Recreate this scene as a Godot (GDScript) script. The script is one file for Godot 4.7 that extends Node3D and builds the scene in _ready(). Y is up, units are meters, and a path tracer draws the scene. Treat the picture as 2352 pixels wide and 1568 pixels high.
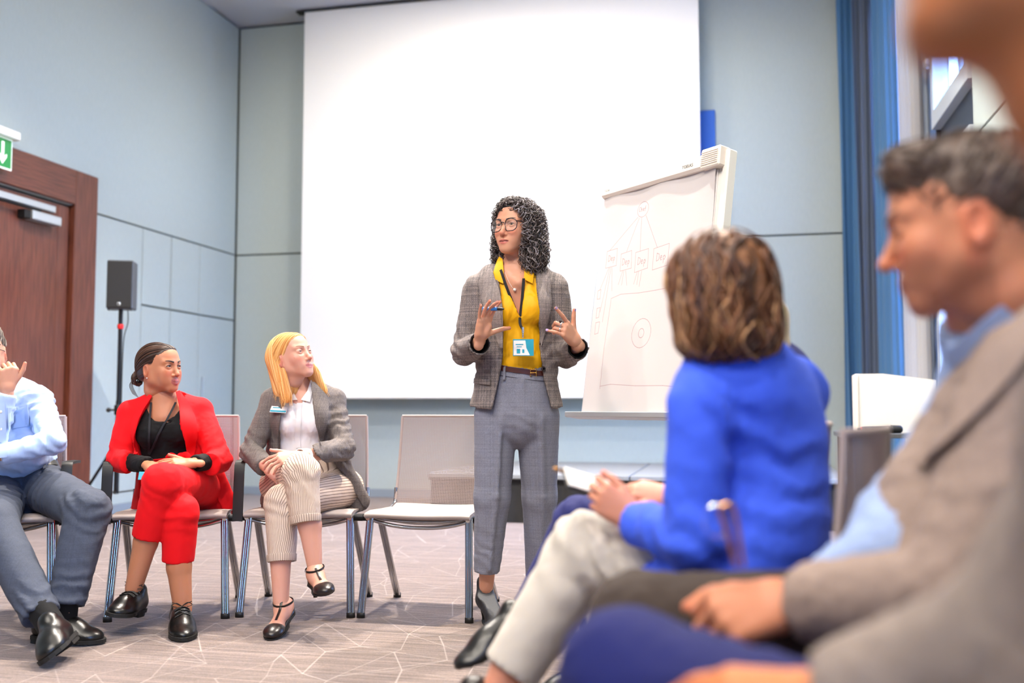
extends Node3D
# A seminar room: a presenter talks to a half circle of seated people in front of a projection screen and a flip chart.
# World axes follow the room: -Z runs along the side wall to the screen wall, y is up, metres.

const FOCAL := 2284.0            # pixels, for the 2352 x 1568 frame
const YAW := 12.9                # the camera looks this much to the side of -Z
const PITCH := 3.78
const EYE := Vector3(0, 0.9, 0)
const CEILING := 4.95
const LEFT := -5.17
const RIGHT := 1.36
const BACK := -9.52
const FRONT := 4.2

var cam_basis: Basis
var rt := Vector3.RIGHT          # the camera's level right and the level direction back towards it
var tk := Vector3.BACK
var jobs: Array = []
var mats := {}
var taken := {}
var noise := FastNoiseLite.new()

func _ready() -> void:
	set_camera_sky_and_lights()
	make_materials()
	build_room()
	build_furniture()
	build_people()
	run_jobs()

func set_camera_sky_and_lights() -> void:
	cam_basis = Basis.from_euler(Vector3(deg_to_rad(PITCH), deg_to_rad(YAW), 0))
	rt = Vector3(cos(deg_to_rad(YAW)), 0, -sin(deg_to_rad(YAW)))
	tk = Vector3(sin(deg_to_rad(YAW)), 0, cos(deg_to_rad(YAW)))
	noise.noise_type = FastNoiseLite.TYPE_SIMPLEX_SMOOTH
	noise.seed = 7
	noise.frequency = 1.0
	var cam := Camera3D.new()
	cam.name = "camera"
	cam.transform = Transform3D(cam_basis, EYE)
	cam.fov = rad_to_deg(2.0 * atan(784.0 / FOCAL))
	cam.near = 0.05
	cam.far = 100.0
	var lens := CameraAttributesPhysical.new()
	lens.frustum_focal_length = 35.0
	lens.frustum_focus_distance = 4.15
	lens.exposure_aperture = 1.5
	cam.attributes = lens
	add_child(cam)
	cam.current = true
	var env := Environment.new()
	env.background_mode = Environment.BG_SKY
	var sky := Sky.new()
	var sm := ProceduralSkyMaterial.new()
	sm.sky_top_color = Color(0.45, 0.63, 0.95)
	sm.sky_horizon_color = Color(0.66, 0.82, 1.0)
	sm.ground_horizon_color = Color(0.5, 0.55, 0.62)
	sm.ground_bottom_color = Color(0.32, 0.34, 0.38)
	sm.sky_energy_multiplier = 5.6
	sm.ground_energy_multiplier = 1.2
	sky.sky_material = sm
	env.sky = sky
	env.tonemap_mode = Environment.TONE_MAPPER_LINEAR
	env.tonemap_exposure = 0.98
	env.sdfgi_enabled = true
	env.ssao_enabled = true
	env.ssil_enabled = true
	var we := WorldEnvironment.new()
	we.name = "environment"
	we.environment = env
	add_child(we)

# ---------------------------------------------------------------- placing
func at(px: float, py: float, d: float) -> Vector3:      # a point d metres deep that the camera sees at that pixel
	return EYE + cam_basis * Vector3((px - 1176.0) / FOCAL * d, -(py - 784.0) / FOCAL * d, -d)

func ray(px: float, py: float) -> Vector3:
	return (cam_basis * Vector3((px - 1176.0) / FOCAL, -(py - 784.0) / FOCAL, -1.0)).normalized()

func on_level(px: float, py: float, h := 0.0) -> Vector3:
	var v := ray(px, py)
	return EYE + v * ((h - EYE.y) / v.y)

func dirv(r: float, u: float, t: float) -> Vector3:      # level right of the camera, up, towards the camera
	return (rt * r + Vector3.UP * u + tk * t).normalized()

func poly(pts: Array, t: float) -> Vector2:              # a point at 0..1 along a polyline of [x, y]
	var f := t * (pts.size() - 1)
	var i := mini(int(f), pts.size() - 2)
	var a := Vector2(pts[i][0], pts[i][1])
	return a.lerp(Vector2(pts[i + 1][0], pts[i + 1][1]), f - i)

func curve(pts: Array, n: int) -> PackedVector3Array:    # a smooth curve through points
	var out := PackedVector3Array()
	var last := pts.size() - 1
	for i in n:
		var f := float(i) / (n - 1) * last
		var k := mini(int(f), last - 1)
		var t := f - k
		out.append((pts[k] as Vector3).cubic_interpolate(pts[k + 1], pts[maxi(k - 1, 0)], pts[mini(k + 2, last)], t))
	return out

# ---------------------------------------------------------------- naming
func numbered(called: String) -> String:
	var n: int = taken.get(called, 0)
	taken[called] = n + 1
	return called if n == 0 else "%s_%03d" % [called, n]

func tag(o: Node3D, label: String, category: String, group := "") -> void:
	o.set_meta("label", label)
	o.set_meta("category", category)
	if group:
		o.set_meta("group", group)

func thing(called: String, label: String, category: String, where := Vector3.ZERO, turn := 0.0, group := "") -> Node3D:
	var o := Node3D.new()
	o.name = numbered(called)
	add_child(o, true)
	o.position = where
	o.rotation.y = turn
	tag(o, label, category, group)
	return o

func shell(called: String, label := "", category := "") -> Node3D:
	var o := Node3D.new()
	o.name = called
	add_child(o, true)
	o.set_meta("kind", "structure")
	o.set_meta("label", label)
	o.set_meta("category", category)
	return o

# ---------------------------------------------------------------- mesh buffer
class Buf:
	var v := PackedVector3Array()
	var n := PackedVector3Array()
	var uv := PackedVector2Array()
	var c := PackedColorArray()
	var idx := PackedInt32Array()
	var tint := Color.WHITE

	func put(p: Vector3, nn: Vector3, u := Vector2.ZERO) -> int:
		v.append(p)
		n.append(nn)
		uv.append(u)
		c.append(tint)
		return v.size() - 1

	func tri(i: int, j: int, k: int) -> void:
		var f := (v[j] - v[i]).cross(v[k] - v[i])
		if f.dot(n[i] + n[j] + n[k]) > 0.0:
			idx.append_array([i, k, j])
		else:
			idx.append_array([i, j, k])

	func face(pts: Array, out: Vector3, uvs := []) -> void:      # a flat convex face whose outside looks along out
		var nn: Vector3 = (pts[1] - pts[0]).cross(pts[2] - pts[0]).normalized()
		if nn.dot(out) < 0.0:
			nn = -nn
		var i0 := v.size()
		for i in pts.size():
			put(pts[i], nn, uvs[i] if uvs.size() else Vector2.ZERO)
		for i in range(1, pts.size() - 1):
			tri(i0, i0 + i, i0 + i + 1)

	func box(mid: Vector3, size: Vector3, b := Basis(), ch := 0.004) -> void:   # a box with chamfered edges
		var h := size * 0.5
		ch = minf(ch, minf(h.x, minf(h.y, h.z)) * 0.6)
		var key := {}
		for sx in [-1, 1]:
			for sy in [-1, 1]:
				for sz in [-1, 1]:
					var p := Vector3(h.x * sx, h.y * sy, h.z * sz)
					key[[sx, sy, sz, 0]] = mid + b * (p - Vector3(0, ch * sy, ch * sz))
					key[[sx, sy, sz, 1]] = mid + b * (p - Vector3(ch * sx, 0, ch * sz))
					key[[sx, sy, sz, 2]] = mid + b * (p - Vector3(ch * sx, ch * sy, 0))
		for s in [-1, 1]:
			face([key[[s, -1, -1, 0]], key[[s, 1, -1, 0]], key[[s, 1, 1, 0]], key[[s, -1, 1, 0]]], b * Vector3(s, 0, 0))
			face([key[[-1, s, -1, 1]], key[[1, s, -1, 1]], key[[1, s, 1, 1]], key[[-1, s, 1, 1]]], b * Vector3(0, s, 0))
			face([key[[-1, -1, s, 2]], key[[1, -1, s, 2]], key[[1, 1, s, 2]], key[[-1, 1, s, 2]]], b * Vector3(0, 0, s))
		for s in [-1, 1]:
			for t in [-1, 1]:
				face([key[[s, t, -1, 0]], key[[s, t, 1, 0]], key[[s, t, 1, 1]], key[[s, t, -1, 1]]], b * Vector3(s, t, 0))
				face([key[[s, -1, t, 0]], key[[s, 1, t, 0]], key[[s, 1, t, 2]], key[[s, -1, t, 2]]], b * Vector3(s, 0, t))
				face([key[[-1, s, t, 1]], key[[1, s, t, 1]], key[[1, s, t, 2]], key[[-1, s, t, 2]]], b * Vector3(0, s, t))
				for w in [-1, 1]:
					face([key[[s, t, w, 0]], key[[s, t, w, 1]], key[[s, t, w, 2]]], b * Vector3(s, t, w))

	func grid(rows: Array, closed := false, uvs := []) -> void:  # smooth surface through rows of points; normals from the surface, outward to the side of rows x columns
		var nr := rows.size()
		var nc: int = rows[0].size()
		var i0 := v.size()
		for i in nr:
			for j in nc:
				var du: Vector3 = rows[mini(i + 1, nr - 1)][j] - rows[maxi(i - 1, 0)][j]
				var jn := (j + 1) % nc if closed else mini(j + 1, nc - 1)
				var jp := (j + nc - 1) % nc if closed else maxi(j - 1, 0)
				var dv: Vector3 = rows[i][jn] - rows[i][jp]
				var nn := du.cross(dv)
				if nn.length_squared() < 1e-14:
					nn = rows[0][0] - rows[1][0] if i == 0 else rows[nr - 1][0] - rows[nr - 2][0]
					if closed:
						var m := Vector3.ZERO
						for q in rows[1 if i == 0 else nr - 2]:
							m += q / float(nc)
						nn = rows[i][j] - m
				put(rows[i][j], nn.normalized(), uvs[i][j] if uvs.size() else Vector2(float(j) / maxi(nc - 1, 1), float(i) / maxi(nr - 1, 1)))
		for i in nr - 1:
			for j in (nc if closed else nc - 1):
				var a := i0 + i * nc + j
				var b2 := i0 + i * nc + (j + 1) % nc
				tri(a, b2, a + nc)
				tri(b2, b2 + nc, a + nc)

	func tube(pts: PackedVector3Array, radii, sides := 8, flat := 1.0, flat_dir := Vector3.ZERO) -> void:   # radii: a number or an array; flat squeezes the section along flat_dir
		var m := pts.size()
		var up := Vector3.ZERO
		var rows := []
		var nrm := []
		for i in m:
			var t := (pts[mini(i + 1, m - 1)] - pts[maxi(i - 1, 0)]).normalized()
			if flat_dir != Vector3.ZERO:
				up = flat_dir
			elif up == Vector3.ZERO:
				up = Vector3.UP if absf(t.y) < 0.9 else Vector3.RIGHT
			up = (up - t * up.dot(t)).normalized()
			var side := t.cross(up)
			var r: float = radii if radii is float else radii[i]
			var row := []
			var rn := []
			for j in sides:
				var a := TAU * j / sides
				row.append(pts[i] + side * (cos(a) * r) + up * (sin(a) * r * flat))
				rn.append((side * (cos(a) * flat) + up * sin(a)).normalized())
			rows.append(row)
			nrm.append(rn)
		var i0 := v.size()
		for i in m:
			for j in sides:
				put(rows[i][j], nrm[i][j], Vector2(float(j) / sides, float(i) / (m - 1)))
		for i in m - 1:
			for j in sides:
				var a := i0 + i * sides + j
				var b2 := i0 + i * sides + (j + 1) % sides
				tri(a, b2, a + sides)
				tri(b2, b2 + sides, a + sides)
		for e in 2:
			var row: Array = rows[0] if e == 0 else rows[m - 1]
			face(row, (pts[0] - pts[1]) if e == 0 else (pts[m - 1] - pts[m - 2]))

	func rod(a: Vector3, b2: Vector3, r: float, sides := 12) -> void:
		tube(PackedVector3Array([a, b2]), r, sides)

	func lathe(base: Vector3, axis: Vector3, prof: Array, sides := 24, squash := 1.0, squash_dir := Vector3.ZERO) -> void:   # prof: [radius, height] from bottom to top
		var t := axis.normalized()
		var u := squash_dir if squash_dir != Vector3.ZERO else (Vector3.RIGHT if absf(t.x) < 0.9 else Vector3.FORWARD)
		u = (u - t * u.dot(t)).normalized()
		var w := t.cross(u)
		var rows := []
		for q in prof:
			var row := []
			for j in sides:
				var a := -TAU * j / sides
				row.append(base + t * q[1] + u * (cos(a) * q[0] * squash) + w * (sin(a) * q[0]))
			rows.append(row)
		grid(rows, true)

	func ball(mid: Vector3, r: float, sides := 16, stretch := Vector3.ONE, b := Basis()) -> void:
		var rows := []
		var m := sides / 2
		for i in m + 1:
			var e := PI * i / m
			var row := []
			for j in sides:
				var a := TAU * j / sides
				row.append(Vector3(sin(e) * cos(a), -cos(e), sin(e) * sin(a)))
			rows.append(row)
		var i0 := v.size()
		for i in m + 1:
			for j in sides:
				var q: Vector3 = rows[i][j]
				put(mid + b * (q * stretch * r), (b * (q / stretch)).normalized(), Vector2(float(j) / sides, float(i) / m))
		for i in m:
			for j in sides:
				var a := i0 + i * sides + j
				var b2 := i0 + i * sides + (j + 1) % sides
				tri(a, b2, a + sides)
				tri(b2, b2 + sides, a + sides)

	func sheet(rows: Array, thick: float, out := Vector3.ZERO, uvs := []) -> void:   # a curved sheet with a thickness; rows of points lie on its outer face
		var nr := rows.size()
		var nc: int = rows[0].size()
		var nn := []
		for i in nr:
			var rn := []
			for j in nc:
				var du: Vector3 = rows[mini(i + 1, nr - 1)][j] - rows[maxi(i - 1, 0)][j]
				var dv: Vector3 = rows[i][mini(j + 1, nc - 1)] - rows[i][maxi(j - 1, 0)]
				rn.append(du.cross(dv).normalized())
			nn.append(rn)
		if out != Vector3.ZERO and (nn[nr / 2][nc / 2] as Vector3).dot(out) < 0.0:
			for i in nr:
				for j in nc:
					nn[i][j] = -nn[i][j]
		for s in 2:
			var i0 := v.size()
			for i in nr:
				for j in nc:
					var q: Vector3 = nn[i][j]
					put(rows[i][j] - q * (thick * s), q if s == 0 else -q, uvs[i][j] if uvs.size() else Vector2(float(j) / (nc - 1), float(i) / (nr - 1)))
			for i in nr - 1:
				for j in nc - 1:
					var a := i0 + i * nc + j
					tri(a, a + 1, a + nc)
					tri(a + 1, a + nc + 1, a + nc)
		var rim := []
		for j in nc:
			rim.append([0, j])
		for i in range(1, nr):
			rim.append([i, nc - 1])
		for j in range(nc - 2, -1, -1):
			rim.append([nr - 1, j])
		for i in range(nr - 2, 0, -1):
			rim.append([i, 0])
		var mid := Vector3.ZERO
		for q in rim:
			mid += rows[q[0]][q[1]]
		mid /= rim.size()
		for q in rim.size():
			var a2: Array = rim[q]
			var b2: Array = rim[(q + 1) % rim.size()]
			var pa: Vector3 = rows[a2[0]][a2[1]]
			var pb: Vector3 = rows[b2[0]][b2[1]]
			var na: Vector3 = nn[a2[0]][a2[1]] * thick
			var nb: Vector3 = nn[b2[0]][b2[1]] * thick
			if pa.distance_squared_to(pb) > 1e-10:
				face([pa, pb, pb - nb, pa - na], (pa + pb) * 0.5 - mid)

	func prism(outline: Array, depth: float, b: Basis, o: Vector3, uvs := false) -> void:   # a flat outline of [x, y] with a thickness along b.z
		var pts := PackedVector2Array()
		for q in outline:
			pts.append(Vector2(q[0], q[1]))
		var cut := Geometry2D.triangulate_polygon(pts)
		for s in 2:
			var i0 := v.size()
			for q in pts:
				put(o + b * Vector3(q.x, q.y, depth * s), b.z * (1.0 if s else -1.0))
			for i in range(0, cut.size(), 3):
				tri(i0 + cut[i], i0 + cut[i + 1], i0 + cut[i + 2])
		var mid := Vector2.ZERO
		for q in pts:
			mid += q / pts.size()
		var turn := 0.0
		for i in pts.size():
			turn += pts[i].cross(pts[(i + 1) % pts.size()])
		for i in pts.size():
			var p := pts[i]
			var q := pts[(i + 1) % pts.size()]
			var e := Vector2(q.y - p.y, p.x - q.x) * signf(turn)
			face([o + b * Vector3(p.x, p.y, 0), o + b * Vector3(q.x, q.y, 0), o + b * Vector3(q.x, q.y, depth), o + b * Vector3(p.x, p.y, depth)], b * Vector3(e.x, e.y, 0))

	func mesh(shift := Vector3.ZERO) -> ArrayMesh:
		var a := []
		a.resize(Mesh.ARRAY_MAX)
		if shift != Vector3.ZERO:
			for i in v.size():
				v[i] -= shift
		a[Mesh.ARRAY_VERTEX] = v
		a[Mesh.ARRAY_NORMAL] = n
		a[Mesh.ARRAY_TEX_UV] = uv
		a[Mesh.ARRAY_COLOR] = c
		a[Mesh.ARRAY_INDEX] = idx
		var m := ArrayMesh.new()
		m.add_surface_from_arrays(Mesh.PRIMITIVE_TRIANGLES, a)
		return m

func put(called: String, b: Buf, mat: Material, parent: Node3D = self, label := "") -> MeshInstance3D:   # b's points are in the world when the parent is a person, else the parent's own axes
	var o := MeshInstance3D.new()
	o.name = numbered(called) if parent == self else called
	o.mesh = b.mesh(root_of(parent) if parent.has_meta("in_world") else Vector3.ZERO)
	o.material_override = mat
	if label:
		o.set_meta("label", label)
	if parent.has_meta("in_world"):
		o.set_meta("in_world", true)
	parent.add_child(o, true)
	return o

func root_of(o: Node3D) -> Vector3:
	while o.get_parent() != self:
		o = o.get_parent()
	return o.position

# ---------------------------------------------------------------- smooth bodies: a field of tapered limbs, meshed by surface nets
class Field:
	var op := PackedInt32Array()          # 0 joins, 1 cuts away
	var kind := PackedInt32Array()        # 0 limb, 1 egg, 2 half space
	var a := PackedVector3Array()
	var ba := PackedVector3Array()
	var inv := PackedFloat32Array()
	var ra := PackedFloat32Array()
	var dr := PackedFloat32Array()
	var kk := PackedFloat32Array()
	var nd := PackedVector3Array()
	var ns := PackedVector3Array()
	var cap := PackedInt32Array()
	var rad := PackedVector3Array()
	var bas: Array[Basis] = []
	var opening := {}
	var lo := Vector3.INF
	var hi := -Vector3.INF

	func add(o: int, ty: int, p: Vector3, k: float) -> void:
		op.append(o)
		kind.append(ty)
		a.append(p)
		kk.append(k)
		ba.append(Vector3.ZERO)
		inv.append(0.0)
		ra.append(0.0)
		dr.append(0.0)
		nd.append(Vector3.ZERO)
		ns.append(Vector3.ZERO)
		cap.append(0)
		rad.append(Vector3.ONE)
		bas.append(Basis())

	func grow(p: Vector3, r: float) -> void:
		lo = lo.min(p - Vector3.ONE * r)
		hi = hi.max(p + Vector3.ONE * r)

	func limb(p: Vector3, q: Vector3, r0: float, r1: float, k := 0.03, flat := Vector3.ZERO, s := 1.0, ends := 0, o := 0) -> void:   # ends: 1 flat at p, 2 flat at q
		add(o, 0, p, k)
		var i := a.size() - 1
		var d := q - p
		if flat != Vector3.ZERO:
			flat = flat.normalized()
			nd[i] = flat
			ns[i] = flat * (s - 1.0)
			d += flat * (d.dot(flat) * (s - 1.0))
		ba[i] = d
		inv[i] = 1.0 / maxf(d.length_squared(), 1e-9)
		ra[i] = r0
		dr[i] = r1 - r0
		cap[i] = ends
		if o == 0:
			grow(p, r0 + 0.02)
			grow(q, r1 + 0.02)

	func chain(pts: Array, radii: Array, k := 0.03, ends := 0) -> void:
		for i in pts.size() - 1:
			limb(pts[i], pts[i + 1], radii[i], radii[i + 1], k if i == 0 else 0.012, Vector3.ZERO, 1.0, ends if i == pts.size() - 2 else 0)

	func egg(p: Vector3, r: Vector3, k := 0.03, b := Basis(), o := 0) -> void:
		add(o, 1, p, k)
		var i := a.size() - 1
		rad[i] = r
		bas[i] = b.transposed()
		if o == 0:
			grow(p, maxf(r.x, maxf(r.y, r.z)) + 0.02)

	func plane(p: Vector3, out: Vector3, k := 0.004) -> void:     # takes away what lies beyond p along out
		add(1, 2, p, k)
		ba[a.size() - 1] = -out.normalized()

	func one(i: int, p: Vector3) -> float:
		var q := p - a[i]
		if kind[i] == 0:
			q += ns[i] * q.dot(nd[i])
			var h := q.dot(ba[i]) * inv[i]
			var hc := clampf(h, 0.0, 1.0)
			var e := (q - ba[i] * hc).length() - (ra[i] + dr[i] * hc)
			if cap[i]:
				var len := ba[i].length()
				if cap[i] & 2:
					e = maxf(e, (h - 1.0) * len)
				if cap[i] & 1:
					e = maxf(e, -h * len)
			return e
		if kind[i] == 1:
			var r := rad[i]
			q = (bas[i] * q) / r
			var k0 := q.length()
			return k0 * (k0 - 1.0) / maxf((q / r).length(), 1e-4)
		return q.dot(ba[i])

	func fs(p: Vector3, ids: PackedInt32Array) -> float:
		var d := 1e3
		for i in ids:
			var e := one(i, p)
			var k := kk[i]
			if op[i] == 0:
				var h := k - absf(d - e)
				d = minf(d, e)
				if h > 0.0:
					d -= h * h / k * 0.25
			else:
				e = -e
				var h := k - absf(d - e)
				d = maxf(d, e)
				if h > 0.0:
					d += h * h / k * 0.25
		if opening.size():
			d = maxf(d, -open_at(p))
		return d

	func open_at(p: Vector3) -> float:      # below 0 inside the front opening of a jacket; knots: [height, from, to] across
		var q: Vector3 = p - opening.o
		var s := q.dot(opening.x)
		var t := p.y
		var kn: Array = opening.knots
		var l: float = kn[0][1]
		var r: float = kn[0][2]
		for i in kn.size() - 1:
			if t < kn[i][0]:
				var f := clampf((kn[i][0] - t) / (kn[i][0] - kn[i + 1][0]), 0.0, 1.0)
				l = lerpf(kn[i][1], kn[i + 1][1], f)
				r = lerpf(kn[i][2], kn[i + 1][2], f)
		return maxf(maxf(l - s, s - r), -q.dot(opening.z) + opening.back)

	func all() -> PackedInt32Array:
		var ids := PackedInt32Array()
		for i in a.size():
			ids.append(i)
		return ids

	func f(p: Vector3) -> float:
		return fs(p, all())

	func grad(p: Vector3, ids: PackedInt32Array) -> Vector3:
		var e := 0.002
		var d := fs(p, ids)
		return Vector3(fs(p + Vector3(e, 0, 0), ids) - d, fs(p + Vector3(0, e, 0), ids) - d, fs(p + Vector3(0, 0, e), ids) - d).normalized()

	func stick(p: Vector3, lift := 0.0) -> Vector3:       # the point of the surface nearest to p, lifted off it
		var ids := all()
		for n in 5:
			p -= grad(p, ids) * (fs(p, ids) - lift)
		return p

	func hit(o: Vector3, d: Vector3) -> Vector3:          # where a line of sight meets the surface
		var ids := all()
		var t := maxf((( lo + hi) * 0.5 - o).length() - (hi - lo).length() * 0.5, 0.05)
		var best := 1e9
		var bt := t
		var far := t + (hi - lo).length()
		while t < far:
			var e := fs(o + d * t, ids)
			if e < best:
				best = e
				bt = t
			if e < 0.0006:
				return o + d * t
			t += maxf(e * 0.7, 0.0006)
		return stick(o + d * bt)

	var slack := 1.9        # how far the distances of squeezed limbs may be off

	func near_of(mid: Vector3, reach: float, ids: PackedInt32Array) -> PackedInt32Array:    # what matters within reach of mid; nothing where no surface can be
		var near := PackedInt32Array()
		var d := 1e3
		var cuts := false
		for i in ids:
			var e := one(i, mid)
			if op[i] == 0:
				d = minf(d, e)
			if e < reach * slack + kk[i]:
				near.append(i)
				if op[i] == 1:
					cuts = true
		if d > reach * slack + 0.02:
			return PackedInt32Array()
		if opening.size():
			var w := open_at(mid)
			if w < -reach * 1.5:
				return PackedInt32Array()
			if w < reach * 1.5:
				cuts = true
		if d < -reach * slack - 0.03 and not cuts:
			return PackedInt32Array()
		return near

	func net(cell: float) -> Dictionary:
		var n := Vector3i(((hi - lo) / cell).ceil()) + Vector3i(2, 2, 2)
		var o := lo - Vector3.ONE * (cell * 0.5)
		var sx := 1
		var sy := n.x + 1
		var sz := sy * (n.y + 1)
		var val := PackedFloat32Array()
		val.resize(sz * (n.z + 1))
		val.fill(1e9)
		var slot := PackedInt32Array()
		slot.resize(val.size())
		slot.fill(-1)
		const B := 4
		const BIG := 12
		var reach := cell * B * 0.5 * 1.733
		var reach_big := cell * BIG * 0.5 * 1.733
		var cells := PackedInt32Array()
		var every := all()
		for gz in range(0, n.z, BIG):
			for gy in range(0, n.y, BIG):
				for gx in range(0, n.x, BIG):
					var big := near_of(o + Vector3(gx + BIG * 0.5, gy + BIG * 0.5, gz + BIG * 0.5) * cell, reach_big, every)
					if big.is_empty():
						continue
					for bz in range(gz, mini(gz + BIG, n.z), B):
						for by in range(gy, mini(gy + BIG, n.y), B):
							for bx in range(gx, mini(gx + BIG, n.x), B):
								var near := near_of(o + Vector3(bx + B * 0.5, by + B * 0.5, bz + B * 0.5) * cell, reach, big)
								if near.is_empty():
									continue
								for z in range(bz, mini(bz + B, n.z) + 1):
									for y in range(by, mini(by + B, n.y) + 1):
										var row := z * sz + y * sy
										for x in range(bx, mini(bx + B, n.x) + 1):
											if val[row + x] > 1e8:
												val[row + x] = fs(o + Vector3(x, y, z) * cell, near)
								for z in range(bz, mini(bz + B, n.z)):
									for y in range(by, mini(by + B, n.y)):
										var row := z * sz + y * sy
										for x in range(bx, mini(bx + B, n.x)):
											cells.append(row + x)
		var v := PackedVector3Array()
		var where := PackedInt32Array()
		var corner := [0, sx, sy, sy + sx, sz, sz + sx, sz + sy, sz + sy + sx]
		var off: Array[Vector3] = [Vector3(0, 0, 0), Vector3(1, 0, 0), Vector3(0, 1, 0), Vector3(1, 1, 0), Vector3(0, 0, 1), Vector3(1, 0, 1), Vector3(0, 1, 1), Vector3(1, 1, 1)]
		var edges := [[0, 1], [2, 3], [4, 5], [6, 7], [0, 2], [1, 3], [4, 6], [5, 7], [0, 4], [1, 5], [2, 6], [3, 7]]
		var w := PackedFloat32Array()
		w.resize(8)
		for c in cells:
			var neg := 0
			for k in 8:
				w[k] = val[c + corner[k]]
				if w[k] < 0.0:
					neg += 1
			if neg == 0 or neg == 8:
				continue
			var s := Vector3.ZERO
			var m := 0
			for e in edges:
				var p: float = w[e[0]]
				var q: float = w[e[1]]
				if (p < 0.0) != (q < 0.0):
					s += off[e[0]].lerp(off[e[1]], p / (p - q))
					m += 1
			var z := c / sz
			var y := (c - z * sz) / sy
			var x := c - z * sz - y * sy
			slot[c] = v.size()
			where.append(c)
			v.append(o + (Vector3(x, y, z) + s / m) * cell)
		var idx := PackedInt32Array()
		var steps := [[sx, sy, sz], [sy, sz, sx], [sz, sx, sy]]
		for c in where:
			for st in steps:
				var p := val[c]
				var q := val[c + st[0]]
				if (p < 0.0) == (q < 0.0):
					continue
				var i0 := slot[c]
				var i1 := slot[c - st[1]]
				var i2 := slot[c - st[1] - st[2]]
				var i3 := slot[c - st[2]]
				if i1 < 0 or i2 < 0 or i3 < 0:
					continue
				if p < 0.0:
					idx.append_array([i0, i2, i1, i0, i3, i2])
				else:
					idx.append_array([i0, i1, i2, i0, i2, i3])
		return {"v": v, "idx": idx}

func job(node: MeshInstance3D, field: Field, cell: float, opt := {}) -> void:   # opt: color(p), push(p, n) -> metres, uv(p)
	jobs.append({"node": node, "field": field, "cell": cell, "opt": opt, "out": {}})

func soft(called: String, field: Field, cell: float, mat: Material, parent: Node3D, opt := {}, label := "") -> MeshInstance3D:
	var o := MeshInstance3D.new()
	o.name = called
	o.material_override = mat
	o.set_meta("in_world", true)
	if label:
		o.set_meta("label", label)
	parent.add_child(o, true)
	job(o, field, cell, opt)
	return o

func normals_of(v: PackedVector3Array, idx: PackedInt32Array) -> PackedVector3Array:
	var n := PackedVector3Array()
	n.resize(v.size())
	for i in range(0, idx.size(), 3):
		var f := (v[idx[i + 2]] - v[idx[i]]).cross(v[idx[i + 1]] - v[idx[i]])
		n[idx[i]] += f
		n[idx[i + 1]] += f
		n[idx[i + 2]] += f
	for i in n.size():
		n[i] = n[i].normalized()
	return n

func do_job(i: int) -> void:
	var j: Dictionary = jobs[i]
	var r: Dictionary = j.field.net(j.cell)
	var v: PackedVector3Array = r.v
	var idx: PackedInt32Array = r.idx
	var n := normals_of(v, idx)
	if j.opt.has("push"):
		var push: Callable = j.opt.push
		for k in v.size():
			v[k] += n[k] * float(push.call(v[k], n[k]))
		n = normals_of(v, idx)
	var c := PackedColorArray()
	c.resize(v.size())
	c.fill(Color.WHITE)
	if j.opt.has("color"):
		var paint: Callable = j.opt.color
		for k in v.size():
			c[k] = paint.call(v[k])
	var uv := PackedVector2Array()
	uv.resize(v.size())
	if j.opt.has("uv"):
		var lay: Callable = j.opt.uv
		for k in v.size():
			uv[k] = lay.call(v[k])
		var v2 := PackedVector3Array()
		var n2 := PackedVector3Array()
		var c2 := PackedColorArray()
		var u2 := PackedVector2Array()
		var i2 := PackedInt32Array()
		for k in range(0, idx.size(), 3):
			var base := uv[idx[k]].x
			for e in 3:
				var q := idx[k + e]
				v2.append(v[q])
				n2.append(n[q])
				c2.append(c[q])
				u2.append(Vector2(uv[q].x - roundf(uv[q].x - base), uv[q].y))
				i2.append(k + e)
		v = v2
		n = n2
		c = c2
		uv = u2
		idx = i2
	j.out = {"v": v, "n": n, "c": c, "uv": uv, "idx": idx}

func run_jobs() -> void:
	var id := WorkerThreadPool.add_group_task(do_job, jobs.size(), -1, true)
	WorkerThreadPool.wait_for_group_task_completion(id)
	var nodes := []
	for j in jobs:
		if not nodes.has(j.node):
			nodes.append(j.node)
	for o: MeshInstance3D in nodes:
		var b := Buf.new()
		for j in jobs:
			if j.node != o:
				continue
			var base := b.v.size()
			b.v.append_array(j.out.v)
			b.n.append_array(j.out.n)
			b.c.append_array(j.out.c)
			b.uv.append_array(j.out.uv)
			for k in j.out.idx:
				b.idx.append(base + k)
		o.mesh = b.mesh(root_of(o))

# ---------------------------------------------------------------- materials
func mat(called: String, c: Color, rough := 0.7, metal := 0.0) -> StandardMaterial3D:
	var m := StandardMaterial3D.new()
	m.resource_name = called
	m.albedo_color = c
	m.roughness = rough
	m.metallic = metal
	mats[called] = m
	return m

func ramp(stops: Array) -> Gradient:
	var g := Gradient.new()
	var o := PackedFloat32Array()
	var c := PackedColorArray()
	for s in stops:
		o.append(s[0])
		c.append(s[1])
	g.offsets = o
	g.colors = c
	return g

func noise_tex(freq: float, stops: Array, size := 256, seed_ := 1, kind := FastNoiseLite.TYPE_SIMPLEX_SMOOTH, oct := 3) -> NoiseTexture2D:
	var f := FastNoiseLite.new()
	f.noise_type = kind
	f.frequency = freq
	f.seed = seed_
	f.fractal_octaves = oct
	var t := NoiseTexture2D.new()
	t.width = size
	t.height = size
	t.seamless = true
	t.noise = f
	t.color_ramp = ramp(stops)
	return t

func planar(m: StandardMaterial3D, tex: Texture2D, scale: Vector3, world := false) -> StandardMaterial3D:
	m.albedo_texture = tex
	m.uv1_triplanar = true
	m.uv1_world_triplanar = world
	m.uv1_scale = scale
	return m

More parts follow.
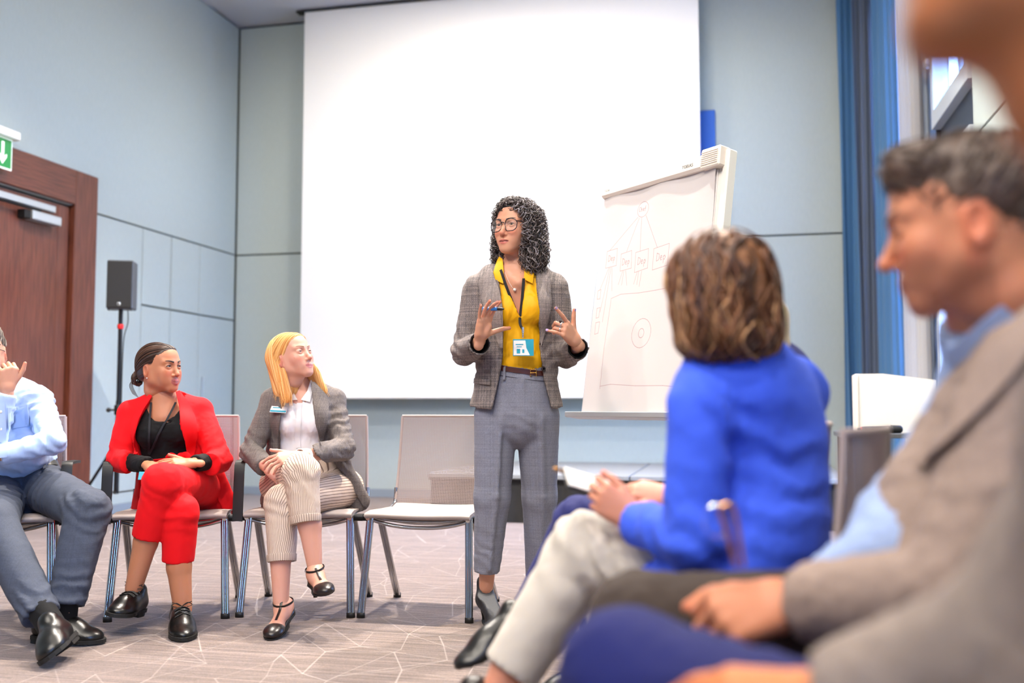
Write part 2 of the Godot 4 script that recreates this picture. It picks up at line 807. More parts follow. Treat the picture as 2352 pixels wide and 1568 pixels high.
func weave_image(a: Color, b: Color, size: int, seed_: int, slub: float) -> ImageTexture:    # threads over and under in two tones, with slubs
	var im := Image.create(size, size, false, Image.FORMAT_RGB8)
	var rng := RandomNumberGenerator.new()
	rng.seed = seed_
	var warp := PackedFloat32Array()
	var weft := PackedFloat32Array()
	for i in size:
		warp.append(rng.randf())
		weft.append(rng.randf())
	for y in size:
		for x in size:
			var over := ((x + y * 2) % 4) < 2
			var t := warp[x] if over else weft[y]
			t = clampf(0.5 + (t - 0.5) * slub + (rng.randf() - 0.5) * 0.5 + (0.16 if over else -0.16), 0.0, 1.0)
			im.set_pixel(x, y, a.lerp(b, t))
	return ImageTexture.create_from_image(im)

func line_on(im: Image, p: Vector2, q: Vector2, w: float, c: Color, wrap := false, strength := 1.0) -> void:
	var size := im.get_size()
	var lo := p.min(q) - Vector2.ONE * (w + 1)
	var hi := p.max(q) + Vector2.ONE * (w + 1)
	var d := q - p
	var l2 := maxf(d.length_squared(), 1e-6)
	for y in range(int(lo.y), int(hi.y) + 1):
		for x in range(int(lo.x), int(hi.x) + 1):
			if not wrap and (x < 0 or y < 0 or x >= size.x or y >= size.y):
				continue
			var e := Vector2(x, y) - p
			var k := clampf(w * 0.5 + 0.5 - (e - d * clampf(e.dot(d) / l2, 0.0, 1.0)).length(), 0.0, 1.0) * strength
			if k > 0.0:
				var xx := posmod(x, size.x)
				var yy := posmod(y, size.y)
				im.set_pixel(xx, yy, im.get_pixel(xx, yy).lerp(c, k))

func stroke(im: Image, pts: Array, w: float, c: Color, strength := 1.0) -> void:
	for i in pts.size() - 1:
		line_on(im, Vector2(pts[i][0], pts[i][1]), Vector2(pts[i + 1][0], pts[i + 1][1]), w, c, false, strength)

func carpet_texture() -> ImageTexture:
	var size := 1024
	var im := Image.create(size, size, false, Image.FORMAT_RGB8)
	var rng := RandomNumberGenerator.new()
	rng.seed = 5
	var f := FastNoiseLite.new()
	f.frequency = 0.03
	f.seed = 3
	for y in size:
		var row := rng.randf_range(-0.05, 0.05)
		for x in size:
			if x % 24 == 0:
				row = clampf(row + rng.randf_range(-0.05, 0.05), -0.09, 0.09)
			var g := 0.415 + row + rng.randf_range(-0.055, 0.055)
			im.set_pixel(x, y, Color(g * 1.075, g * 0.95, g * 0.895))
	var m := 12
	var pts := []
	for j in m:
		for i in m:
			pts.append(Vector2(i + 0.5 + rng.randf_range(-0.42, 0.42), j + 0.5 + rng.randf_range(-0.42, 0.42)) * size / m)
	var pale := Color(0.64, 0.60, 0.575)
	for j in m:
		for i in m:
			var p: Vector2 = pts[j * m + i]
			for s in [[1, 0, 0.85], [0, 1, 0.9], [1, 1, 0.4], [-1, 1, 0.3]]:
				if rng.randf() > s[2]:
					continue
				var q: Vector2 = pts[posmod(j + s[1], m) * m + posmod(i + s[0], m)]
				q += Vector2((1 if i + s[0] >= m else (-1 if i + s[0] < 0 else 0)) * size, (1 if j + s[1] >= m else 0) * size)
				line_on(im, p, q, rng.randf_range(1.6, 2.8), pale, true, rng.randf_range(0.3, 0.8))
	return ImageTexture.create_from_image(im)

func make_materials() -> void:
	var wall := planar(mat("wall_cloth", Color(1, 1, 1), 0.85), noise_tex(0.12, [[0.0, Color(0.640, 0.680, 0.672)], [1.0, Color(0.660, 0.700, 0.692)]]), Vector3(1.4, 0.35, 1.4), true)
	wall.metallic_specular = 0.3
	mat("wall_gap", Color(0.26, 0.28, 0.29), 0.9)
	mat("ceiling_paint", Color(0.74, 0.75, 0.77), 0.9)
	mat("skirting", Color(0.50, 0.54, 0.58), 0.6)
	var carpet := mat("carpet", Color(1, 1, 1), 0.95)
	planar(carpet, carpet_texture(), Vector3(0.42, 0.42, 0.42), true)
	carpet.metallic_specular = 0.2
	carpet.rim_enabled = true
	carpet.rim = 0.35
	mat("screen_cloth", Color(0.90, 0.90, 0.895), 0.9)
	mat("screen_back", Color(0.2, 0.21, 0.22), 0.9)
	var stops := [[0.0, Color(0.25, 0.115, 0.075)], [0.45, Color(0.37, 0.185, 0.125)], [1.0, Color(0.47, 0.26, 0.18)]]
	planar(mat("wood_upright", Color(1, 1, 1), 0.42), noise_tex(0.05, stops, 512, 4, FastNoiseLite.TYPE_SIMPLEX_SMOOTH, 5), Vector3(2.6, 0.11, 2.6), true)
	planar(mat("wood_across", Color(1, 1, 1), 0.42), noise_tex(0.05, stops, 512, 9, FastNoiseLite.TYPE_SIMPLEX_SMOOTH, 5), Vector3(0.11, 2.6, 0.11), true)
	mat("brushed_steel", Color(0.72, 0.75, 0.77), 0.38, 0.7)
	mat("chrome", Color(0.72, 0.73, 0.75), 0.14, 1.0)
	mat("dark_metal", Color(0.12, 0.12, 0.13), 0.45, 0.6)
	mat("black_plastic", Color(0.055, 0.055, 0.06), 0.5)
	mat("grey_plastic", Color(0.30, 0.31, 0.33), 0.5)
	mat("white_plastic", Color(0.88, 0.87, 0.85), 0.45)
	mat("cream_plastic", Color(0.90, 0.86, 0.82), 0.45)
	mat("paper", Color(0.93, 0.91, 0.91), 0.9)
	mat("red_plastic", Color(0.80, 0.06, 0.06), 0.4)
	mat("green_plastic", Color(0.10, 0.55, 0.30), 0.4)
	mat("blue_plastic", Color(0.15, 0.45, 0.75), 0.4)
	mat("navy_plastic", Color(0.10, 0.11, 0.35), 0.4)
	mat("teal_plastic", Color(0.15, 0.60, 0.70), 0.4)
	planar(mat("stage_carpet", Color(1, 1, 1), 0.95), noise_tex(0.3, [[0.0, Color(0.43, 0.44, 0.45)], [1.0, Color(0.55, 0.56, 0.57)]]), Vector3(2, 2, 2), true)
	planar(mat("stage_skirt", Color(1, 1, 1), 0.9), noise_tex(0.05, [[0.0, Color(0.065, 0.06, 0.06)], [1.0, Color(0.12, 0.11, 0.105)]]), Vector3(2, 0.4, 2), true)
	planar(mat("speaker_mesh", Color(1, 1, 1), 0.7), noise_tex(0.35, [[0.35, Color(0.035, 0.035, 0.04)], [0.75, Color(0.15, 0.15, 0.16)]]), Vector3(5, 5, 5))
	mat("board_blue", Color(0.15, 0.36, 0.70), 0.7)
	var cur := mat("curtain_blue", Color(0.25, 0.42, 0.58), 0.85)
	cur.rim_enabled = true
	cur.rim = 0.5
	cur.backlight_enabled = true
	cur.backlight = Color(0.10, 0.16, 0.24)
	var gr := mat("curtain_grey", Color(0.30, 0.34, 0.41), 0.85)
	gr.backlight_enabled = true
	gr.backlight = Color(0.10, 0.11, 0.13)
	var sh := mat("curtain_sheer", Color(0.66, 0.65, 0.64), 0.9)
	sh.backlight_enabled = true
	sh.backlight = Color(0.5, 0.5, 0.5)
	mat("window_frame", Color(0.06, 0.11, 0.20), 0.35, 0.3)
	mat("window_sash", Color(0.76, 0.79, 0.82), 0.35, 0.15)
	var glass := mat("window_glass", Color(0.85, 0.92, 1.0, 0.06), 0.02)
	glass.transparency = BaseMaterial3D.TRANSPARENCY_ALPHA
	var spec := mat("lens_glass", Color(1, 1, 1, 0.05), 0.02)
	spec.transparency = BaseMaterial3D.TRANSPARENCY_ALPHA
	spec.metallic_specular = 0.4
	var th := mat("chair_thread", Color(0.66, 0.60, 0.585), 0.7)
	th.metallic_specular = 0.4
	mat("chair_seat", Color(0.64, 0.59, 0.565), 0.75)
	var lamp := mat("lamp_glow", Color(1, 0.97, 0.92), 0.8)
	lamp.emission_enabled = true
	lamp.emission = Color(1.0, 0.93, 0.82)
	lamp.emission_energy_multiplier = 3.0
	mat("facade_blue", Color(0.28, 0.33, 0.58), 0.7)
	mat("outside_ground", Color(0.45, 0.46, 0.46), 0.9)
	# people
	for s in [["skin_presenter", Color(0.79, 0.57, 0.465)], ["skin_red", Color(0.70, 0.465, 0.345)], ["skin_blonde", Color(0.80, 0.585, 0.505)], ["skin_man", Color(0.82, 0.545, 0.41)], ["skin_left", Color(0.78, 0.57, 0.47)], ["skin_blue", Color(0.79, 0.54, 0.44)], ["skin_near", Color(0.82, 0.50, 0.30)]]:
		var m := mat(s[0], Color(1, 1, 1), 0.48)
		m.vertex_color_use_as_albedo = true
		m.metallic_specular = 0.42
		m.subsurf_scatter_enabled = true
		m.subsurf_scatter_strength = 0.12
		mats[str(s[0]) + "_tone"] = s[1]
	var v := mat("painted", Color(1, 1, 1), 0.35)
	v.vertex_color_use_as_albedo = true
	var eye := mat("eyeball", Color(1, 1, 1), 0.08)
	eye.vertex_color_use_as_albedo = true
	planar(mat("tweed_plaid", Color(1, 1, 1), 0.9), weave_image(Color(0.24, 0.23, 0.245), Color(0.64, 0.58, 0.555), 96, 3, 0.9), Vector3(5.2, 5.2, 5.2))
	planar(mat("tweed_lapel", Color(1, 1, 1), 0.9), weave_image(Color(0.30, 0.285, 0.29), Color(0.70, 0.635, 0.61), 96, 13, 0.6), Vector3(5.8, 5.8, 5.8))
	planar(mat("tweed_blonde", Color(1, 1, 1), 0.9), weave_image(Color(0.23, 0.215, 0.215), Color(0.54, 0.49, 0.47), 96, 8, 0.5), Vector3(6.5, 6.5, 6.5))
	planar(mat("flannel", Color(1, 1, 1), 0.9), weave_image(Color(0.36, 0.37, 0.425), Color(0.58, 0.585, 0.645), 96, 4, 0.4), Vector3(6, 6, 6))
	planar(mat("trouser_slate", Color(1, 1, 1), 0.85), weave_image(Color(0.17, 0.195, 0.25), Color(0.30, 0.325, 0.39), 96, 6, 0.3), Vector3(7, 7, 7))
	planar(mat("taupe_cloth", Color(1, 1, 1), 0.85), weave_image(Color(0.50, 0.435, 0.40), Color(0.66, 0.575, 0.53), 64, 9, 0.4), Vector3(7, 7, 7))
	planar(mat("beige_cloth", Color(1, 1, 1), 0.85), weave_image(Color(0.52, 0.47, 0.44), Color(0.66, 0.60, 0.56), 64, 10, 0.4), Vector3(7, 7, 7))
	for s in [["red_cloth", Color(0.86, 0.02, 0.065)], ["yellow_silk", Color(0.90, 0.66, 0.04)], ["black_knit", Color(0.045, 0.042, 0.05)], ["white_cotton", Color(0.90, 0.89, 0.90)], ["blue_jacket", Color(0.24, 0.37, 0.88)], ["navy_cloth", Color(0.13, 0.145, 0.36)], ["cream_trousers", Color(0.76, 0.73, 0.69)], ["brown_trousers", Color(0.24, 0.20, 0.18)], ["shirt_blue", Color(0.60, 0.68, 0.84)], ["shirt_pale", Color(0.66, 0.75, 0.90)], ["sock", Color(0.04, 0.04, 0.05)], ["lining", Color(0.035, 0.035, 0.05)]]:
		var m := mat(s[0], s[1], 0.8)
		m.metallic_specular = 0.35
		m.rim_enabled = true
		m.rim = 0.25
		m.rim_tint = 0.6
	mats.yellow_silk.roughness = 0.55
	mat("black_leather", Color(0.035, 0.035, 0.038), 0.32)
	mat("shoe_sole", Color(0.05, 0.048, 0.046), 0.7)
	mat("brown_leather", Color(0.10, 0.065, 0.06), 0.3)
	mat("belt_brown", Color(0.26, 0.09, 0.06), 0.4)
	mat("bootie", Color(0.13, 0.135, 0.16), 0.6)
	mat("gold", Color(0.80, 0.58, 0.28), 0.25, 1.0)
	mat("silver", Color(0.85, 0.85, 0.88), 0.2, 1.0)
	mat("pearl", Color(0.9, 0.88, 0.86), 0.2)
	mat("lanyard", Color(0.06, 0.06, 0.09), 0.8)
	mat("glasses_frame", Color(0.10, 0.035, 0.075), 0.25)
	mat("hosiery", Color(0.62, 0.50, 0.42), 0.6)
	var hair := mat("hair", Color(1, 1, 1), 0.5)
	hair.vertex_color_use_as_albedo = true
	hair.metallic_specular = 0.5

# ---------------------------------------------------------------- the room
func slab(called: String, parent: Node3D, lo: Vector3, hi: Vector3, m: String, ch := 0.003) -> MeshInstance3D:
	var b := Buf.new()
	b.box((lo + hi) * 0.5, (hi - lo).abs(), Basis(), ch)
	return put(called, b, mats[m], parent)

func build_room() -> void:
	var fl := shell("floor", "grey-brown carpet with a pattern of pale broken lines", "carpet")
	slab("carpet", fl, Vector3(LEFT - 0.3, -0.15, BACK - 0.3), Vector3(RIGHT + 0.3, 0, FRONT + 0.3), "carpet", 0.001)
	var ce := shell("ceiling", "flat pale grey ceiling", "ceiling")
	slab("panel", ce, Vector3(LEFT - 0.3, CEILING, BACK + 0.62), Vector3(RIGHT + 0.3, CEILING + 0.2, FRONT + 0.3), "ceiling_paint")
	slab("panel", ce, Vector3(LEFT - 0.3, CEILING + 0.02, BACK - 0.3), Vector3(RIGHT + 0.3, CEILING + 0.2, BACK + 0.61), "ceiling_paint")
	# side wall with the door
	var wl := shell("wall_left", "side wall of pale grey panels with cupboard doors", "wall")
	slab("backing", wl, Vector3(LEFT - 0.3, 0, BACK - 0.3), Vector3(LEFT - 0.03, CEILING, FRONT + 0.3), "wall_gap")
	var g := 0.007
	var zs := [BACK + 0.02, -2.0, FRONT]
	for i in 2:
		slab("panel", wl, Vector3(LEFT - 0.03, 2.506, zs[i] + g), Vector3(LEFT, CEILING - 0.012, zs[i + 1] - g), "wall_cloth")
	slab("panel", wl, Vector3(LEFT - 0.03, 0.08, -7.84 + g), Vector3(LEFT, 2.492, -7.12), "wall_cloth")
	for c in [[-8.295, -7.84], [-8.80, -8.305], [BACK + 0.02, -8.80]]:
		var thin := 0.0025 if c[1] == -8.305 or c[0] == -8.295 else g
		slab("cupboard_door", wl, Vector3(LEFT - 0.03, 0.08, c[0] + thin), Vector3(LEFT, 1.80, c[1] - thin), "wall_cloth")
		slab("cupboard_door", wl, Vector3(LEFT - 0.03, 1.815, c[0] + thin), Vector3(LEFT, 2.492, c[1] - thin), "wall_cloth")
	slab("panel", wl, Vector3(LEFT - 0.03, 0.08, -4.2), Vector3(LEFT, 2.492, FRONT), "wall_cloth")
	slab("handle", wl, Vector3(LEFT, 0.98, -8.875), Vector3(LEFT + 0.025, 1.20, -8.86), "brushed_steel")
	var bl := shell("baseboard_left", "grey skirting along the side wall", "skirting")
	slab("board", bl, Vector3(LEFT - 0.03, 0, BACK), Vector3(LEFT + 0.006, 0.08, -7.14), "skirting")
	slab("board", bl, Vector3(LEFT - 0.03, 0, -4.2), Vector3(LEFT + 0.006, 0.08, FRONT), "skirting")
	# wall behind the screen
	var wb := shell("wall_back", "pale grey panelled wall behind the projection screen", "wall")
	slab("backing", wb, Vector3(LEFT - 0.3, 0, BACK - 0.3), Vector3(RIGHT + 0.3, CEILING + 0.1, BACK - 0.03), "wall_gap")
	for c in [[LEFT + 0.005, -2.6], [-2.6, RIGHT]]:
		slab("panel", wb, Vector3(c[0] + 0.001, 2.508, BACK - 0.03), Vector3(c[1] - 0.001, CEILING - 0.01, BACK), "wall_cloth", 0.0)
		slab("panel", wb, Vector3(c[0] + 0.001, 0.085, BACK - 0.03), Vector3(c[1] - 0.001, 2.49, BACK), "wall_cloth", 0.0)
	var bb := shell("baseboard_back", "grey skirting under the projection screen", "skirting")
	slab("board", bb, Vector3(LEFT, 0, BACK - 0.03), Vector3(RIGHT, 0.085, BACK + 0.008), "skirting")
	# window wall
	var wr := shell("wall_right", "pale panelled window wall", "wall")
	var holes := [[-8.95, -6.22], [0.7, 2.5]]
	var z0 := BACK - 0.3
	for h in holes + [[FRONT + 0.3, 0.0]]:
		slab("backing", wr, Vector3(RIGHT + 0.03, 0, z0), Vector3(RIGHT + 0.3, CEILING, h[0]), "wall_gap")
		slab("panel", wr, Vector3(RIGHT, 2.487, maxf(z0, BACK)), Vector3(RIGHT + 0.03, CEILING - 0.01, h[0]), "wall_cloth")
		slab("panel", wr, Vector3(RIGHT, 0.0, maxf(z0, BACK)), Vector3(RIGHT + 0.03, 2.473, h[0]), "wall_cloth")
		z0 = h[1]
	for h in holes:
		slab("backing", wr, Vector3(RIGHT, 4.6, h[0]), Vector3(RIGHT + 0.3, CEILING, h[1]), "wall_cloth")
		slab("backing", wr, Vector3(RIGHT, 0.0, h[0]), Vector3(RIGHT + 0.3, 0.12, h[1]), "wall_cloth")
	for i in 2:
		build_window(i + 1, holes[i][0], holes[i][1])
	var wf := shell("wall_front", "pale wall at the far end of the room", "wall")
	slab("panel", wf, Vector3(LEFT - 0.3, 0, FRONT), Vector3(RIGHT + 0.3, CEILING, FRONT + 0.3), "wall_cloth")
	var og := shell("ground_outside", "paved ground outside the windows", "ground")
	slab("paving", og, Vector3(RIGHT + 0.35, -4.2, -40), Vector3(60, -4.0, 40), "outside_ground")
	var fa := shell("building_outside", "blue-grey building across the street, seen through the window", "building")
	slab("wall", fa, Vector3(9.0, -4.0, -44), Vector3(18, 4.4, -30), "facade_blue")
	for i in 4:
		slab("pillar", fa, Vector3(8.7, -4.0, -43.5 + i * 3.4), Vector3(9.0, 4.6, -42.3 + i * 3.4), "white_plastic")
	build_door()
	build_lamps()

func build_window(number: int, a: float, b: float) -> void:
	var w := shell("window_%d" % number, "tall dark blue window frame with a pale opening sash" if number == 1 else "tall window further along the window wall", "window")
	var x0 := RIGHT + 0.02
	var x1 := RIGHT + 0.12
	slab("frame", w, Vector3(x0, 0.12, a), Vector3(x1, 4.6, a + 0.10), "window_frame")
	slab("frame", w, Vector3(x0, 0.12, b - 0.07), Vector3(x1, 4.6, b), "window_frame")
	slab("frame", w, Vector3(x0, 4.5, a + 0.1), Vector3(x1, 4.6, b - 0.07), "window_frame")
	slab("frame", w, Vector3(x0, 0.12, a + 0.1), Vector3(x1, 0.22, b - 0.07), "window_frame")
	var m := b - 1.22
	slab("frame", w, Vector3(x0, 0.22, m - 0.3), Vector3(x1, 4.5, m), "window_frame")
	slab("frame", w, Vector3(x0, 2.58, a + 0.1), Vector3(x1, 2.68, b - 0.07), "window_frame")
	# sashes: pale metal rims with a pane each
	for s in [[a + 0.1, m - 0.3, 0.22, 2.58], [a + 0.1, m - 0.3, 2.68, 4.5], [m, b - 0.07, 0.22, 2.58], [m, b - 0.07, 2.68, 4.5]]:
		var sash := Node3D.new()
		sash.name = "sash"
		w.add_child(sash, true)
		var r := 0.085
		var y0: float = s[2]
		var y1: float = s[3]
		if s[0] == m and y1 > 3.0:
			y0 = 2.86
			slab("rim", sash, Vector3(x0 + 0.03, 2.68, s[0]), Vector3(x1 - 0.02, y0, s[1]), "window_frame")
		slab("rim", sash, Vector3(x0 - 0.03, y0, s[0]), Vector3(x1 - 0.03, y1, s[0] + r), "window_sash")
		slab("rim", sash, Vector3(x0 - 0.03, y0, s[1] - r), Vector3(x1 - 0.03, y1, s[1]), "window_sash")
		slab("rim", sash, Vector3(x0 - 0.03, y0, s[0] + r), Vector3(x1 - 0.03, y0 + r * 1.4, s[1] - r), "window_sash")
		slab("rim", sash, Vector3(x0 - 0.03, y1 - r, s[0] + r), Vector3(x1 - 0.03, y1, s[1] - r), "window_sash")
		slab("pane", sash, Vector3(x0 + 0.03, y0 + r, s[0] + r), Vector3(x0 + 0.036, y1 - r, s[1] - r), "window_glass", 0.0)
	if number == 1:
		var hd := Buf.new()
		hd.box(Vector3(x0 - 0.045, 3.36, m - 0.02), Vector3(0.03, 0.05, 0.09), Basis(), 0.006)
		hd.rod(Vector3(x0 - 0.05, 3.38, m - 0.03), Vector3(x0 - 0.05, 3.30, m + 0.05), 0.012)
		put("window_latch", hd, mats.brushed_steel, w)
		for i in 3:
			slab("mullion", w, Vector3(x1 + 0.02, 0.22, m + 0.18 + i * 0.30), Vector3(x1 + 0.09, 4.5, m + 0.24 + i * 0.30), "window_sash")

func build_door() -> void:
	var d := shell("door_1", "reddish brown wooden door in a wide wooden frame", "door")
	var j0 := -7.15
	var j1 := -6.87
	slab("frame", d, Vector3(LEFT - 0.1, 0, j0), Vector3(LEFT + 0.03, 2.79, j1), "wood_upright", 0.006)
	slab("frame", d, Vector3(LEFT - 0.1, 2.51, j1), Vector3(LEFT + 0.03, 2.79, -4.5), "wood_across", 0.006)
	slab("frame", d, Vector3(LEFT - 0.1, 0, -4.5), Vector3(LEFT + 0.03, 2.79, -4.22), "wood_upright", 0.006)
	slab("rebate", d, Vector3(LEFT - 0.1, 0, j1), Vector3(LEFT - 0.029, 2.51, -4.5), "black_plastic", 0.0)
	for s in [[j1 + 0.022, j1 + 0.15], [j1 + 0.153, -5.70], [-5.69, -4.52]]:
		slab("leaf", d, Vector3(LEFT - 0.08, 0.01, s[0]), Vector3(LEFT - 0.012, 2.488 if s[0] < -6.8 else 2.485, s[1]), "wood_upright", 0.003)
	var c := Node3D.new()
	c.name = "door_closer"
	d.add_child(c, true)
	slab("rail", c, Vector3(LEFT - 0.012, 2.405, -6.665), Vector3(LEFT + 0.012, 2.455, -5.1), "brushed_steel", 0.004)
	slab("body", c, Vector3(LEFT - 0.012, 2.295, -6.66), Vector3(LEFT + 0.07, 2.365, -6.34), "brushed_steel", 0.006)
	slab("bracket", c, Vector3(LEFT - 0.012, 2.295, -6.335), Vector3(LEFT + 0.055, 2.36, -6.27), "dark_metal", 0.004)
	var a := Buf.new()
	a.tube(PackedVector3Array([Vector3(LEFT + 0.04, 2.38, -6.45), Vector3(LEFT + 0.035, 2.385, -6.1), Vector3(LEFT + 0.03, 2.385, -6.0)]), 0.012, 8)
	a.ball(Vector3(LEFT + 0.03, 2.38, -5.99), 0.022, 10)
	put("arm", a, mats.dark_metal, c)

func build_lamps() -> void:
	var spots := [[-2.3, -7.4, 8.0], [-0.9, -7.2, 5.0], [-2.4, -1.4, 2.0], [-0.6, 1.6, 6.0]]
	for s in spots:
		var o := thing("ceiling_lamp", "square lamp set in the ceiling above the chairs, out of the photo", "lamp", Vector3(s[0], CEILING, s[1]), 0.0, "ceiling lamps")
		var rim := Buf.new()
		for q in [[0.32, 0, 0.04, 0.68], [-0.32, 0, 0.04, 0.68], [0, 0.32, 0.6, 0.04], [0, -0.32, 0.6, 0.04]]:
			rim.box(Vector3(q[0], -0.015, q[1]), Vector3(q[2], 0.03, q[3]))
		put("rim", rim, mats.white_plastic, o)
		var gl := Buf.new()
		gl.box(Vector3(0, -0.008, 0), Vector3(0.6, 0.012, 0.6))
		put("diffuser", gl, mats.lamp_glow, o)
		var l := AreaLight3D.new()
		l.name = "light"
		l.area_size = Vector2(0.6, 0.6)
		l.area_normalize_energy = true
		l.light_energy = s[2]
		l.light_color = Color(1.0, 0.955, 0.90)
		l.rotation.x = -PI / 2
		l.position = Vector3(0, -0.03, 0)
		l.shadow_enabled = true
		l.set("area_range", 15.0)
		l.set("area_attenuation", 2.0)
		o.add_child(l)
	for x: float in [-3.1, -1.6, -0.1]:
		for z: float in [-6.6, -5.2, -2.5, -0.4, 1.9]:
			var o := thing("ceiling_spotlight", "round spotlight set in the ceiling, out of the photo", "lamp", Vector3(x, CEILING, z), 0.0, "ceiling spotlights")
			var r := Buf.new()
			r.lathe(Vector3(0, -0.02, 0), Vector3.UP, [[0.055, 0.0], [0.085, 0.0], [0.09, 0.02], [0.055, 0.02]], 20)
			put("rim", r, mats.white_plastic, o)
			var g := Buf.new()
			g.lathe(Vector3(0, -0.008, 0), Vector3.UP, [[0.0, 0.0], [0.054, 0.0], [0.054, 0.006], [0.0, 0.006]], 20)
			put("lens", g, mats.lamp_glow, o)
			var l := SpotLight3D.new()
			l.name = "light"
			l.light_energy = (4.4 if x < -1.0 else 2.0) if z < -6.0 else (30.0 if z < -5.0 else (1.6 if z < -1.0 else 9.5))
			l.light_color = Color(1.0, 0.96, 0.91)
			l.light_size = 0.06
			l.spot_angle = 54.0
			l.spot_angle_attenuation = 0.7
			l.spot_range = 14.0
			l.spot_attenuation = 2.0
			l.shadow_enabled = true
			l.rotation.x = -0.80 if z < -6.0 else (-PI / 2 if z < -1.0 else -0.70)
			l.position = Vector3(0, -0.03, 0)
			o.add_child(l)

# ---------------------------------------------------------------- furniture
func build_furniture() -> void:
	build_screen()
	build_stage()
	build_flip_chart()
	build_speaker()
	build_exit_sign()
	build_desk()
	build_curtains()
	var bb := Buf.new()
	bb.box(Vector3(0, 0, 0), Vector3(0.62, 2.6, 0.035), Basis(), 0.006)
	var bo := put("wall_board", bb, mats.board_blue, self, "")
	bo.position = Vector3(-0.505, 2.42, BACK + 0.02)
	tag(bo, "tall blue board on the back wall, peeping out beside the projection screen", "board")
	build_chairs()

func build_screen() -> void:
	var o := thing("projection_screen", "large white projection screen hanging from the ceiling, lower edge weighted", "screen", Vector3(-2.315, 0.985, -9.25))
	var w := 3.97
	var b := Buf.new()
	b.face([Vector3(-w / 2, 0.02, 0), Vector3(w / 2, 0.02, 0), Vector3(w / 2, CEILING - 0.985, 0), Vector3(-w / 2, CEILING - 0.985, 0)], Vector3.BACK)
	b.box(Vector3(0, (CEILING - 0.985) / 2 + 0.01, -0.004), Vector3(w, CEILING - 1.0, 0.004), Basis(), 0.0005)
	put("cloth", b, mats.screen_cloth, o)
	var r := Buf.new()
	r.tube(PackedVector3Array([Vector3(-w / 2, 0.012, -0.002), Vector3(w / 2, 0.012, -0.002)]), 0.014, 12)
	put("weight_bar", r, mats.white_plastic, o)
	var s := Buf.new()
	s.box(Vector3(0, CEILING - 0.985 - 0.004, -0.02), Vector3(w + 0.18, 0.008, 0.10), Basis(), 0.001)
	put("ceiling_slot", s, mats.dark_metal, o)

func build_stage() -> void:
	var o := thing("stage_platform", "low platform with grey top and black skirt behind the flip chart", "stage", Vector3(-0.83, 0, -8.55))
	var b := Buf.new()
	for i in 2:
		b.box(Vector3(-0.805 + i * 1.61, 0.36, 0), Vector3(1.60, 0.035, 1.85), Basis(), 0.004)
	put("top", b, mats.stage_carpet, o)
	var rim := Buf.new()
	rim.box(Vector3(0, 0.335, 0), Vector3(3.20, 0.02, 1.83), Basis(), 0.003)
	put("edge", rim, mats.dark_metal, o)
	var k := Buf.new()
	var pts := []
	for y in [0.004, 0.326]:
		var row := []
		for i in 200:
			var t := i / 199.0
			row.append(Vector3(-1.58 + 3.16 * t, y, 0.90 + 0.006 * sin(i * 0.55) + 0.004 * sin(i * 0.21)))
		pts.append(row)
	k.sheet(pts, 0.004, Vector3.BACK)
	k.box(Vector3(-1.585, 0.165, 0), Vector3(0.01, 0.32, 1.78))
	k.box(Vector3(1.585, 0.165, 0), Vector3(0.01, 0.32, 1.78))
	put("skirt", k, mats.stage_skirt, o)
	for x in [-1.5, 0.0, 1.5]:
		for z in [-0.8, 0.8]:
			var f := Buf.new()
			f.rod(Vector3(x, 0, z), Vector3(x, 0.33, z), 0.025)
			put("leg", f, mats.dark_metal, o)

func arc(u: float, v: float, ru: float, rv: float, a0 := 0.0, a1 := 360.0) -> Array:
	var out := []
	for i in 25:
		var a := deg_to_rad(lerpf(a0, a1, i / 24.0))
		out.append([u + cos(a) * ru, v + sin(a) * rv])
	return out

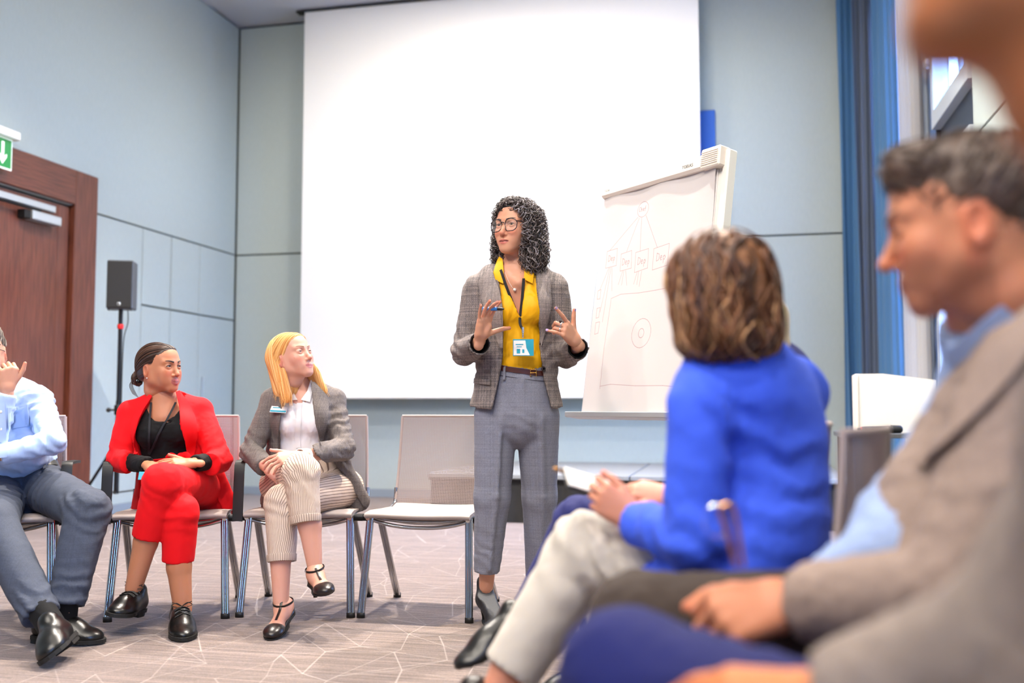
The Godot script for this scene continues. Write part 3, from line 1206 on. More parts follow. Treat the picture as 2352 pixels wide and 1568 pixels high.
func sheet_drawing() -> ImageTexture:      # what is drawn on the paper: a chart of departments over a boxed circle; 1000 pixels to the metre
	var im := Image.create(770, 1040, false, Image.FORMAT_RGB8)
	im.fill(Color(0.76, 0.735, 0.74))
	var ink := Color(0.50, 0.28, 0.30)
	var todo := [
		arc(0.304, 0.938, 0.040, 0.036, 60, 420),
		[[0.272, 0.906], [0.080, 0.776]], [[0.282, 0.900], [0.212, 0.752]], [[0.300, 0.898], [0.312, 0.742]], [[0.330, 0.905], [0.432, 0.742]],
		[[0.060, 0.774], [0.138, 0.778], [0.142, 0.695], [0.060, 0.692], [0.060, 0.774]],
		[[0.172, 0.746], [0.250, 0.752], [0.258, 0.668], [0.176, 0.664], [0.172, 0.746]],
		[[0.282, 0.738], [0.372, 0.744], [0.378, 0.654], [0.286, 0.644], [0.282, 0.738]],
		[[0.410, 0.738], [0.512, 0.748], [0.514, 0.650], [0.414, 0.640], [0.410, 0.738]],
		[[0.085, 0.690], [0.034, 0.590]], [[0.092, 0.690], [0.055, 0.480]], [[0.102, 0.690], [0.082, 0.430]], [[0.110, 0.690], [0.128, 0.575]],
		[[0.196, 0.662], [0.172, 0.600]], [[0.205, 0.662], [0.198, 0.595]], [[0.218, 0.662], [0.238, 0.590]],
		[[0.306, 0.645], [0.288, 0.590]], [[0.316, 0.645], [0.312, 0.585]], [[0.338, 0.645], [0.330, 0.575]],
		[[0.020, 0.586], [0.042, 0.590], [0.042, 0.545], [0.020, 0.545], [0.020, 0.586]],
		[[0.028, 0.500], [0.052, 0.502], [0.050, 0.455], [0.030, 0.452], [0.028, 0.500]],
		[[0.032, 0.430], [0.062, 0.432], [0.060, 0.378], [0.034, 0.374], [0.032, 0.430]],
		[[0.128, 0.538], [0.200, 0.552], [0.330, 0.545], [0.450, 0.545], [0.690, 0.552]],
		[[0.130, 0.535], [0.120, 0.300], [0.124, 0.112]],
		[[0.122, 0.124], [0.200, 0.132], [0.380, 0.122], [0.560, 0.120], [0.700, 0.108]],
		[[0.692, 0.552], [0.700, 0.300], [0.690, 0.105]],
		arc(0.378, 0.358, 0.066, 0.066), arc(0.378, 0.358, 0.019, 0.021)]
	for s in todo:
		var px := []
		for q in s:
			px.append([q[0] * 1000.0, (1.04 - q[1]) * 1000.0])
		stroke(im, px, 2.2, ink, 0.5)
	# handwriting: letters as strokes in a unit box
	var letters := {"D": [[[0, 0], [0, 1], [0.5, 0.85], [0.6, 0.5], [0.45, 0.1], [0, 0]]], "e": [[[0.05, 0.3], [0.45, 0.35], [0.4, 0.58], [0.15, 0.55], [0.05, 0.25], [0.25, 0.02], [0.5, 0.12]]],
		"p": [[[0.05, 0.55], [0.08, -0.4]], [[0.05, 0.4], [0.3, 0.58], [0.48, 0.35], [0.3, 0.05], [0.08, 0.12]]],
		"C": [[[0.5, 0.85], [0.2, 0.95], [0.0, 0.5], [0.15, 0.05], [0.5, 0.1]]], "h": [[[0.05, 1.0], [0.05, 0.0]], [[0.05, 0.4], [0.3, 0.6], [0.42, 0.0]]], "f": [[[0.45, 0.95], [0.2, 0.9], [0.18, -0.1]], [[0.0, 0.5], [0.4, 0.52]]]}
	for w in [["Dep", 0.076, 0.722, 0.030], ["Dep", 0.188, 0.690, 0.032], ["Dep", 0.304, 0.678, 0.034], ["Dep", 0.436, 0.678, 0.036], ["Chef", 0.276, 0.930, 0.022]]:
		var x: float = w[1]
		for ch in str(w[0]):
			for s in letters[ch]:
				var px := []
				for q in s:
					px.append([(x + q[0] * w[3] * 0.8) * 1000.0, (1.04 - w[2] - q[1] * w[3]) * 1000.0])
				stroke(im, px, 2.2, ink, 0.6)
			x += w[3] * 0.62
	return ImageTexture.create_from_image(im)

func build_flip_chart() -> void:
	var u := Vector3(0.705, 0, 0.709)
	var nh := Vector3(-0.709, 0, 0.705)
	var w := Vector3.UP * 0.99 - nh * 0.142
	var n := u.cross(w).normalized()
	var corner := Vector3(-0.724, 0.869, -4.648)
	var foot := corner + u * 0.42 - nh * 0.24
	foot.y = 0
	var o := thing("flip_chart", "white flip chart on a round column beside the standing presenter, chart drawn on its paper", "flip chart", foot)
	var fb := Basis(u, w, n)
	var c := corner - foot
	var board := Buf.new()
	board.box(c + u * 0.40 + w * 0.52 - n * 0.018, Vector3(0.80, 1.06, 0.022), fb, 0.004)
	put("board", board, mats.white_plastic, o)
	# paper pad: a top sheet that waves a little below the clamp
	var rows := []
	var uvs := []
	for i in 27:
		var row := []
		var ur := []
		for j in 21:
			var s := j / 20.0
			var t := i / 26.0
			var lift := 0.006 + 0.010 * exp(-pow((1.0 - t) * 9.0, 2.0)) * (0.5 + 0.5 * sin(s * 14.0)) + 0.005 * pow(1.0 - t, 4.0) * s + 0.002 * sin(s * 5.0 + t * 7.0)
			row.append(c + u * (0.77 * s) + w * (1.04 * t + 0.004) + n * lift)
			ur.append(Vector2(s, 1.0 - t))
		rows.append(row)
		uvs.append(ur)
	var pad := Buf.new()
	pad.sheet(rows, 0.0015, n, uvs)
	var pm := mat("drawn_paper", Color(1, 1, 1), 0.9)
	pm.albedo_texture = sheet_drawing()
	pm.texture_repeat = false
	put("paper_sheet", pad, pm, o, "paper with a chart of boxes and circles drawn in thin lines")
	var stack := Buf.new()
	stack.box(c + u * 0.385 + w * 0.525 - n * 0.003, Vector3(0.768, 1.03, 0.006), fb, 0.001)
	put("paper_pad", stack, mats.paper, o)
	var cl := Buf.new()
	cl.box(c + u * 0.352 + w * 1.077 + n * 0.006, Vector3(0.73, 0.066, 0.05), fb, 0.012)
	var clamp_ := put("clamp_bar", cl, mats.cream_plastic, o)
	var cap := Buf.new()
	cap.box(c + u * 0.755 + w * 1.083 + n * 0.008, Vector3(0.115, 0.088, 0.062), fb, 0.006)
	for i in 7:
		cap.box(c + u * 0.752 + w * (1.055 + i * 0.009) + n * 0.040, Vector3(0.098, 0.0035, 0.006), fb, 0.001)
	put("end_cap", cap, mats.cream_plastic, o)
	for t in [["TOBIAS", 0.575, 0.020], ["1.2 a", 0.022, 0.016]]:
		var tm := TextMesh.new()
		tm.text = t[0]
		tm.font_size = 24
		tm.pixel_size = t[2] / 24.0
		tm.depth = 0.0006
		tm.horizontal_alignment = HORIZONTAL_ALIGNMENT_LEFT
		var txt := MeshInstance3D.new()
		txt.name = "lettering"
		txt.mesh = tm
		txt.material_override = mats.grey_plastic
		txt.transform = Transform3D(fb, c + u * float(t[1]) + w * 1.076 + n * 0.0315)
		clamp_.add_child(txt, true)
	var side := Buf.new()
	side.box(c + u * 0.815 + w * 0.545 - n * 0.02, Vector3(0.036, 1.14, 0.05), fb, 0.006)
	put("side_rail", side, mats.white_plastic, o)
	var rail := Buf.new()
	rail.box(c - u * 0.006 + w * 0.52 - n * 0.012, Vector3(0.008, 1.05, 0.03), fb, 0.002)
	put("side_rail", rail, mats.brushed_steel, o)
	var tray := Buf.new()
	tray.box(c + u * 0.39 - w * 0.018 + n * 0.03, Vector3(0.86, 0.012, 0.085), fb, 0.004)
	tray.box(c + u * 0.39 - w * 0.010 + n * 0.072, Vector3(0.86, 0.022, 0.006), fb, 0.002)
	put("pen_tray", tray, mats.brushed_steel, o)
	var col := Buf.new()
	col.lathe(Vector3.ZERO, Vector3.UP, [[0.0, 0.03], [0.05, 0.03], [0.05, 0.08], [0.029, 0.09], [0.029, 1.05], [0.024, 1.06], [0.024, 1.45], [0.0, 1.45]], 28)
	put("column", col, mats.white_plastic, o)
	for h: float in [0.95, 1.38]:
		var br := Buf.new()
		var tip := c + u * 0.42 + w * ((h - c.y) / 0.99) - n * 0.03
		br.rod(Vector3(0, h, 0), tip, 0.016)
		put("bracket", br, mats.dark_metal, o)
	for k in 5:
		var leg := Buf.new()
		var d := Vector3(sin(k * TAU / 5), 0, cos(k * TAU / 5))
		leg.tube(PackedVector3Array([d * 0.03 + Vector3.UP * 0.075, d * 0.17 + Vector3.UP * 0.062, d * 0.30 + Vector3.UP * 0.045]), [0.022, 0.020, 0.014], 10, 0.7, Vector3.UP)
		leg.ball(d * 0.29 + Vector3.UP * 0.025, 0.025, 12)
		put("base_leg", leg, mats.grey_plastic, o)
	# markers lying in the tray
	var kinds := [["green marker lying at the near end of the flip chart tray", "green_plastic", 0.13], ["turquoise marker lying in the flip chart tray after the green one", "teal_plastic", 0.26], ["navy marker lying in the middle of the flip chart tray", "navy_plastic", 0.39], ["white marker lying in the flip chart tray next to the red one", "white_plastic", 0.515], ["red marker lying in the flip chart tray", "red_plastic", 0.64]]
	for kq in kinds:
		var p: Vector3 = foot + c + u * float(kq[2]) - w * 0.0035 + n * 0.045
		var m := thing("marker_pen", kq[0], "marker", p, 0.0, "markers in the flip chart tray")
		m.basis = fb
		var body := Buf.new()
		body.lathe(Vector3(-0.065, 0, 0), Vector3.RIGHT, [[0.0, 0.0], [0.007, 0.001], [0.0085, 0.006], [0.0085, 0.082], [0.0, 0.083]], 14)
		put("barrel", body, mats.white_plastic if kq[1] != "teal_plastic" else mats.teal_plastic, m)
		var cp := Buf.new()
		cp.lathe(Vector3(0.018, 0, 0), Vector3.RIGHT, [[0.0, 0.0], [0.0085, 0.0], [0.009, 0.004], [0.0085, 0.044], [0.0, 0.047]], 14)
		put("cap", cp, mats[kq[1]], m)

func build_speaker() -> void:
	var at_ := at(279, 700, 7.6)
	var st := thing("speaker_stand", "thin black stand with a red collar carrying the loudspeaker near the door", "stand", Vector3(at_.x, 0, at_.z))
	var p := Buf.new()
	p.rod(Vector3(0, 0.25, 0), Vector3(0, 0.95, 0), 0.019)
	p.rod(Vector3(0, 0.95, 0), Vector3(0, 1.66, 0), 0.016)
	put("pole", p, mats.dark_metal, st)
	var col := Buf.new()
	col.lathe(Vector3(0, 1.495, 0), Vector3.UP, [[0.016, 0], [0.023, 0.002], [0.023, 0.034], [0.016, 0.036]], 16)
	put("collar", col, mats.red_plastic, st)
	var kn := Buf.new()
	kn.lathe(Vector3(0, 0.84, 0), Vector3.UP, [[0.019, 0], [0.03, 0.005], [0.03, 0.075], [0.019, 0.08]], 16)
	kn.rod(Vector3(-0.02, 0.88, 0.01), Vector3(-0.055, 0.88, 0.03), 0.008)
	kn.ball(Vector3(-0.06, 0.88, 0.032), 0.018, 12)
	put("clamp_knob", kn, mats.black_plastic, st)
	for k in 3:
		var l := Buf.new()
		var d := Vector3(sin(k * TAU / 3 + 0.4), 0, cos(k * TAU / 3 + 0.4))
		l.rod(Vector3(0, 0.62, 0) + d * 0.02, d * 0.48 + Vector3.UP * 0.012, 0.011)
		l.rod(Vector3(0, 0.26, 0) + d * 0.015, d * 0.27 + Vector3.UP * 0.28, 0.006)
		l.ball(d * 0.48 + Vector3.UP * 0.014, 0.014, 10)
		put("leg", l, mats.dark_metal, st)
	var cab := Buf.new()
	cab.tube(curve([Vector3(0.02, 1.70, -0.05), Vector3(0.05, 1.55, -0.02), Vector3(0.03, 1.40, 0), Vector3(0.024, 1.0, 0), Vector3(0.03, 0.7, 0.0)], 24), 0.004, 6)
	put("cable", cab, mats.black_plastic, st)
	var s := thing("loudspeaker", "small black loudspeaker with a dark mesh front, on the thin stand", "loudspeaker", Vector3(at_.x, 1.645, at_.z), deg_to_rad(22))
	var b := Buf.new()
	b.box(Vector3(0, 0.185, -0.02), Vector3(0.19, 0.37, 0.17), Basis(), 0.008)
	for x in [-0.08, 0.08]:
		b.box(Vector3(x, -0.004, 0.02), Vector3(0.02, 0.01, 0.05), Basis(), 0.002)
	put("case", b, mats.grey_plastic, s)
	var gr := Buf.new()
	gr.box(Vector3(0, 0.185, 0.068), Vector3(0.182, 0.355, 0.012), Basis(), 0.004)
	put("grille", gr, mats.speaker_mesh, s)
	var bd := Buf.new()
	bd.lathe(Vector3(0, 0.035, 0.073), Vector3.BACK, [[0.0, 0.003], [0.012, 0.003], [0.014, 0.0]], 16)
	bd.box(Vector3(0, 0.046, 0.074), Vector3(0.026, 0.004, 0.004), Basis(), 0.001)
	put("badge", bd, mats.brushed_steel, s)

func build_exit_sign() -> void:
	var o := thing("exit_sign", "green exit sign with a white downward arrow above the wooden door", "sign", Vector3(LEFT + 0.03, 2.59, -5.905))
	var y := 0.0
	var h := Buf.new()
	h.box(Vector3(0.05, 0.258, 0.0), Vector3(0.10, 0.062, 0.42), Basis(), 0.008)
	put("lamp_housing", h, mats.white_plastic, o)
	var gl := mat("sign_green", Color(0.0, 0.48, 0.22), 0.3)
	gl.emission_enabled = true
	gl.emission = Color(0.0, 0.50, 0.20)
	gl.emission_energy_multiplier = 0.35
	var wh := mat("sign_white", Color(0.95, 0.97, 0.95), 0.3)
	wh.emission_enabled = true
	wh.emission = Color(0.9, 1.0, 0.93)
	wh.emission_energy_multiplier = 0.45
	var p := Buf.new()
	p.box(Vector3(0.055, 0.115, 0.0), Vector3(0.006, 0.225, 0.345), Basis(), 0.001)
	put("border", p, wh, o)
	var g := Buf.new()
	g.box(Vector3(0.059, 0.116, 0.0), Vector3(0.004, 0.205, 0.325), Basis(), 0.001)
	put("panel", g, gl, o)
	var b := Basis(Vector3(0, 0, -1), Vector3.UP, Vector3.RIGHT)
	var a := Buf.new()
	a.prism([[-0.012, 0.195], [0.012, 0.195], [0.012, 0.092], [0.040, 0.112], [0.040, 0.088], [0.0, 0.035], [-0.040, 0.088], [-0.040, 0.112], [-0.012, 0.092]], 0.002, b, Vector3(0.061, 0, -0.075))
	put("arrow", a, wh, o)
	var m := Buf.new()
	m.prism([[-0.05, 0.19], [-0.02, 0.19], [0.0, 0.13], [0.03, 0.10], [0.02, 0.09], [-0.01, 0.115], [-0.02, 0.09], [0.02, 0.05], [0.005, 0.03], [-0.045, 0.08], [-0.07, 0.04], [-0.09, 0.05], [-0.06, 0.10]], 0.002, b, Vector3(0.061, 0, 0.085))
	m.lathe(Vector3(0.061, 0.192, 0.105), Vector3.RIGHT, [[0.017, 0.0], [0.017, 0.002], [0.0, 0.002]], 16)
	put("running_figure", m, wh, o)
	var l := AreaLight3D.new()
	l.name = "light"
	l.area_size = Vector2(0.30, 0.18)
	l.light_energy = 0.02
	l.light_color = Color(0.5, 1.0, 0.7)
	l.rotation.y = -PI / 2
	l.position = Vector3(0.07, 0.115, 0)
	l.shadow_enabled = true
	o.add_child(l)

func build_desk() -> void:
	var o := thing("side_table", "dark side table in front of the blue curtain", "table", Vector3(0.93, 0, -6.42))
	var t := Buf.new()
	t.box(Vector3(0, 0.735, 0), Vector3(0.70, 0.028, 0.62), Basis(), 0.004)
	put("table_top", t, mats.grey_plastic, o)
	for x in [-0.31, 0.31]:
		for z in [-0.27, 0.27]:
			var l := Buf.new()
			l.rod(Vector3(x, 0, z), Vector3(x, 0.722, z), 0.018)
			put("leg", l, mats.dark_metal, o)
	var s := thing("lectern_box", "pale grey box with a sloping front, on the side table by the curtain", "box", Vector3(0.90, 0.749, -6.46), deg_to_rad(-2))
	var b := Buf.new()
	b.prism([[-0.20, 0.0], [0.235, 0.0], [0.24, 0.312], [-0.06, 0.352], [-0.20, 0.352]], 0.30, Basis(), Vector3(0, 0, -0.16))
	put("case", b, mats.white_plastic, s)
	var e := Buf.new()
	e.box(Vector3(-0.208, 0.176, 0.0), Vector3(0.016, 0.352, 0.30), Basis(), 0.004)
	put("edge", e, mats.cream_plastic, s)
	var mic := thing("microphone", "dark wireless hand microphone lying in front of the pale box", "microphone", Vector3(0.80, 0.749, -6.17), deg_to_rad(6))
	var bd := Buf.new()
	bd.lathe(Vector3(-0.135, 0.021, 0), Vector3.RIGHT, [[0.0, 0.0], [0.008, 0.001], [0.009, 0.022], [0.014, 0.024], [0.016, 0.03], [0.0175, 0.06], [0.020, 0.18], [0.021, 0.188], [0.0, 0.188]], 20)
	put("body", bd, mat("mic_body", Color(0.10, 0.115, 0.19), 0.4, 0.3), mic)
	var hd := Buf.new()
	hd.lathe(Vector3(0.05, 0.0235, 0), Vector3.RIGHT, [[0.018, 0.0], [0.0235, 0.003], [0.0235, 0.03], [0.0225, 0.034], [0.0235, 0.038], [0.0225, 0.058], [0.014, 0.068], [0.0, 0.070]], 20)
	put("grille_head", hd, mats.black_plastic, mic)
	var dp := Buf.new()
	dp.box(Vector3(-0.075, 0.026, 0.0155), Vector3(0.028, 0.013, 0.006), Basis(), 0.002)
	put("display", dp, mats.grey_plastic, mic)
	var rg := Buf.new()
	rg.lathe(Vector3(-0.118, 0.021, 0), Vector3.RIGHT, [[0.0115, 0.0], [0.0125, 0.001], [0.0125, 0.006], [0.0115, 0.007]], 16)
	put("ring", rg, mats.red_plastic, mic)

func drape(path: Array, waves: int, depth: float, top: float, seed_: int, n := 140) -> Array:    # rows of a hanging curtain along a path of floor points
	var rows := []
	var rng := RandomNumberGenerator.new()
	rng.seed = seed_
	var ph := rng.randf() * TAU
	for i in 14:
		var t := i / 13.0
		var row := []
		for j in n:
			var s := float(j) / (n - 1)
			var q := poly(path, s)
			var e := (poly(path, minf(s + 0.01, 1.0)) - poly(path, maxf(s - 0.01, 0.0))).normalized()
			var nn := Vector2(-e.y, e.x)
			var a := s * TAU * waves + ph
			var w := depth * (0.75 + 0.25 * sin(s * 17.0 + seed_)) * (sin(a) + 0.28 * sin(2.0 * a + 0.8) + 0.18 * sin(3.1 * a + t * 1.5))
			w *= lerpf(1.08, 0.85, t)
			q += nn * w + e * (0.02 * sin(t * 3.0 + s * 9.0))
			row.append(Vector3(q.x, lerpf(0.02, top, t), q.y))
		rows.append(row)
	return rows

func build_curtains() -> void:
	var base := Vector3(1.1, 0, -9.1)
	for c in [["curtain", "blue floor-length curtain in the corner beside the back wall", "curtain_blue", [[0.90, -9.38], [1.10, -9.34]], 2, 0.045, 2],
			["curtain", "narrow grey folds hanging between the two blue curtains", "curtain_grey", [[1.03, -9.22], [1.20, -9.05]], 4, 0.035, 5],
			["curtain", "blue curtain drawn aside next to the tall window", "curtain_blue", [[1.17, -8.95], [1.24, -8.30]], 3, 0.055, 9],
			["sheer_curtain", "pale sheer curtain bunched at the edge of the tall window", "curtain_sheer", [[1.26, -8.22], [1.29, -7.62]], 4, 0.04, 4]]:
		var p0 := Vector3(c[3][0][0], 0, c[3][0][1])
		var o := thing(c[0], c[1], "curtain", p0)
		var b := Buf.new()
		b.sheet(drape(c[3], c[4], c[5], CEILING - 0.05, c[6]), 0.003)
		for i in b.v.size():
			b.v[i] -= p0
		put("cloth", b, mats[c[2]], o)
		var h := Buf.new()
		var p1 := Vector3(c[3][1][0], 0, c[3][1][1]) - p0
		h.tube(PackedVector3Array([Vector3(0, CEILING - 0.03, 0), p1 + Vector3(0, CEILING - 0.03, 0)]), 0.012, 8)
		put("track", h, mats.brushed_steel, o)

# ---------------------------------------------------------------- chairs
func make_chair() -> Node3D:
	var o := thing("linked_chair", "", "chair")
	var prof := [Vector2(0.205, 0.425), Vector2(0.225, 0.437), Vector2(0.21, 0.449), Vector2(0.15, 0.455), Vector2(0.0, 0.448), Vector2(-0.13, 0.444), Vector2(-0.18, 0.456)]
	var rows := []
	for q in prof:
		var row := []
		for j in 13:
			var s := j / 12.0 * 2.0 - 1.0
			row.append(Vector3(s * 0.236, q.y - 0.008 * (1.0 - s * s) - 0.006 * pow(absf(s), 6.0), q.x))
		rows.append(row)
	var seat := Buf.new()
	seat.sheet(rows, 0.016, Vector3.UP)
	put("seat", seat, mats.chair_seat, o)
	# backrest: real threads, close together, that one can see between
	var th := Buf.new()
	var back := func(s: float, t: float) -> Vector3:
		return Vector3(s * lerpf(0.236, 0.222, t), 0.452 + t * 0.405, -0.185 - 0.055 * t - 0.020 * sin(t * PI) * 0.6 - 0.022 * (1.0 - s * s) * (0.5 + 0.5 * t))
	for i in 62:
		var t := i / 61.0
		var rr := []
		for e in [-0.0020, 0.0020]:
			var row := []
			for j in 9:
				row.append(back.call(j / 4.0 - 1.0, t) + Vector3(0, e, 0))
			rr.append(row)
		th.sheet(rr, 0.0016, Vector3.BACK)
	for j in 57:
		var s := j / 28.0 - 1.0
		var rr := []
		for i in 7:
			var row := []
			for e in [-0.0009, 0.0009]:
				row.append(back.call(s, i / 6.0) + Vector3(e, 0, -0.002))
			rr.append(row)
		th.sheet(rr, 0.0012, Vector3.BACK)
	var tm := put("backrest_mesh", th, mats.chair_thread, o)
	tm.set_meta("kind", "stuff")
	var rim := Buf.new()
	for s: float in [-1.0, 1.0]:
		var pts := PackedVector3Array()
		for i in 9:
			pts.append(back.call(s, i / 8.0) + Vector3(0, 0, -0.004))
		rim.tube(pts, 0.0065, 8)
	for t: float in [1.0]:
		var pts := PackedVector3Array()
		for j in 13:
			pts.append(back.call(j / 6.0 - 1.0, t) + Vector3(0, 0.002, -0.003))
		rim.tube(pts, 0.0055, 8)
	put("backrest_frame", rim, mats.chair_thread, o)
	for s: float in [-1.0, 1.0]:
		for f in 2:
			var leg := Buf.new()
			var top := Vector3(s * 0.222, 0.425, 0.175) if f == 0 else Vector3(s * 0.216, 0.42, 0.075)
			var low := Vector3(s * 0.240, 0.012, 0.235 if f == 0 else -0.240)
			for e in [-0.0085, 0.0085]:
				leg.rod(low + Vector3(e, 0, 0), top + Vector3(e, 0, 0), 0.0088, 10)
			leg.rod(low + Vector3(0, 0.004, 0), top, 0.006, 6)
			var lm := put("leg", leg, mats.chrome, o)
			var ft := Buf.new()
			ft.lathe(Vector3(low.x, 0, low.z), Vector3.UP, [[0.0, 0.0], [0.019, 0.0], [0.019, 0.022], [0.0, 0.024]], 12, 0.62, Vector3.FORWARD)
			put("foot", ft, mats.black_plastic, lm)
	var fr := Buf.new()
	for q in [[0.175, 0.415, 0.035], [0.155, 0.422, 0.018], [0.09, 0.42, 0.03], [-0.12, 0.425, 0.02]]:
		var pts := PackedVector3Array()
		for j in 15:
			var s := j / 7.0 - 1.0
			pts.append(Vector3(s * 0.228, q[1] - q[2] * (1.0 - pow(absf(s), 2.4)), q[0]))
		fr.tube(pts, 0.0085, 8)
	for s: float in [-1.0, 1.0]:
		fr.tube(curve([Vector3(s * 0.225, 0.42, 0.205), Vector3(s * 0.228, 0.43, 0.10), Vector3(s * 0.232, 0.428, -0.08), Vector3(s * 0.236, 0.45, -0.185), Vector3(s * 0.236, 0.52, -0.205)], 20), 0.010, 8)
	put("frame", fr, mats.chrome, o)
	for s: float in [-1.0, 1.0]:
		var lk := Buf.new()
		lk.rod(Vector3(s * 0.232, 0.415, 0.13), Vector3(s * 0.272, 0.415, 0.13), 0.016, 14)
		put("linking_bolt", lk, mats.dark_metal, o)
	return o

func add_arm(o: Node3D, side: float) -> void:
	var b := Buf.new()
	var x := side * 0.275
	var rows := []
	for q in [[0.40, 0.175], [0.50, 0.168], [0.60, 0.160], [0.645, 0.155], [0.662, 0.140], [0.666, 0.115], [0.664, 0.0], [0.660, -0.12], [0.655, -0.20]]:
		rows.append([Vector3(x - 0.022, q[0], q[1]), Vector3(x, q[0] + 0.002, q[1] + 0.001), Vector3(x + 0.022, q[0], q[1])])
	b.sheet(rows, 0.012, Vector3.UP + Vector3.BACK * 0.5)
	put("armrest", b, mats.black_plastic, o)

func build_chairs() -> void:
	var proto := make_chair()
	var spots := [
		[-1.362, -4.320, 0.4, "empty chair beside the presenter, grey mesh back and chrome legs", ""],
		[-1.926, -4.255, 11.8, "mesh chair under the blonde woman, black armrest at its side", "L"],
		[-2.468, -4.071, 21.2, "mesh chair under the woman in the red suit, black armrest at its side", "L"],
		[-3.130, -3.745, 31.0, "mesh chair under the man in the light blue shirt", "R"],
		[CHAIR_W.x, CHAIR_W.y, CHAIR_W.z, "mesh chair under the woman in the blue jacket, its back bare behind her", ""],
		[CHAIR_M.x, CHAIR_M.y, CHAIR_M.z, "mesh chair under the man in the taupe jacket", ""],
		[CHAIR_P.x, CHAIR_P.y, CHAIR_P.z, "mesh chair under the person in navy, hidden behind the woman in the blue jacket", ""],
		[CHAIR_N.x, CHAIR_N.y, CHAIR_N.z, "mesh chair under the person closest to the camera", ""]]
	for i in spots.size():
		var s: Array = spots[i]
		var o: Node3D = proto
		if i > 0:
			o = proto.duplicate()
			o.name = numbered("linked_chair")
			add_child(o, true)
		o.position = Vector3(s[0], 0, s[1])
		o.rotation.y = deg_to_rad(s[2])
		tag(o, s[3], "chair", "linked mesh chairs")
	for i in spots.size():
		if spots[i][4]:
			for c in get_children():
				if c.has_meta("label") and c.get_meta("label") == spots[i][3]:
					add_arm(c, -1.0 if spots[i][4] == "L" else 1.0)

# ---------------------------------------------------------------- people: shared anatomy
func person(called_label: String, where: Vector3) -> Node3D:
	var o := thing("person", called_label, "person", Vector3(where.x, 0, where.z))
	o.set_meta("in_world", true)
	return o

func head_frame(px: float, py: float, d: float, yaw: float, pitch: float, roll: float, scale: float) -> Transform3D:   # origin at eye height in the middle of the skull; +z is where the face looks; yaw 0 looks to the camera, + to its right
	var y := deg_to_rad(yaw)
	var p := deg_to_rad(pitch)
	var z := dirv(sin(y) * cos(p), sin(p), cos(y) * cos(p))
	var x := Vector3.UP.cross(z).normalized()
	var b := Basis(x, z.cross(x), z).rotated(z, deg_to_rad(roll))
	return Transform3D(b * scale, at(px, py, d))

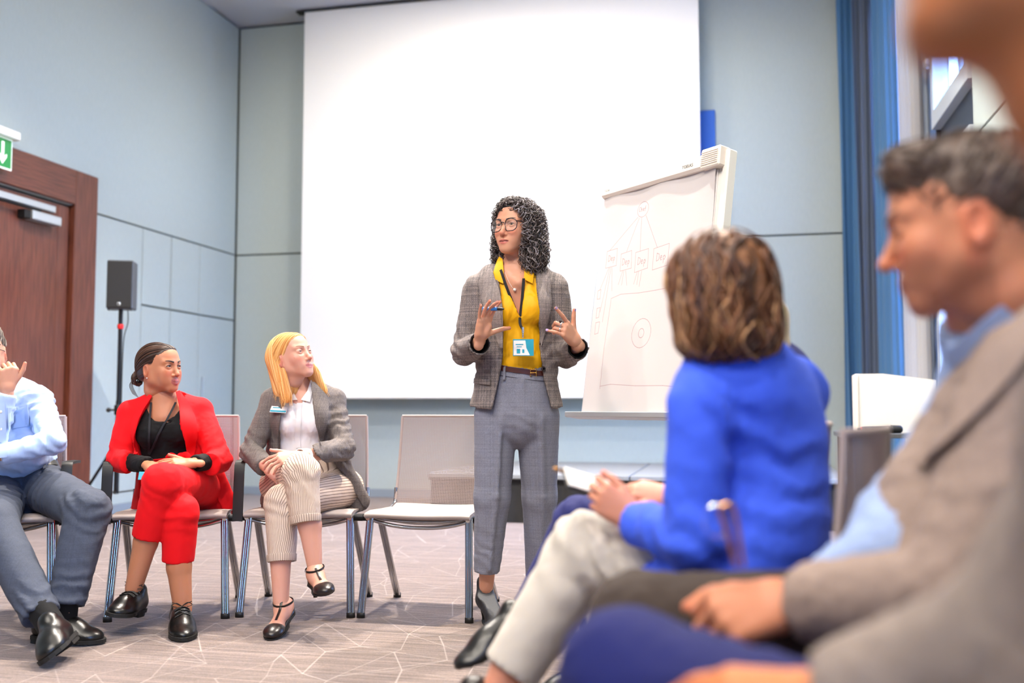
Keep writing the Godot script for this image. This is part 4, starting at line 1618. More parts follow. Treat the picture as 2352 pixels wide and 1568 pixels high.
func head_field(T: Transform3D, o: Dictionary) -> Field:
	var s := Field.new()
	s.slack = 1.35
	var k := T.basis.x.length()
	var B := T.basis.orthonormalized()
	var male: float = o.get("male", 0.0)
	var full: float = o.get("full", 0.0)
	var P := func(x: float, y: float, z: float) -> Vector3: return T * Vector3(x, y, z)
	s.egg(P.call(0, 0.026, -0.018), Vector3(0.0735, 0.083, 0.096) * k, 0.02 * k, B)
	s.egg(P.call(0, -0.020, 0.022), Vector3(0.0585 + full * 0.004 + male * 0.003, 0.088, 0.066) * k, 0.03 * k, B)
	s.egg(P.call(0, 0.040, 0.035), Vector3(0.061, 0.058, 0.050) * k, 0.02 * k, B)
	# jaw and chin
	var jw := 0.0435 + male * 0.008 + full * 0.006
	for e: float in [-1.0, 1.0]:
		s.limb(P.call(e * jw, -0.055, 0.002), P.call(e * 0.016, -0.095, 0.066), 0.017 * k, 0.014 * k, 0.03 * k)
		s.limb(P.call(e * jw, -0.055, 0.002), P.call(e * 0.058, -0.01, -0.008), 0.017 * k, 0.016 * k, 0.03 * k)
		s.egg(P.call(e * 0.036, -0.030, 0.058), Vector3(0.027, 0.026, 0.023) * k, 0.026 * k, B)
		s.egg(P.call(e * (0.026 + full * 0.004), -0.058, 0.060), Vector3(0.021 + full * 0.005, 0.028, 0.019) * k, 0.02 * k, B)
	s.egg(P.call(0, -0.097, 0.068), Vector3(0.019 + male * 0.005, 0.015, 0.015) * k, 0.022 * k, B)
	s.egg(P.call(0, -0.066, 0.072), Vector3(0.030, 0.020, 0.017) * k, 0.018 * k, B)
	# brow and sockets
	for e: float in [-1.0, 1.0]:
		s.limb(P.call(e * 0.012, 0.019, 0.081), P.call(e * 0.047, 0.021, 0.066), (0.0085 + male * 0.002) * k, 0.008 * k, 0.016 * k)
		s.egg(P.call(e * 0.032, -0.001, 0.091), Vector3(0.0185, 0.0125, 0.0145) * k, 0.012 * k, B, 1)
	# nose
	var nl: float = o.get("nose", 1.0)
	s.limb(P.call(0, 0.008, 0.080), P.call(0, -0.033, 0.080 + 0.0205 * nl), 0.0078 * k, 0.0088 * k, 0.012 * k)
	s.egg(P.call(0, -0.037, 0.080 + 0.0215 * nl), Vector3(0.0105, 0.0088, 0.0095) * k, 0.007 * k, B)
	for e: float in [-1.0, 1.0]:
		s.egg(P.call(e * (0.0118 + full * 0.003), -0.041, 0.0885), Vector3(0.0072, 0.0066, 0.0088) * k, 0.005 * k, B)
		s.egg(P.call(e * 0.0058, -0.0475, 0.0985), Vector3(0.0030, 0.0026, 0.0042) * k, 0.003 * k, B, 1)
	# lips
	var lf := 1.0 + full * 0.35
	var sm: float = o.get("smile", 0.0) * 0.005
	for e: float in [-1.0, 1.0]:
		s.limb(P.call(e * 0.024, -0.0685 + sm, 0.0765), P.call(e * 0.006, -0.0635, 0.0895), 0.0026 * k, 0.0050 * lf * k, 0.005 * k)
		s.limb(P.call(e * 0.023, -0.070 + sm, 0.0765), P.call(e * 0.005, -0.0755, 0.0875), 0.0028 * k, 0.0062 * lf * k, 0.006 * k)
		if float(o.get("open", 0.0)) > 0.2:
			s.limb(P.call(e * 0.0245, -0.0688 + sm, 0.084), P.call(0, -0.0688, 0.0975), 0.0016 * k, 0.0019 * k + float(o.get("open", 0.0)) * 0.0026 * k, 0.002 * k, Vector3.ZERO, 1.0, 0, 1)
	# ears
	for e: float in [-1.0, 1.0]:
		var eb := B * Basis(Vector3.UP, e * 0.45) * Basis(Vector3.RIGHT, -0.18)
		s.egg(P.call(e * 0.0755, -0.018, -0.014), Vector3(0.0085, 0.032, 0.0195) * k, 0.005 * k, eb)
		s.egg(P.call(e * 0.0835, -0.013, -0.010), Vector3(0.0075, 0.021, 0.0115) * k, 0.004 * k, eb, 1)
		s.egg(P.call(e * 0.0715, -0.043, -0.006), Vector3(0.0055, 0.0095, 0.0085) * k, 0.006 * k, eb)
	# eyelids
	var shut: float = o.get("shut", 0.0)
	for e: float in [-1.0, 1.0]:
		var c := Vector3(e * 0.032, 0.0, 0.0700)
		for up in 2:
			for lay in 4:
				var pts := []
				for i in 6:
					var t := i / 5.0
					var ax := lerpf(-0.0148, 0.0148, t)
					var h := 0.0068 * pow(sin(t * PI), 0.8)
					var edge := (h * (1.0 - shut * 1.35) + 0.0004) if up == 0 else (-h * (0.74 - 0.25 * shut))
					var y := lerpf(edge, 0.0135 if up == 0 else -0.0125, lay / 3.2)
					pts.append(T * (c + Vector3(ax, y, sqrt(maxf(0.0139 * 0.0139 - ax * ax * 0.70 - y * y * 0.75, 0.000009)) - 0.0006 * lay)))
				for i in 5:
					s.limb(pts[i], pts[i + 1], 0.0021 * k, 0.0021 * k, 0.003 * k)
	return s

func head_paint(T: Transform3D, tone: Color, o: Dictionary) -> Callable:
	var inv := T.affine_inverse()
	var base := tone.srgb_to_linear()
	var lip: Color = (o.get("lip", Color(0.72, 0.40, 0.38)) as Color).srgb_to_linear()
	var red := Color(tone.r, tone.g * 0.82, tone.b * 0.80).srgb_to_linear()
	var beard: float = o.get("beard", 0.0)
	var dark := Color(tone.r * 0.62, tone.g * 0.60, tone.b * 0.62).srgb_to_linear()
	var full: float = o.get("full", 0.0)
	var opened: float = o.get("open", 0.0)
	var sm: float = o.get("smile", 0.0) * 0.005
	return func(p: Vector3) -> Color:
		var q: Vector3 = inv * p
		var c := base
		var ck := exp(-(pow((absf(q.x) - 0.040) / 0.020, 2.0) + pow((q.y + 0.032) / 0.018, 2.0))) * (0.75 if q.z > 0.03 else 0.0)
		c = c.lerp(red, ck)
		c = c.lerp(red, 0.6 * exp(-(pow(q.x / 0.012, 2.0) + pow((q.y + 0.038) / 0.012, 2.0))) * (1.0 if q.z > 0.08 else 0.0))
		c = c.lerp(red, 0.6 * smoothstep(0.066, 0.078, absf(q.x)) * smoothstep(0.03, 0.015, absf(q.z + 0.012)))
		if beard > 0.0 and q.z > -0.02 and q.y < -0.035:
			c = c.lerp(dark, beard * smoothstep(-0.035, -0.06, q.y))
		if q.z > 0.066:
			var hw := 0.0245
			var up := -0.0605 - 0.006 * pow(absf(q.x) / hw, 1.5) + sm + full * 0.0025
			var low := -0.0815 + 0.010 * pow(absf(q.x) / hw, 2.0) - full * 0.003
			var inside := minf(minf(up - q.y, q.y - low), (hw - absf(q.x)))
			c = c.lerp(lip, smoothstep(-0.0015, 0.0015, inside) * 0.85)
			var gap := absf(q.y + 0.0688 - sm * pow(absf(q.x) / 0.0245, 2.0))
			if opened > 0.2 and absf(q.x) < 0.019 and gap < 0.001 + opened * 0.0022 and q.z < 0.0945:
				c = c.lerp(Color(0.10, 0.02, 0.02), 0.8)
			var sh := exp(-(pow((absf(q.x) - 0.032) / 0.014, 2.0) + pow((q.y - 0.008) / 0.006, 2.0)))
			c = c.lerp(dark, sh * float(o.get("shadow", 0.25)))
		return c

func add_head(who: Node3D, body: MeshInstance3D, T: Transform3D, tone: Color, o := {}) -> Field:   # the head's grid of the body, then the eyes and brows as parts
	var s := head_field(T, o)
	var B := T.basis.orthonormalized()
	var k := T.basis.x.length()
	s.limb(T * Vector3(0, -0.045, -0.022), T * Vector3(0, -0.10, -0.028), 0.052 * k * (1.0 + 0.12 * float(o.get("male", 0.0))), 0.050 * k * (1.0 + 0.16 * float(o.get("male", 0.0))), 0.03 * k)
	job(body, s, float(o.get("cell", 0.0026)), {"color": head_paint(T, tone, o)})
	var iris: Color = o.get("iris", Color(0.18, 0.10, 0.06))
	var gaze: Vector3 = (B * (o.get("gaze", Vector3(0, 0, 1)) as Vector3)).normalized()
	for e: float in [-1.0, 1.0]:
		var b := Buf.new()
		var c := T * Vector3(e * 0.032, 0, 0.0700)
		var gb := Basis(gaze.cross(Vector3.UP).normalized(), gaze, gaze.cross(Vector3.UP).normalized().cross(gaze))
		b.ball(c, 0.0125 * k, 44, Vector3.ONE, gb)
		for i in b.v.size():
			var a := acos(clampf((b.v[i] - c).normalized().dot(gaze), -1.0, 1.0))
			b.c[i] = Color(0.02, 0.015, 0.015).srgb_to_linear() if a < 0.19 else (iris.srgb_to_linear() if a < 0.50 else Color(0.86, 0.85, 0.85).srgb_to_linear())
		put("eye", b, mats.eyeball, who)
	var bc: Color = o.get("brow", Color(0.16, 0.11, 0.09))
	for e: float in [-1.0, 1.0]:
		var b := Buf.new()
		b.tint = bc.srgb_to_linear()
		var pts := PackedVector3Array()
		var rr := []
		for i in 9:
			var t := i / 8.0
			var q := T * Vector3(e * lerpf(0.013, 0.049, t), 0.0195 + 0.0065 * sin(t * 2.1) + float(o.get("brow_up", 0.0)), 0.40)
			pts.append(s.hit(q, -B.z))
			rr.append((0.0034 * (1.0 - 0.65 * t)) * k * float(o.get("brow_size", 1.0)))
		b.tube(pts, rr, 6, 0.45, B.z)
		put("eyebrow", b, mats.hair, who)
		var lash := Buf.new()
		lash.tint = Color(0.05, 0.035, 0.03).srgb_to_linear()
		var lp := PackedVector3Array()
		var shut: float = o.get("shut", 0.0)
		for i in 9:
			var t := i / 8.0
			var ax := lerpf(-0.0149, 0.0149, t)
			var y := 0.0068 * pow(sin(t * PI), 0.8) * (1.0 - shut * 1.35) - 0.0006
			lp.append(T * (Vector3(e * 0.032, 0, 0.0700) + Vector3(ax, y, 0.0020 + sqrt(maxf(0.0139 * 0.0139 - ax * ax * 0.70 - y * y * 0.75, 0.000009)))))
		lash.tube(lp, 0.0009 * k * float(o.get("lash", 1.0)), 5)
		put("eyelash", lash, mats.hair, who)
	var seam := Buf.new()
	seam.tint = Color(0.30, 0.10, 0.09).srgb_to_linear()
	var sp := PackedVector3Array()
	var sr := []
	for i in 13:
		var t := i / 6.0 - 1.0
		sp.append(s.hit(T * Vector3(t * 0.0235, -0.0690 + float(o.get("smile", 0.0)) * 0.005 * t * t - 0.0008 * (1.0 - absf(t)), 0.40), -B.z))
		sr.append(0.0010 * k * (1.0 - 0.6 * absf(t)))
	seam.tube(sp, sr, 6, 0.7, B.z)
	put("mouth_line", seam, mats.hair, who)
	return s

func frame_of(fingers: Vector3, back: Vector3, left: bool) -> Basis:     # hand axes: y along the fingers, z out of the back, x to the thumb
	var y := fingers.normalized()
	var z := (back - y * back.dot(y)).normalized()
	var x := y.cross(z)
	return Basis(x if left else -x, y, z)

func add_hand(body: MeshInstance3D, wrist: Vector3, b: Basis, scale: float, tone: Color, curls: Array, o := {}) -> Dictionary:   # curls: per finger from the index on [spread, knuckle, middle, end] degrees; then the thumb [out, forward, bend, bend]
	var s := Field.new()
	s.slack = 1.4
	var k := scale
	var T := Transform3D(b * k, wrist)
	var tips := []
	var joints := []
	var base := [Vector3(0.027, 0.088, 0.0), Vector3(0.0085, 0.091, 0.002), Vector3(-0.0095, 0.086, 0.001), Vector3(-0.026, 0.077, -0.002)]
	var lens := [[0.041, 0.025, 0.021], [0.045, 0.029, 0.022], [0.042, 0.027, 0.022], [0.033, 0.020, 0.019]]
	var r0 := [0.0088, 0.0090, 0.0086, 0.0076]
	for i in 4:
		s.limb(T * Vector3(base[i].x * 0.55, 0.012, 0), T * (base[i] as Vector3), 0.0135 * k, 0.0108 * k, 0.012 * k)
	s.limb(T * Vector3(0.012, 0.02, -0.004), T * Vector3(-0.014, 0.02, -0.004), 0.0145 * k, 0.0135 * k, 0.012 * k)
	s.limb(T * Vector3(0.012, 0.03, -0.009), T * Vector3(0.024, 0.055, -0.010), 0.0145 * k, 0.011 * k, 0.012 * k)
	s.limb(T * Vector3(-0.018, 0.025, -0.008), T * Vector3(-0.022, 0.055, -0.006), 0.0125 * k, 0.011 * k, 0.012 * k)
	s.limb(T * Vector3(0, 0.012, 0), T * Vector3(0, -0.028, 0), 0.0215 * k, 0.0225 * k, 0.015 * k, b.z, 1.35)
	for i in 4:
		var p: Vector3 = base[i]
		var a := 0.0
		var js := [T * p]
		for j in 3:
			a += deg_to_rad(curls[i][j + 1])
			var sp := deg_to_rad(curls[i][0])
			var d := Vector3(sin(sp) * cos(a), cos(sp) * cos(a), -sin(a))
			var q = p + d * lens[i][j]
			var ra: float = r0[i] * (1.0 - 0.11 * j)
			s.limb(T * p, T * q, ra * k, ra * 0.88 * k, 0.0035 * k if j == 0 else 0.002 * k)
			p = q
			js.append(T * p)
		tips.append(T * p)
		joints.append(js)
	var th: Array = curls[4]
	var p := Vector3(0.020, 0.022, -0.008)
	var a := deg_to_rad(th[0])
	var fw := deg_to_rad(th[1])
	var js := [T * p]
	var lens_t := [0.044, 0.033, 0.027]
	var rad_t := [0.0125, 0.0102, 0.0092, 0.0072]
	for j in 3:
		if j > 0:
			a -= deg_to_rad(th[j + 1])
		var d := Vector3(sin(a) * cos(fw), cos(a) * cos(fw), -sin(fw))
		var q: Vector3 = p + d * lens_t[j]
		s.limb(T * p, T * q, rad_t[j] * k, rad_t[j + 1] * k, (0.010 if j == 0 else 0.002) * k)
		p = q
		js.append(T * p)
	tips.append(T * p)
	joints.append(js)
	var base_c := tone.srgb_to_linear()
	var red := Color(tone.r, tone.g * 0.80, tone.b * 0.78).srgb_to_linear()
	var nail: Color = (o.get("nail", Color(tone.r, tone.g * 0.86, tone.b * 0.86)) as Color).srgb_to_linear()
	var spots := PackedVector3Array()
	for i in 5:
		var tip: Vector3 = tips[i]
		spots.append(tip)
	job(body, s, float(o.get("cell", 0.003)), {"color": func(q: Vector3) -> Color:
		var c := base_c
		for t in spots:
			var e := q.distance_to(t)
			if e < 0.02 * k:
				c = c.lerp(red, 0.55 * (1.0 - e / (0.02 * k)))
		for i in 4:
			for j in [0, 1]:
				var e := q.distance_to(joints[i][j])
				if e < 0.012 * k:
					c = c.lerp(red, 0.35 * (1.0 - e / (0.012 * k)))
		return c})
	# nails
	if o.has("who"):
		for i in 5:
			var jl: Array = joints[i]
			var e2: Vector3 = (jl[3] - jl[2]).normalized()
			var side: Vector3 = b.x if i < 4 else b.z
			var up: Vector3 = side.cross(e2).normalized()
			if i < 4 and up.dot(b.z) < 0.0 and absf(up.dot(b.z)) > 0.3:
				up = -up
			if i < 4:
				var a_end := deg_to_rad(curls[i][1] + curls[i][2] + curls[i][3])
				up = (b.z * cos(a_end) + b.y * sin(a_end)).normalized()
			else:
				up = (b.x * cos(a) * 0.6 + b.z * 0.8).normalized()
				up = (up - e2 * up.dot(e2)).normalized()
			side = e2.cross(up)
			var mid: Vector3 = jl[3] - e2 * 0.002 * k
			var rn := (0.0062 if i < 4 else 0.0074) * k
			var rows := []
			for u in 5:
				var row := []
				for w in 5:
					var x := (w / 2.0 - 1.0) * rn * (1.0 - 0.25 * absf(u / 2.0 - 1.0))
					row.append(mid + e2 * (u / 4.0 - 0.35) * 0.0105 * k + side * x + up * (rn * 1.06 - x * x / rn * 0.45))
				rows.append(row)
			var nb := Buf.new()
			nb.tint = nail
			nb.sheet(rows, 0.0008, up)
			put("fingernail", nb, mats.painted, o.who)
	return {"tips": tips, "joints": joints, "T": T}

func skin(who: Node3D, which: String) -> MeshInstance3D:
	var o := MeshInstance3D.new()
	o.name = "body"
	o.material_override = mats[which]
	o.set_meta("in_world", true)
	who.add_child(o, true)
	return o

func one_tone(c: Color) -> Dictionary:
	var l := c.srgb_to_linear()
	return {"color": func(_p: Vector3) -> Color: return l}

func folds(amount: float, size: float, dir := Vector3.ZERO, stretch := 0.25) -> Callable:     # soft creases; long along dir
	return func(p: Vector3, _n: Vector3) -> float:
		var q := p
		if dir != Vector3.ZERO:
			q = p - dir * (p.dot(dir) * (1.0 - stretch))
		var a := noise.get_noise_3dv(q / size)
		var b := noise.get_noise_3dv(q / size * 2.1 + Vector3(7, 3, 1))
		return amount * (0.7 * (absf(a) * 2.0 - 0.6) + 0.35 * b)

func folds_near(spots: Array, amount: float, size: float, base := 0.0015) -> Callable:         # creases gathered round joints: spots of [point, radius, direction across the folds]
	return func(p: Vector3, _n: Vector3) -> float:
		var out := base * noise.get_noise_3dv(p / (size * 2.2)) * 2.0
		for s in spots:
			var e: float = p.distance_to(s[0]) / float(s[1])
			if e < 1.0:
				var d: Vector3 = s[2]
				var w := p + Vector3(noise.get_noise_3dv(p * 9.0), noise.get_noise_3dv(p * 9.0 + Vector3(5, 5, 5)), 0) * 0.02
				out += amount * (1.0 - e) * sin(w.dot(d) / size * 6.28 + noise.get_noise_3dv(p * 5.0) * 3.0)
		return out

func patch(s: Field, edge_a: Array, edge_b: Array, rows: int, cols: int, lift: float, thick: float) -> Buf:    # cloth laid on a body between two outlines given as the pixels they are seen at
	var b := Buf.new()
	var grid := []
	var ids := s.all()
	for i in rows:
		var row := []
		var pa := poly(edge_a, float(i) / (rows - 1))
		var pb := poly(edge_b, float(i) / (rows - 1))
		for j in cols:
			var q := pa.lerp(pb, float(j) / (cols - 1))
			var h := s.hit(EYE, ray(q.x, q.y))
			row.append(h + s.grad(h, ids) * lift)
		grid.append(row)
	b.sheet(grid, thick, EYE - grid[0][0])
	return b

func band(s: Field, pts: Array, width: float, thick: float, lift := 0.001, n := 40) -> Buf:     # a strap laid on a body along pixels
	var b := Buf.new()
	var mid := PackedVector3Array()
	var ids := s.all()
	var nn := PackedVector3Array()
	for i in n:
		var q := poly(pts, float(i) / (n - 1))
		var h := s.hit(EYE, ray(q.x, q.y))
		var g := s.grad(h, ids)
		mid.append(h + g * (lift + thick))
		nn.append(g)
	var rows := []
	for i in n:
		var t := (mid[mini(i + 1, n - 1)] - mid[maxi(i - 1, 0)]).normalized()
		var side := t.cross(nn[i]).normalized() * width * 0.5
		rows.append([mid[i] - side, mid[i], mid[i] + side])
	b.sheet(rows, thick, nn[n / 2])
	return b

func ring_band(s: Field, c: Vector3, axis: Vector3, reach: float, width: float, thick: float, from := 0.0, to := 360.0, ref := Vector3.ZERO) -> Buf:    # a belt round a body
	var b := Buf.new()
	var ids := s.all()
	var u := (ref - axis * ref.dot(axis)).normalized() if ref != Vector3.ZERO else axis.cross(Vector3.FORWARD).normalized()
	var w := axis.cross(u)
	var rows := []
	for i in 61:
		var a := deg_to_rad(lerpf(from, to, i / 60.0))
		var d := u * cos(a) + w * sin(a)
		var row := []
		for e: float in [-0.5, 0.0, 0.5]:
			var o := c + axis * (width * e) + d * reach
			var h := s.hit(o, -d)
			row.append(h + d * thick)
		rows.append(row)
	b.sheet(rows, thick, u)
	return b

# ---------------------------------------------------------------- shoes
func shoe_field(heel: Vector3, toe: Vector3, up: Vector3, w: float, h: float, rise := 0.0) -> Field:     # a low shoe from the back of the heel to the tip; rise lifts the heel
	var s := Field.new()
	var d := toe - heel
	var l := d.length()
	d = d.normalized()
	up = (up - d * up.dot(d)).normalized()
	var x := d.cross(up)
	var B := Basis(x, up, d)
	s.limb(heel + d * 0.035 + up * (h * 0.42 + rise), heel + d * l * 0.52 + up * (h * 0.34 + rise * 0.35), w * 0.40, w * 0.47, 0.02, up, 0.95)
	s.egg(heel + d * l * 0.70 + up * h * 0.20, Vector3(w * 0.52, h * 0.36, l * 0.29), 0.03, B)
	s.limb(heel + d * 0.033 + up * (h * 0.5 + rise), heel + d * 0.045 + up * (h * 0.98 + rise), w * 0.40, w * 0.36, 0.02)
	s.limb(heel + d * l * 0.36 + up * (h * 0.62 + rise * 0.6), heel + d * l * 0.62 + up * (h * 0.34 + rise * 0.2), w * 0.33, w * 0.36, 0.03)
	s.plane(heel + up * (0.010 + 0.0), -up - d * (rise / maxf(l, 0.01)) * 0.0, 0.002)
	return s

func sole(heel: Vector3, toe: Vector3, up: Vector3, w: float, heel_h: float, thick := 0.010) -> Buf:      # outline sole and a heel block
	var b := Buf.new()
	var d := toe - heel
	var l := d.length()
	d = d.normalized()
	up = (up - d * up.dot(d)).normalized()
	var x := d.cross(up)
	var prof := [[0.0, 0.20], [0.02, 0.33], [0.10, 0.40], [0.30, 0.38], [0.45, 0.40], [0.62, 0.52], [0.75, 0.54], [0.87, 0.44], [0.95, 0.28], [1.0, 0.10]]
	var a := []
	for q in prof:
		a.append([q[1] * w, q[0] * l])
	for i in range(prof.size() - 1, -1, -1):
		a.append([-prof[i][1] * w, prof[i][0] * l])
	b.prism(a, thick, Basis(x, d, up), heel)
	if heel_h > 0.0:
		var hb := []
		for q in [[0.0, 0.20], [0.02, 0.32], [0.10, 0.38], [0.24, 0.36]]:
			hb.append([q[1] * w, q[0] * l])
		for q in [[0.24, -0.36], [0.10, -0.38], [0.02, -0.32], [0.0, -0.20]]:
			hb.append([q[1] * w, q[0] * l])
		b.prism(hb, heel_h, Basis(x, d, up), heel - up * heel_h)
	return b

# ---------------------------------------------------------------- hair
func lock_of(b: Buf, pts: PackedVector3Array, r: float, sides := 5, flat := 0.6, out := Vector3.ZERO) -> void:
	var rr := []
	var n := pts.size()
	for i in n:
		var t := float(i) / (n - 1)
		rr.append(r * (0.55 + 0.45 * sin(minf(t * 3.0, PI * 0.5))) * (1.0 - 0.75 * pow(t, 3.0)))
	b.tube(pts, rr, sides, flat, out)

func flow(s: Field, start: Vector3, lead: Callable, n: int, step: float, lift: float) -> PackedVector3Array:    # a strand that follows a surface
	var out := PackedVector3Array()
	var p := start
	var ids := s.all()
	for i in n:
		var g := s.grad(p, ids)
		p -= g * (s.fs(p, ids) - lift)
		out.append(p)
		var d: Vector3 = lead.call(p, float(i) / n)
		d -= g * d.dot(g) * 0.9
		p += d.normalized() * step
	return out

func shade_of(rng: RandomNumberGenerator, tones: Array) -> Color:
	var a: Color = tones[rng.randi() % tones.size()]
	var b: Color = tones[rng.randi() % tones.size()]
	return a.lerp(b, rng.randf()).srgb_to_linear()

const CHAIR_W := Vector3(-0.003, -2.03, -107.0)
const CHAIR_M := Vector3(0.172, -1.578, -92.3)
const CHAIR_P := Vector3(-0.045, -2.616, -94.6)
const CHAIR_N := Vector3(0.23, -1.058, -89.9)

func build_people() -> void:
	build_presenter()
	build_red_woman()
	build_blonde_woman()
	build_left_man()
	build_blue_woman()
	build_taupe_man()
	build_navy_person()
	build_near_person()

func opening(s: Field, o: Vector3, d: float, knots: Array, back: float) -> void:      # cuts the front of a jacket open between two pixel lines seen at depth d
	var k := []
	for q in knots:
		k.append([at(q[1], q[0], d).y, (at(q[1], q[0], d) - o).dot(rt), (at(q[2], q[0], d) - o).dot(rt)])
	s.opening = {"o": o, "x": rt, "z": tk, "back": back, "knots": k}

func curls(who: Node3D, T: Transform3D, count: int, seed_: int, tones: Array) -> void:       # a head of springy curls
	var rng := RandomNumberGenerator.new()
	rng.seed = seed_
	var k := T.basis.x.length()
	var inv := T.affine_inverse()
	var cap := Field.new()
	var B := T.basis.orthonormalized()
	cap.egg(T * Vector3(0, 0.030, -0.022), Vector3(0.081, 0.081, 0.100) * k, 0.02, B)
	cap.egg(T * Vector3(0, 0.041, 0.035), Vector3(0.067, 0.063, 0.057) * k, 0.01, B)
	cap.plane(T * Vector3(0, 0.066, 0.070), B * Vector3(0, -0.60, 0.80), 0.006)
	cap.egg(T * Vector3(0.076, -0.015, -0.012), Vector3(0.030, 0.080, 0.052) * k, 0.03, B)
	cap.egg(T * Vector3(0.082, -0.100, -0.020), Vector3(0.040, 0.066, 0.050) * k, 0.03, B)
	cap.egg(T * Vector3(-0.072, -0.015, -0.022), Vector3(0.026, 0.075, 0.046) * k, 0.03, B)
	cap.egg(T * Vector3(-0.070, -0.095, -0.022), Vector3(0.030, 0.066, 0.044) * k, 0.03, B)
	cap.egg(T * Vector3(0, -0.04, -0.075), Vector3(0.078, 0.110, 0.050) * k, 0.03, B)
	var dark := Color(0.10, 0.088, 0.09).srgb_to_linear()
	soft("hair", cap, 0.006, mats.hair, who, {"color": func(_p: Vector3) -> Color: return dark, "push": folds(0.006, 0.016)})
	var b := Buf.new()
	var ids := cap.all()
	for i in count + 220:
		var u := rng.randf() * TAU
		var h := rng.randf_range(-1.0, 1.0)
		var c := sqrt(1.0 - h * h)
		var q0 := Vector3(sin(u) * c * 0.13, -0.03 + h * 0.16, -0.02 + cos(u) * c * 0.13)
		if i >= count:
			q0 = Vector3(rng.randf_range(-0.065, 0.065), rng.randf_range(0.080, 0.115), rng.randf_range(0.03, 0.095))
		var p := cap.stick(T * q0)
		var g := cap.grad(p, ids)
		var lq := inv * p
		if lq.z > 0.050 and lq.y < 0.060 or lq.y < -0.155:
			continue
		var length := rng.randf_range(0.045, 0.10)
		var rad := rng.randf_range(0.0045, 0.0095)
		var turns := length / rng.randf_range(0.020, 0.036)
		var steps := int(turns * 10) + 6
		var lift := rng.randf_range(0.003, 0.013)
		var lean := Vector3(rng.randf_range(-0.5, 0.5), -1.0 if lq.y < 0.06 else -0.35, rng.randf_range(-0.4, 0.2))
		if lq.y > 0.06:
			lean += Vector3(signf(lq.x) * 0.8, 0, 0)
		if i >= count:
			lean = Vector3(rng.randf_range(-1.0, 1.0), 0.5, -0.5)
		var guide := flow(cap, p, func(_p: Vector3, f: float) -> Vector3: return B * (lean + Vector3(0, -f, 0)), 9, length / 8.0, lift)
		var out := PackedVector3Array()
		var ph := rng.randf() * TAU
		var hand := 1.0 if rng.randf() < 0.5 else -1.0
		for j in steps:
			var t := float(j) / (steps - 1)
			var fi := t * 8.0
			var k0 := mini(int(fi), 7)
			var mid := guide[k0].lerp(guide[k0 + 1], fi - k0)
			var dir := (guide[k0 + 1] - guide[k0]).normalized()
			var side := dir.cross(g).normalized()
			var up := side.cross(dir)
			var a := ph + hand * t * turns * TAU
			var grow := minf(1.0, t * 4.0) * rad * (0.8 + 0.6 * t)
			mid += B.y * (-0.03 * t * t if (inv * mid).y < -0.10 else 0.0) + g * (0.006 * t)
			var q := mid + (side * cos(a) + up * sin(a)) * grow
			var lc := inv * q
			if lc.z > 0.048 and absf(lc.x) < 0.056 and lc.y < 0.055 and lc.y > -0.16:
				if out.size() > 3:
					break
				continue
			out.append(q)
		if out.size() > 6:
			var front := lq.x > 0.02 and lq.z > -0.05
			b.tint = (Color(0.60, 0.57, 0.59).srgb_to_linear() if front and rng.randf() < 0.30 else shade_of(rng, tones))
			lock_of(b, out, rng.randf_range(0.0014, 0.0028), 5, 0.6)
	put("curl", b, mats.hair, who, "dark and silver springy curls").set_meta("kind", "stuff")

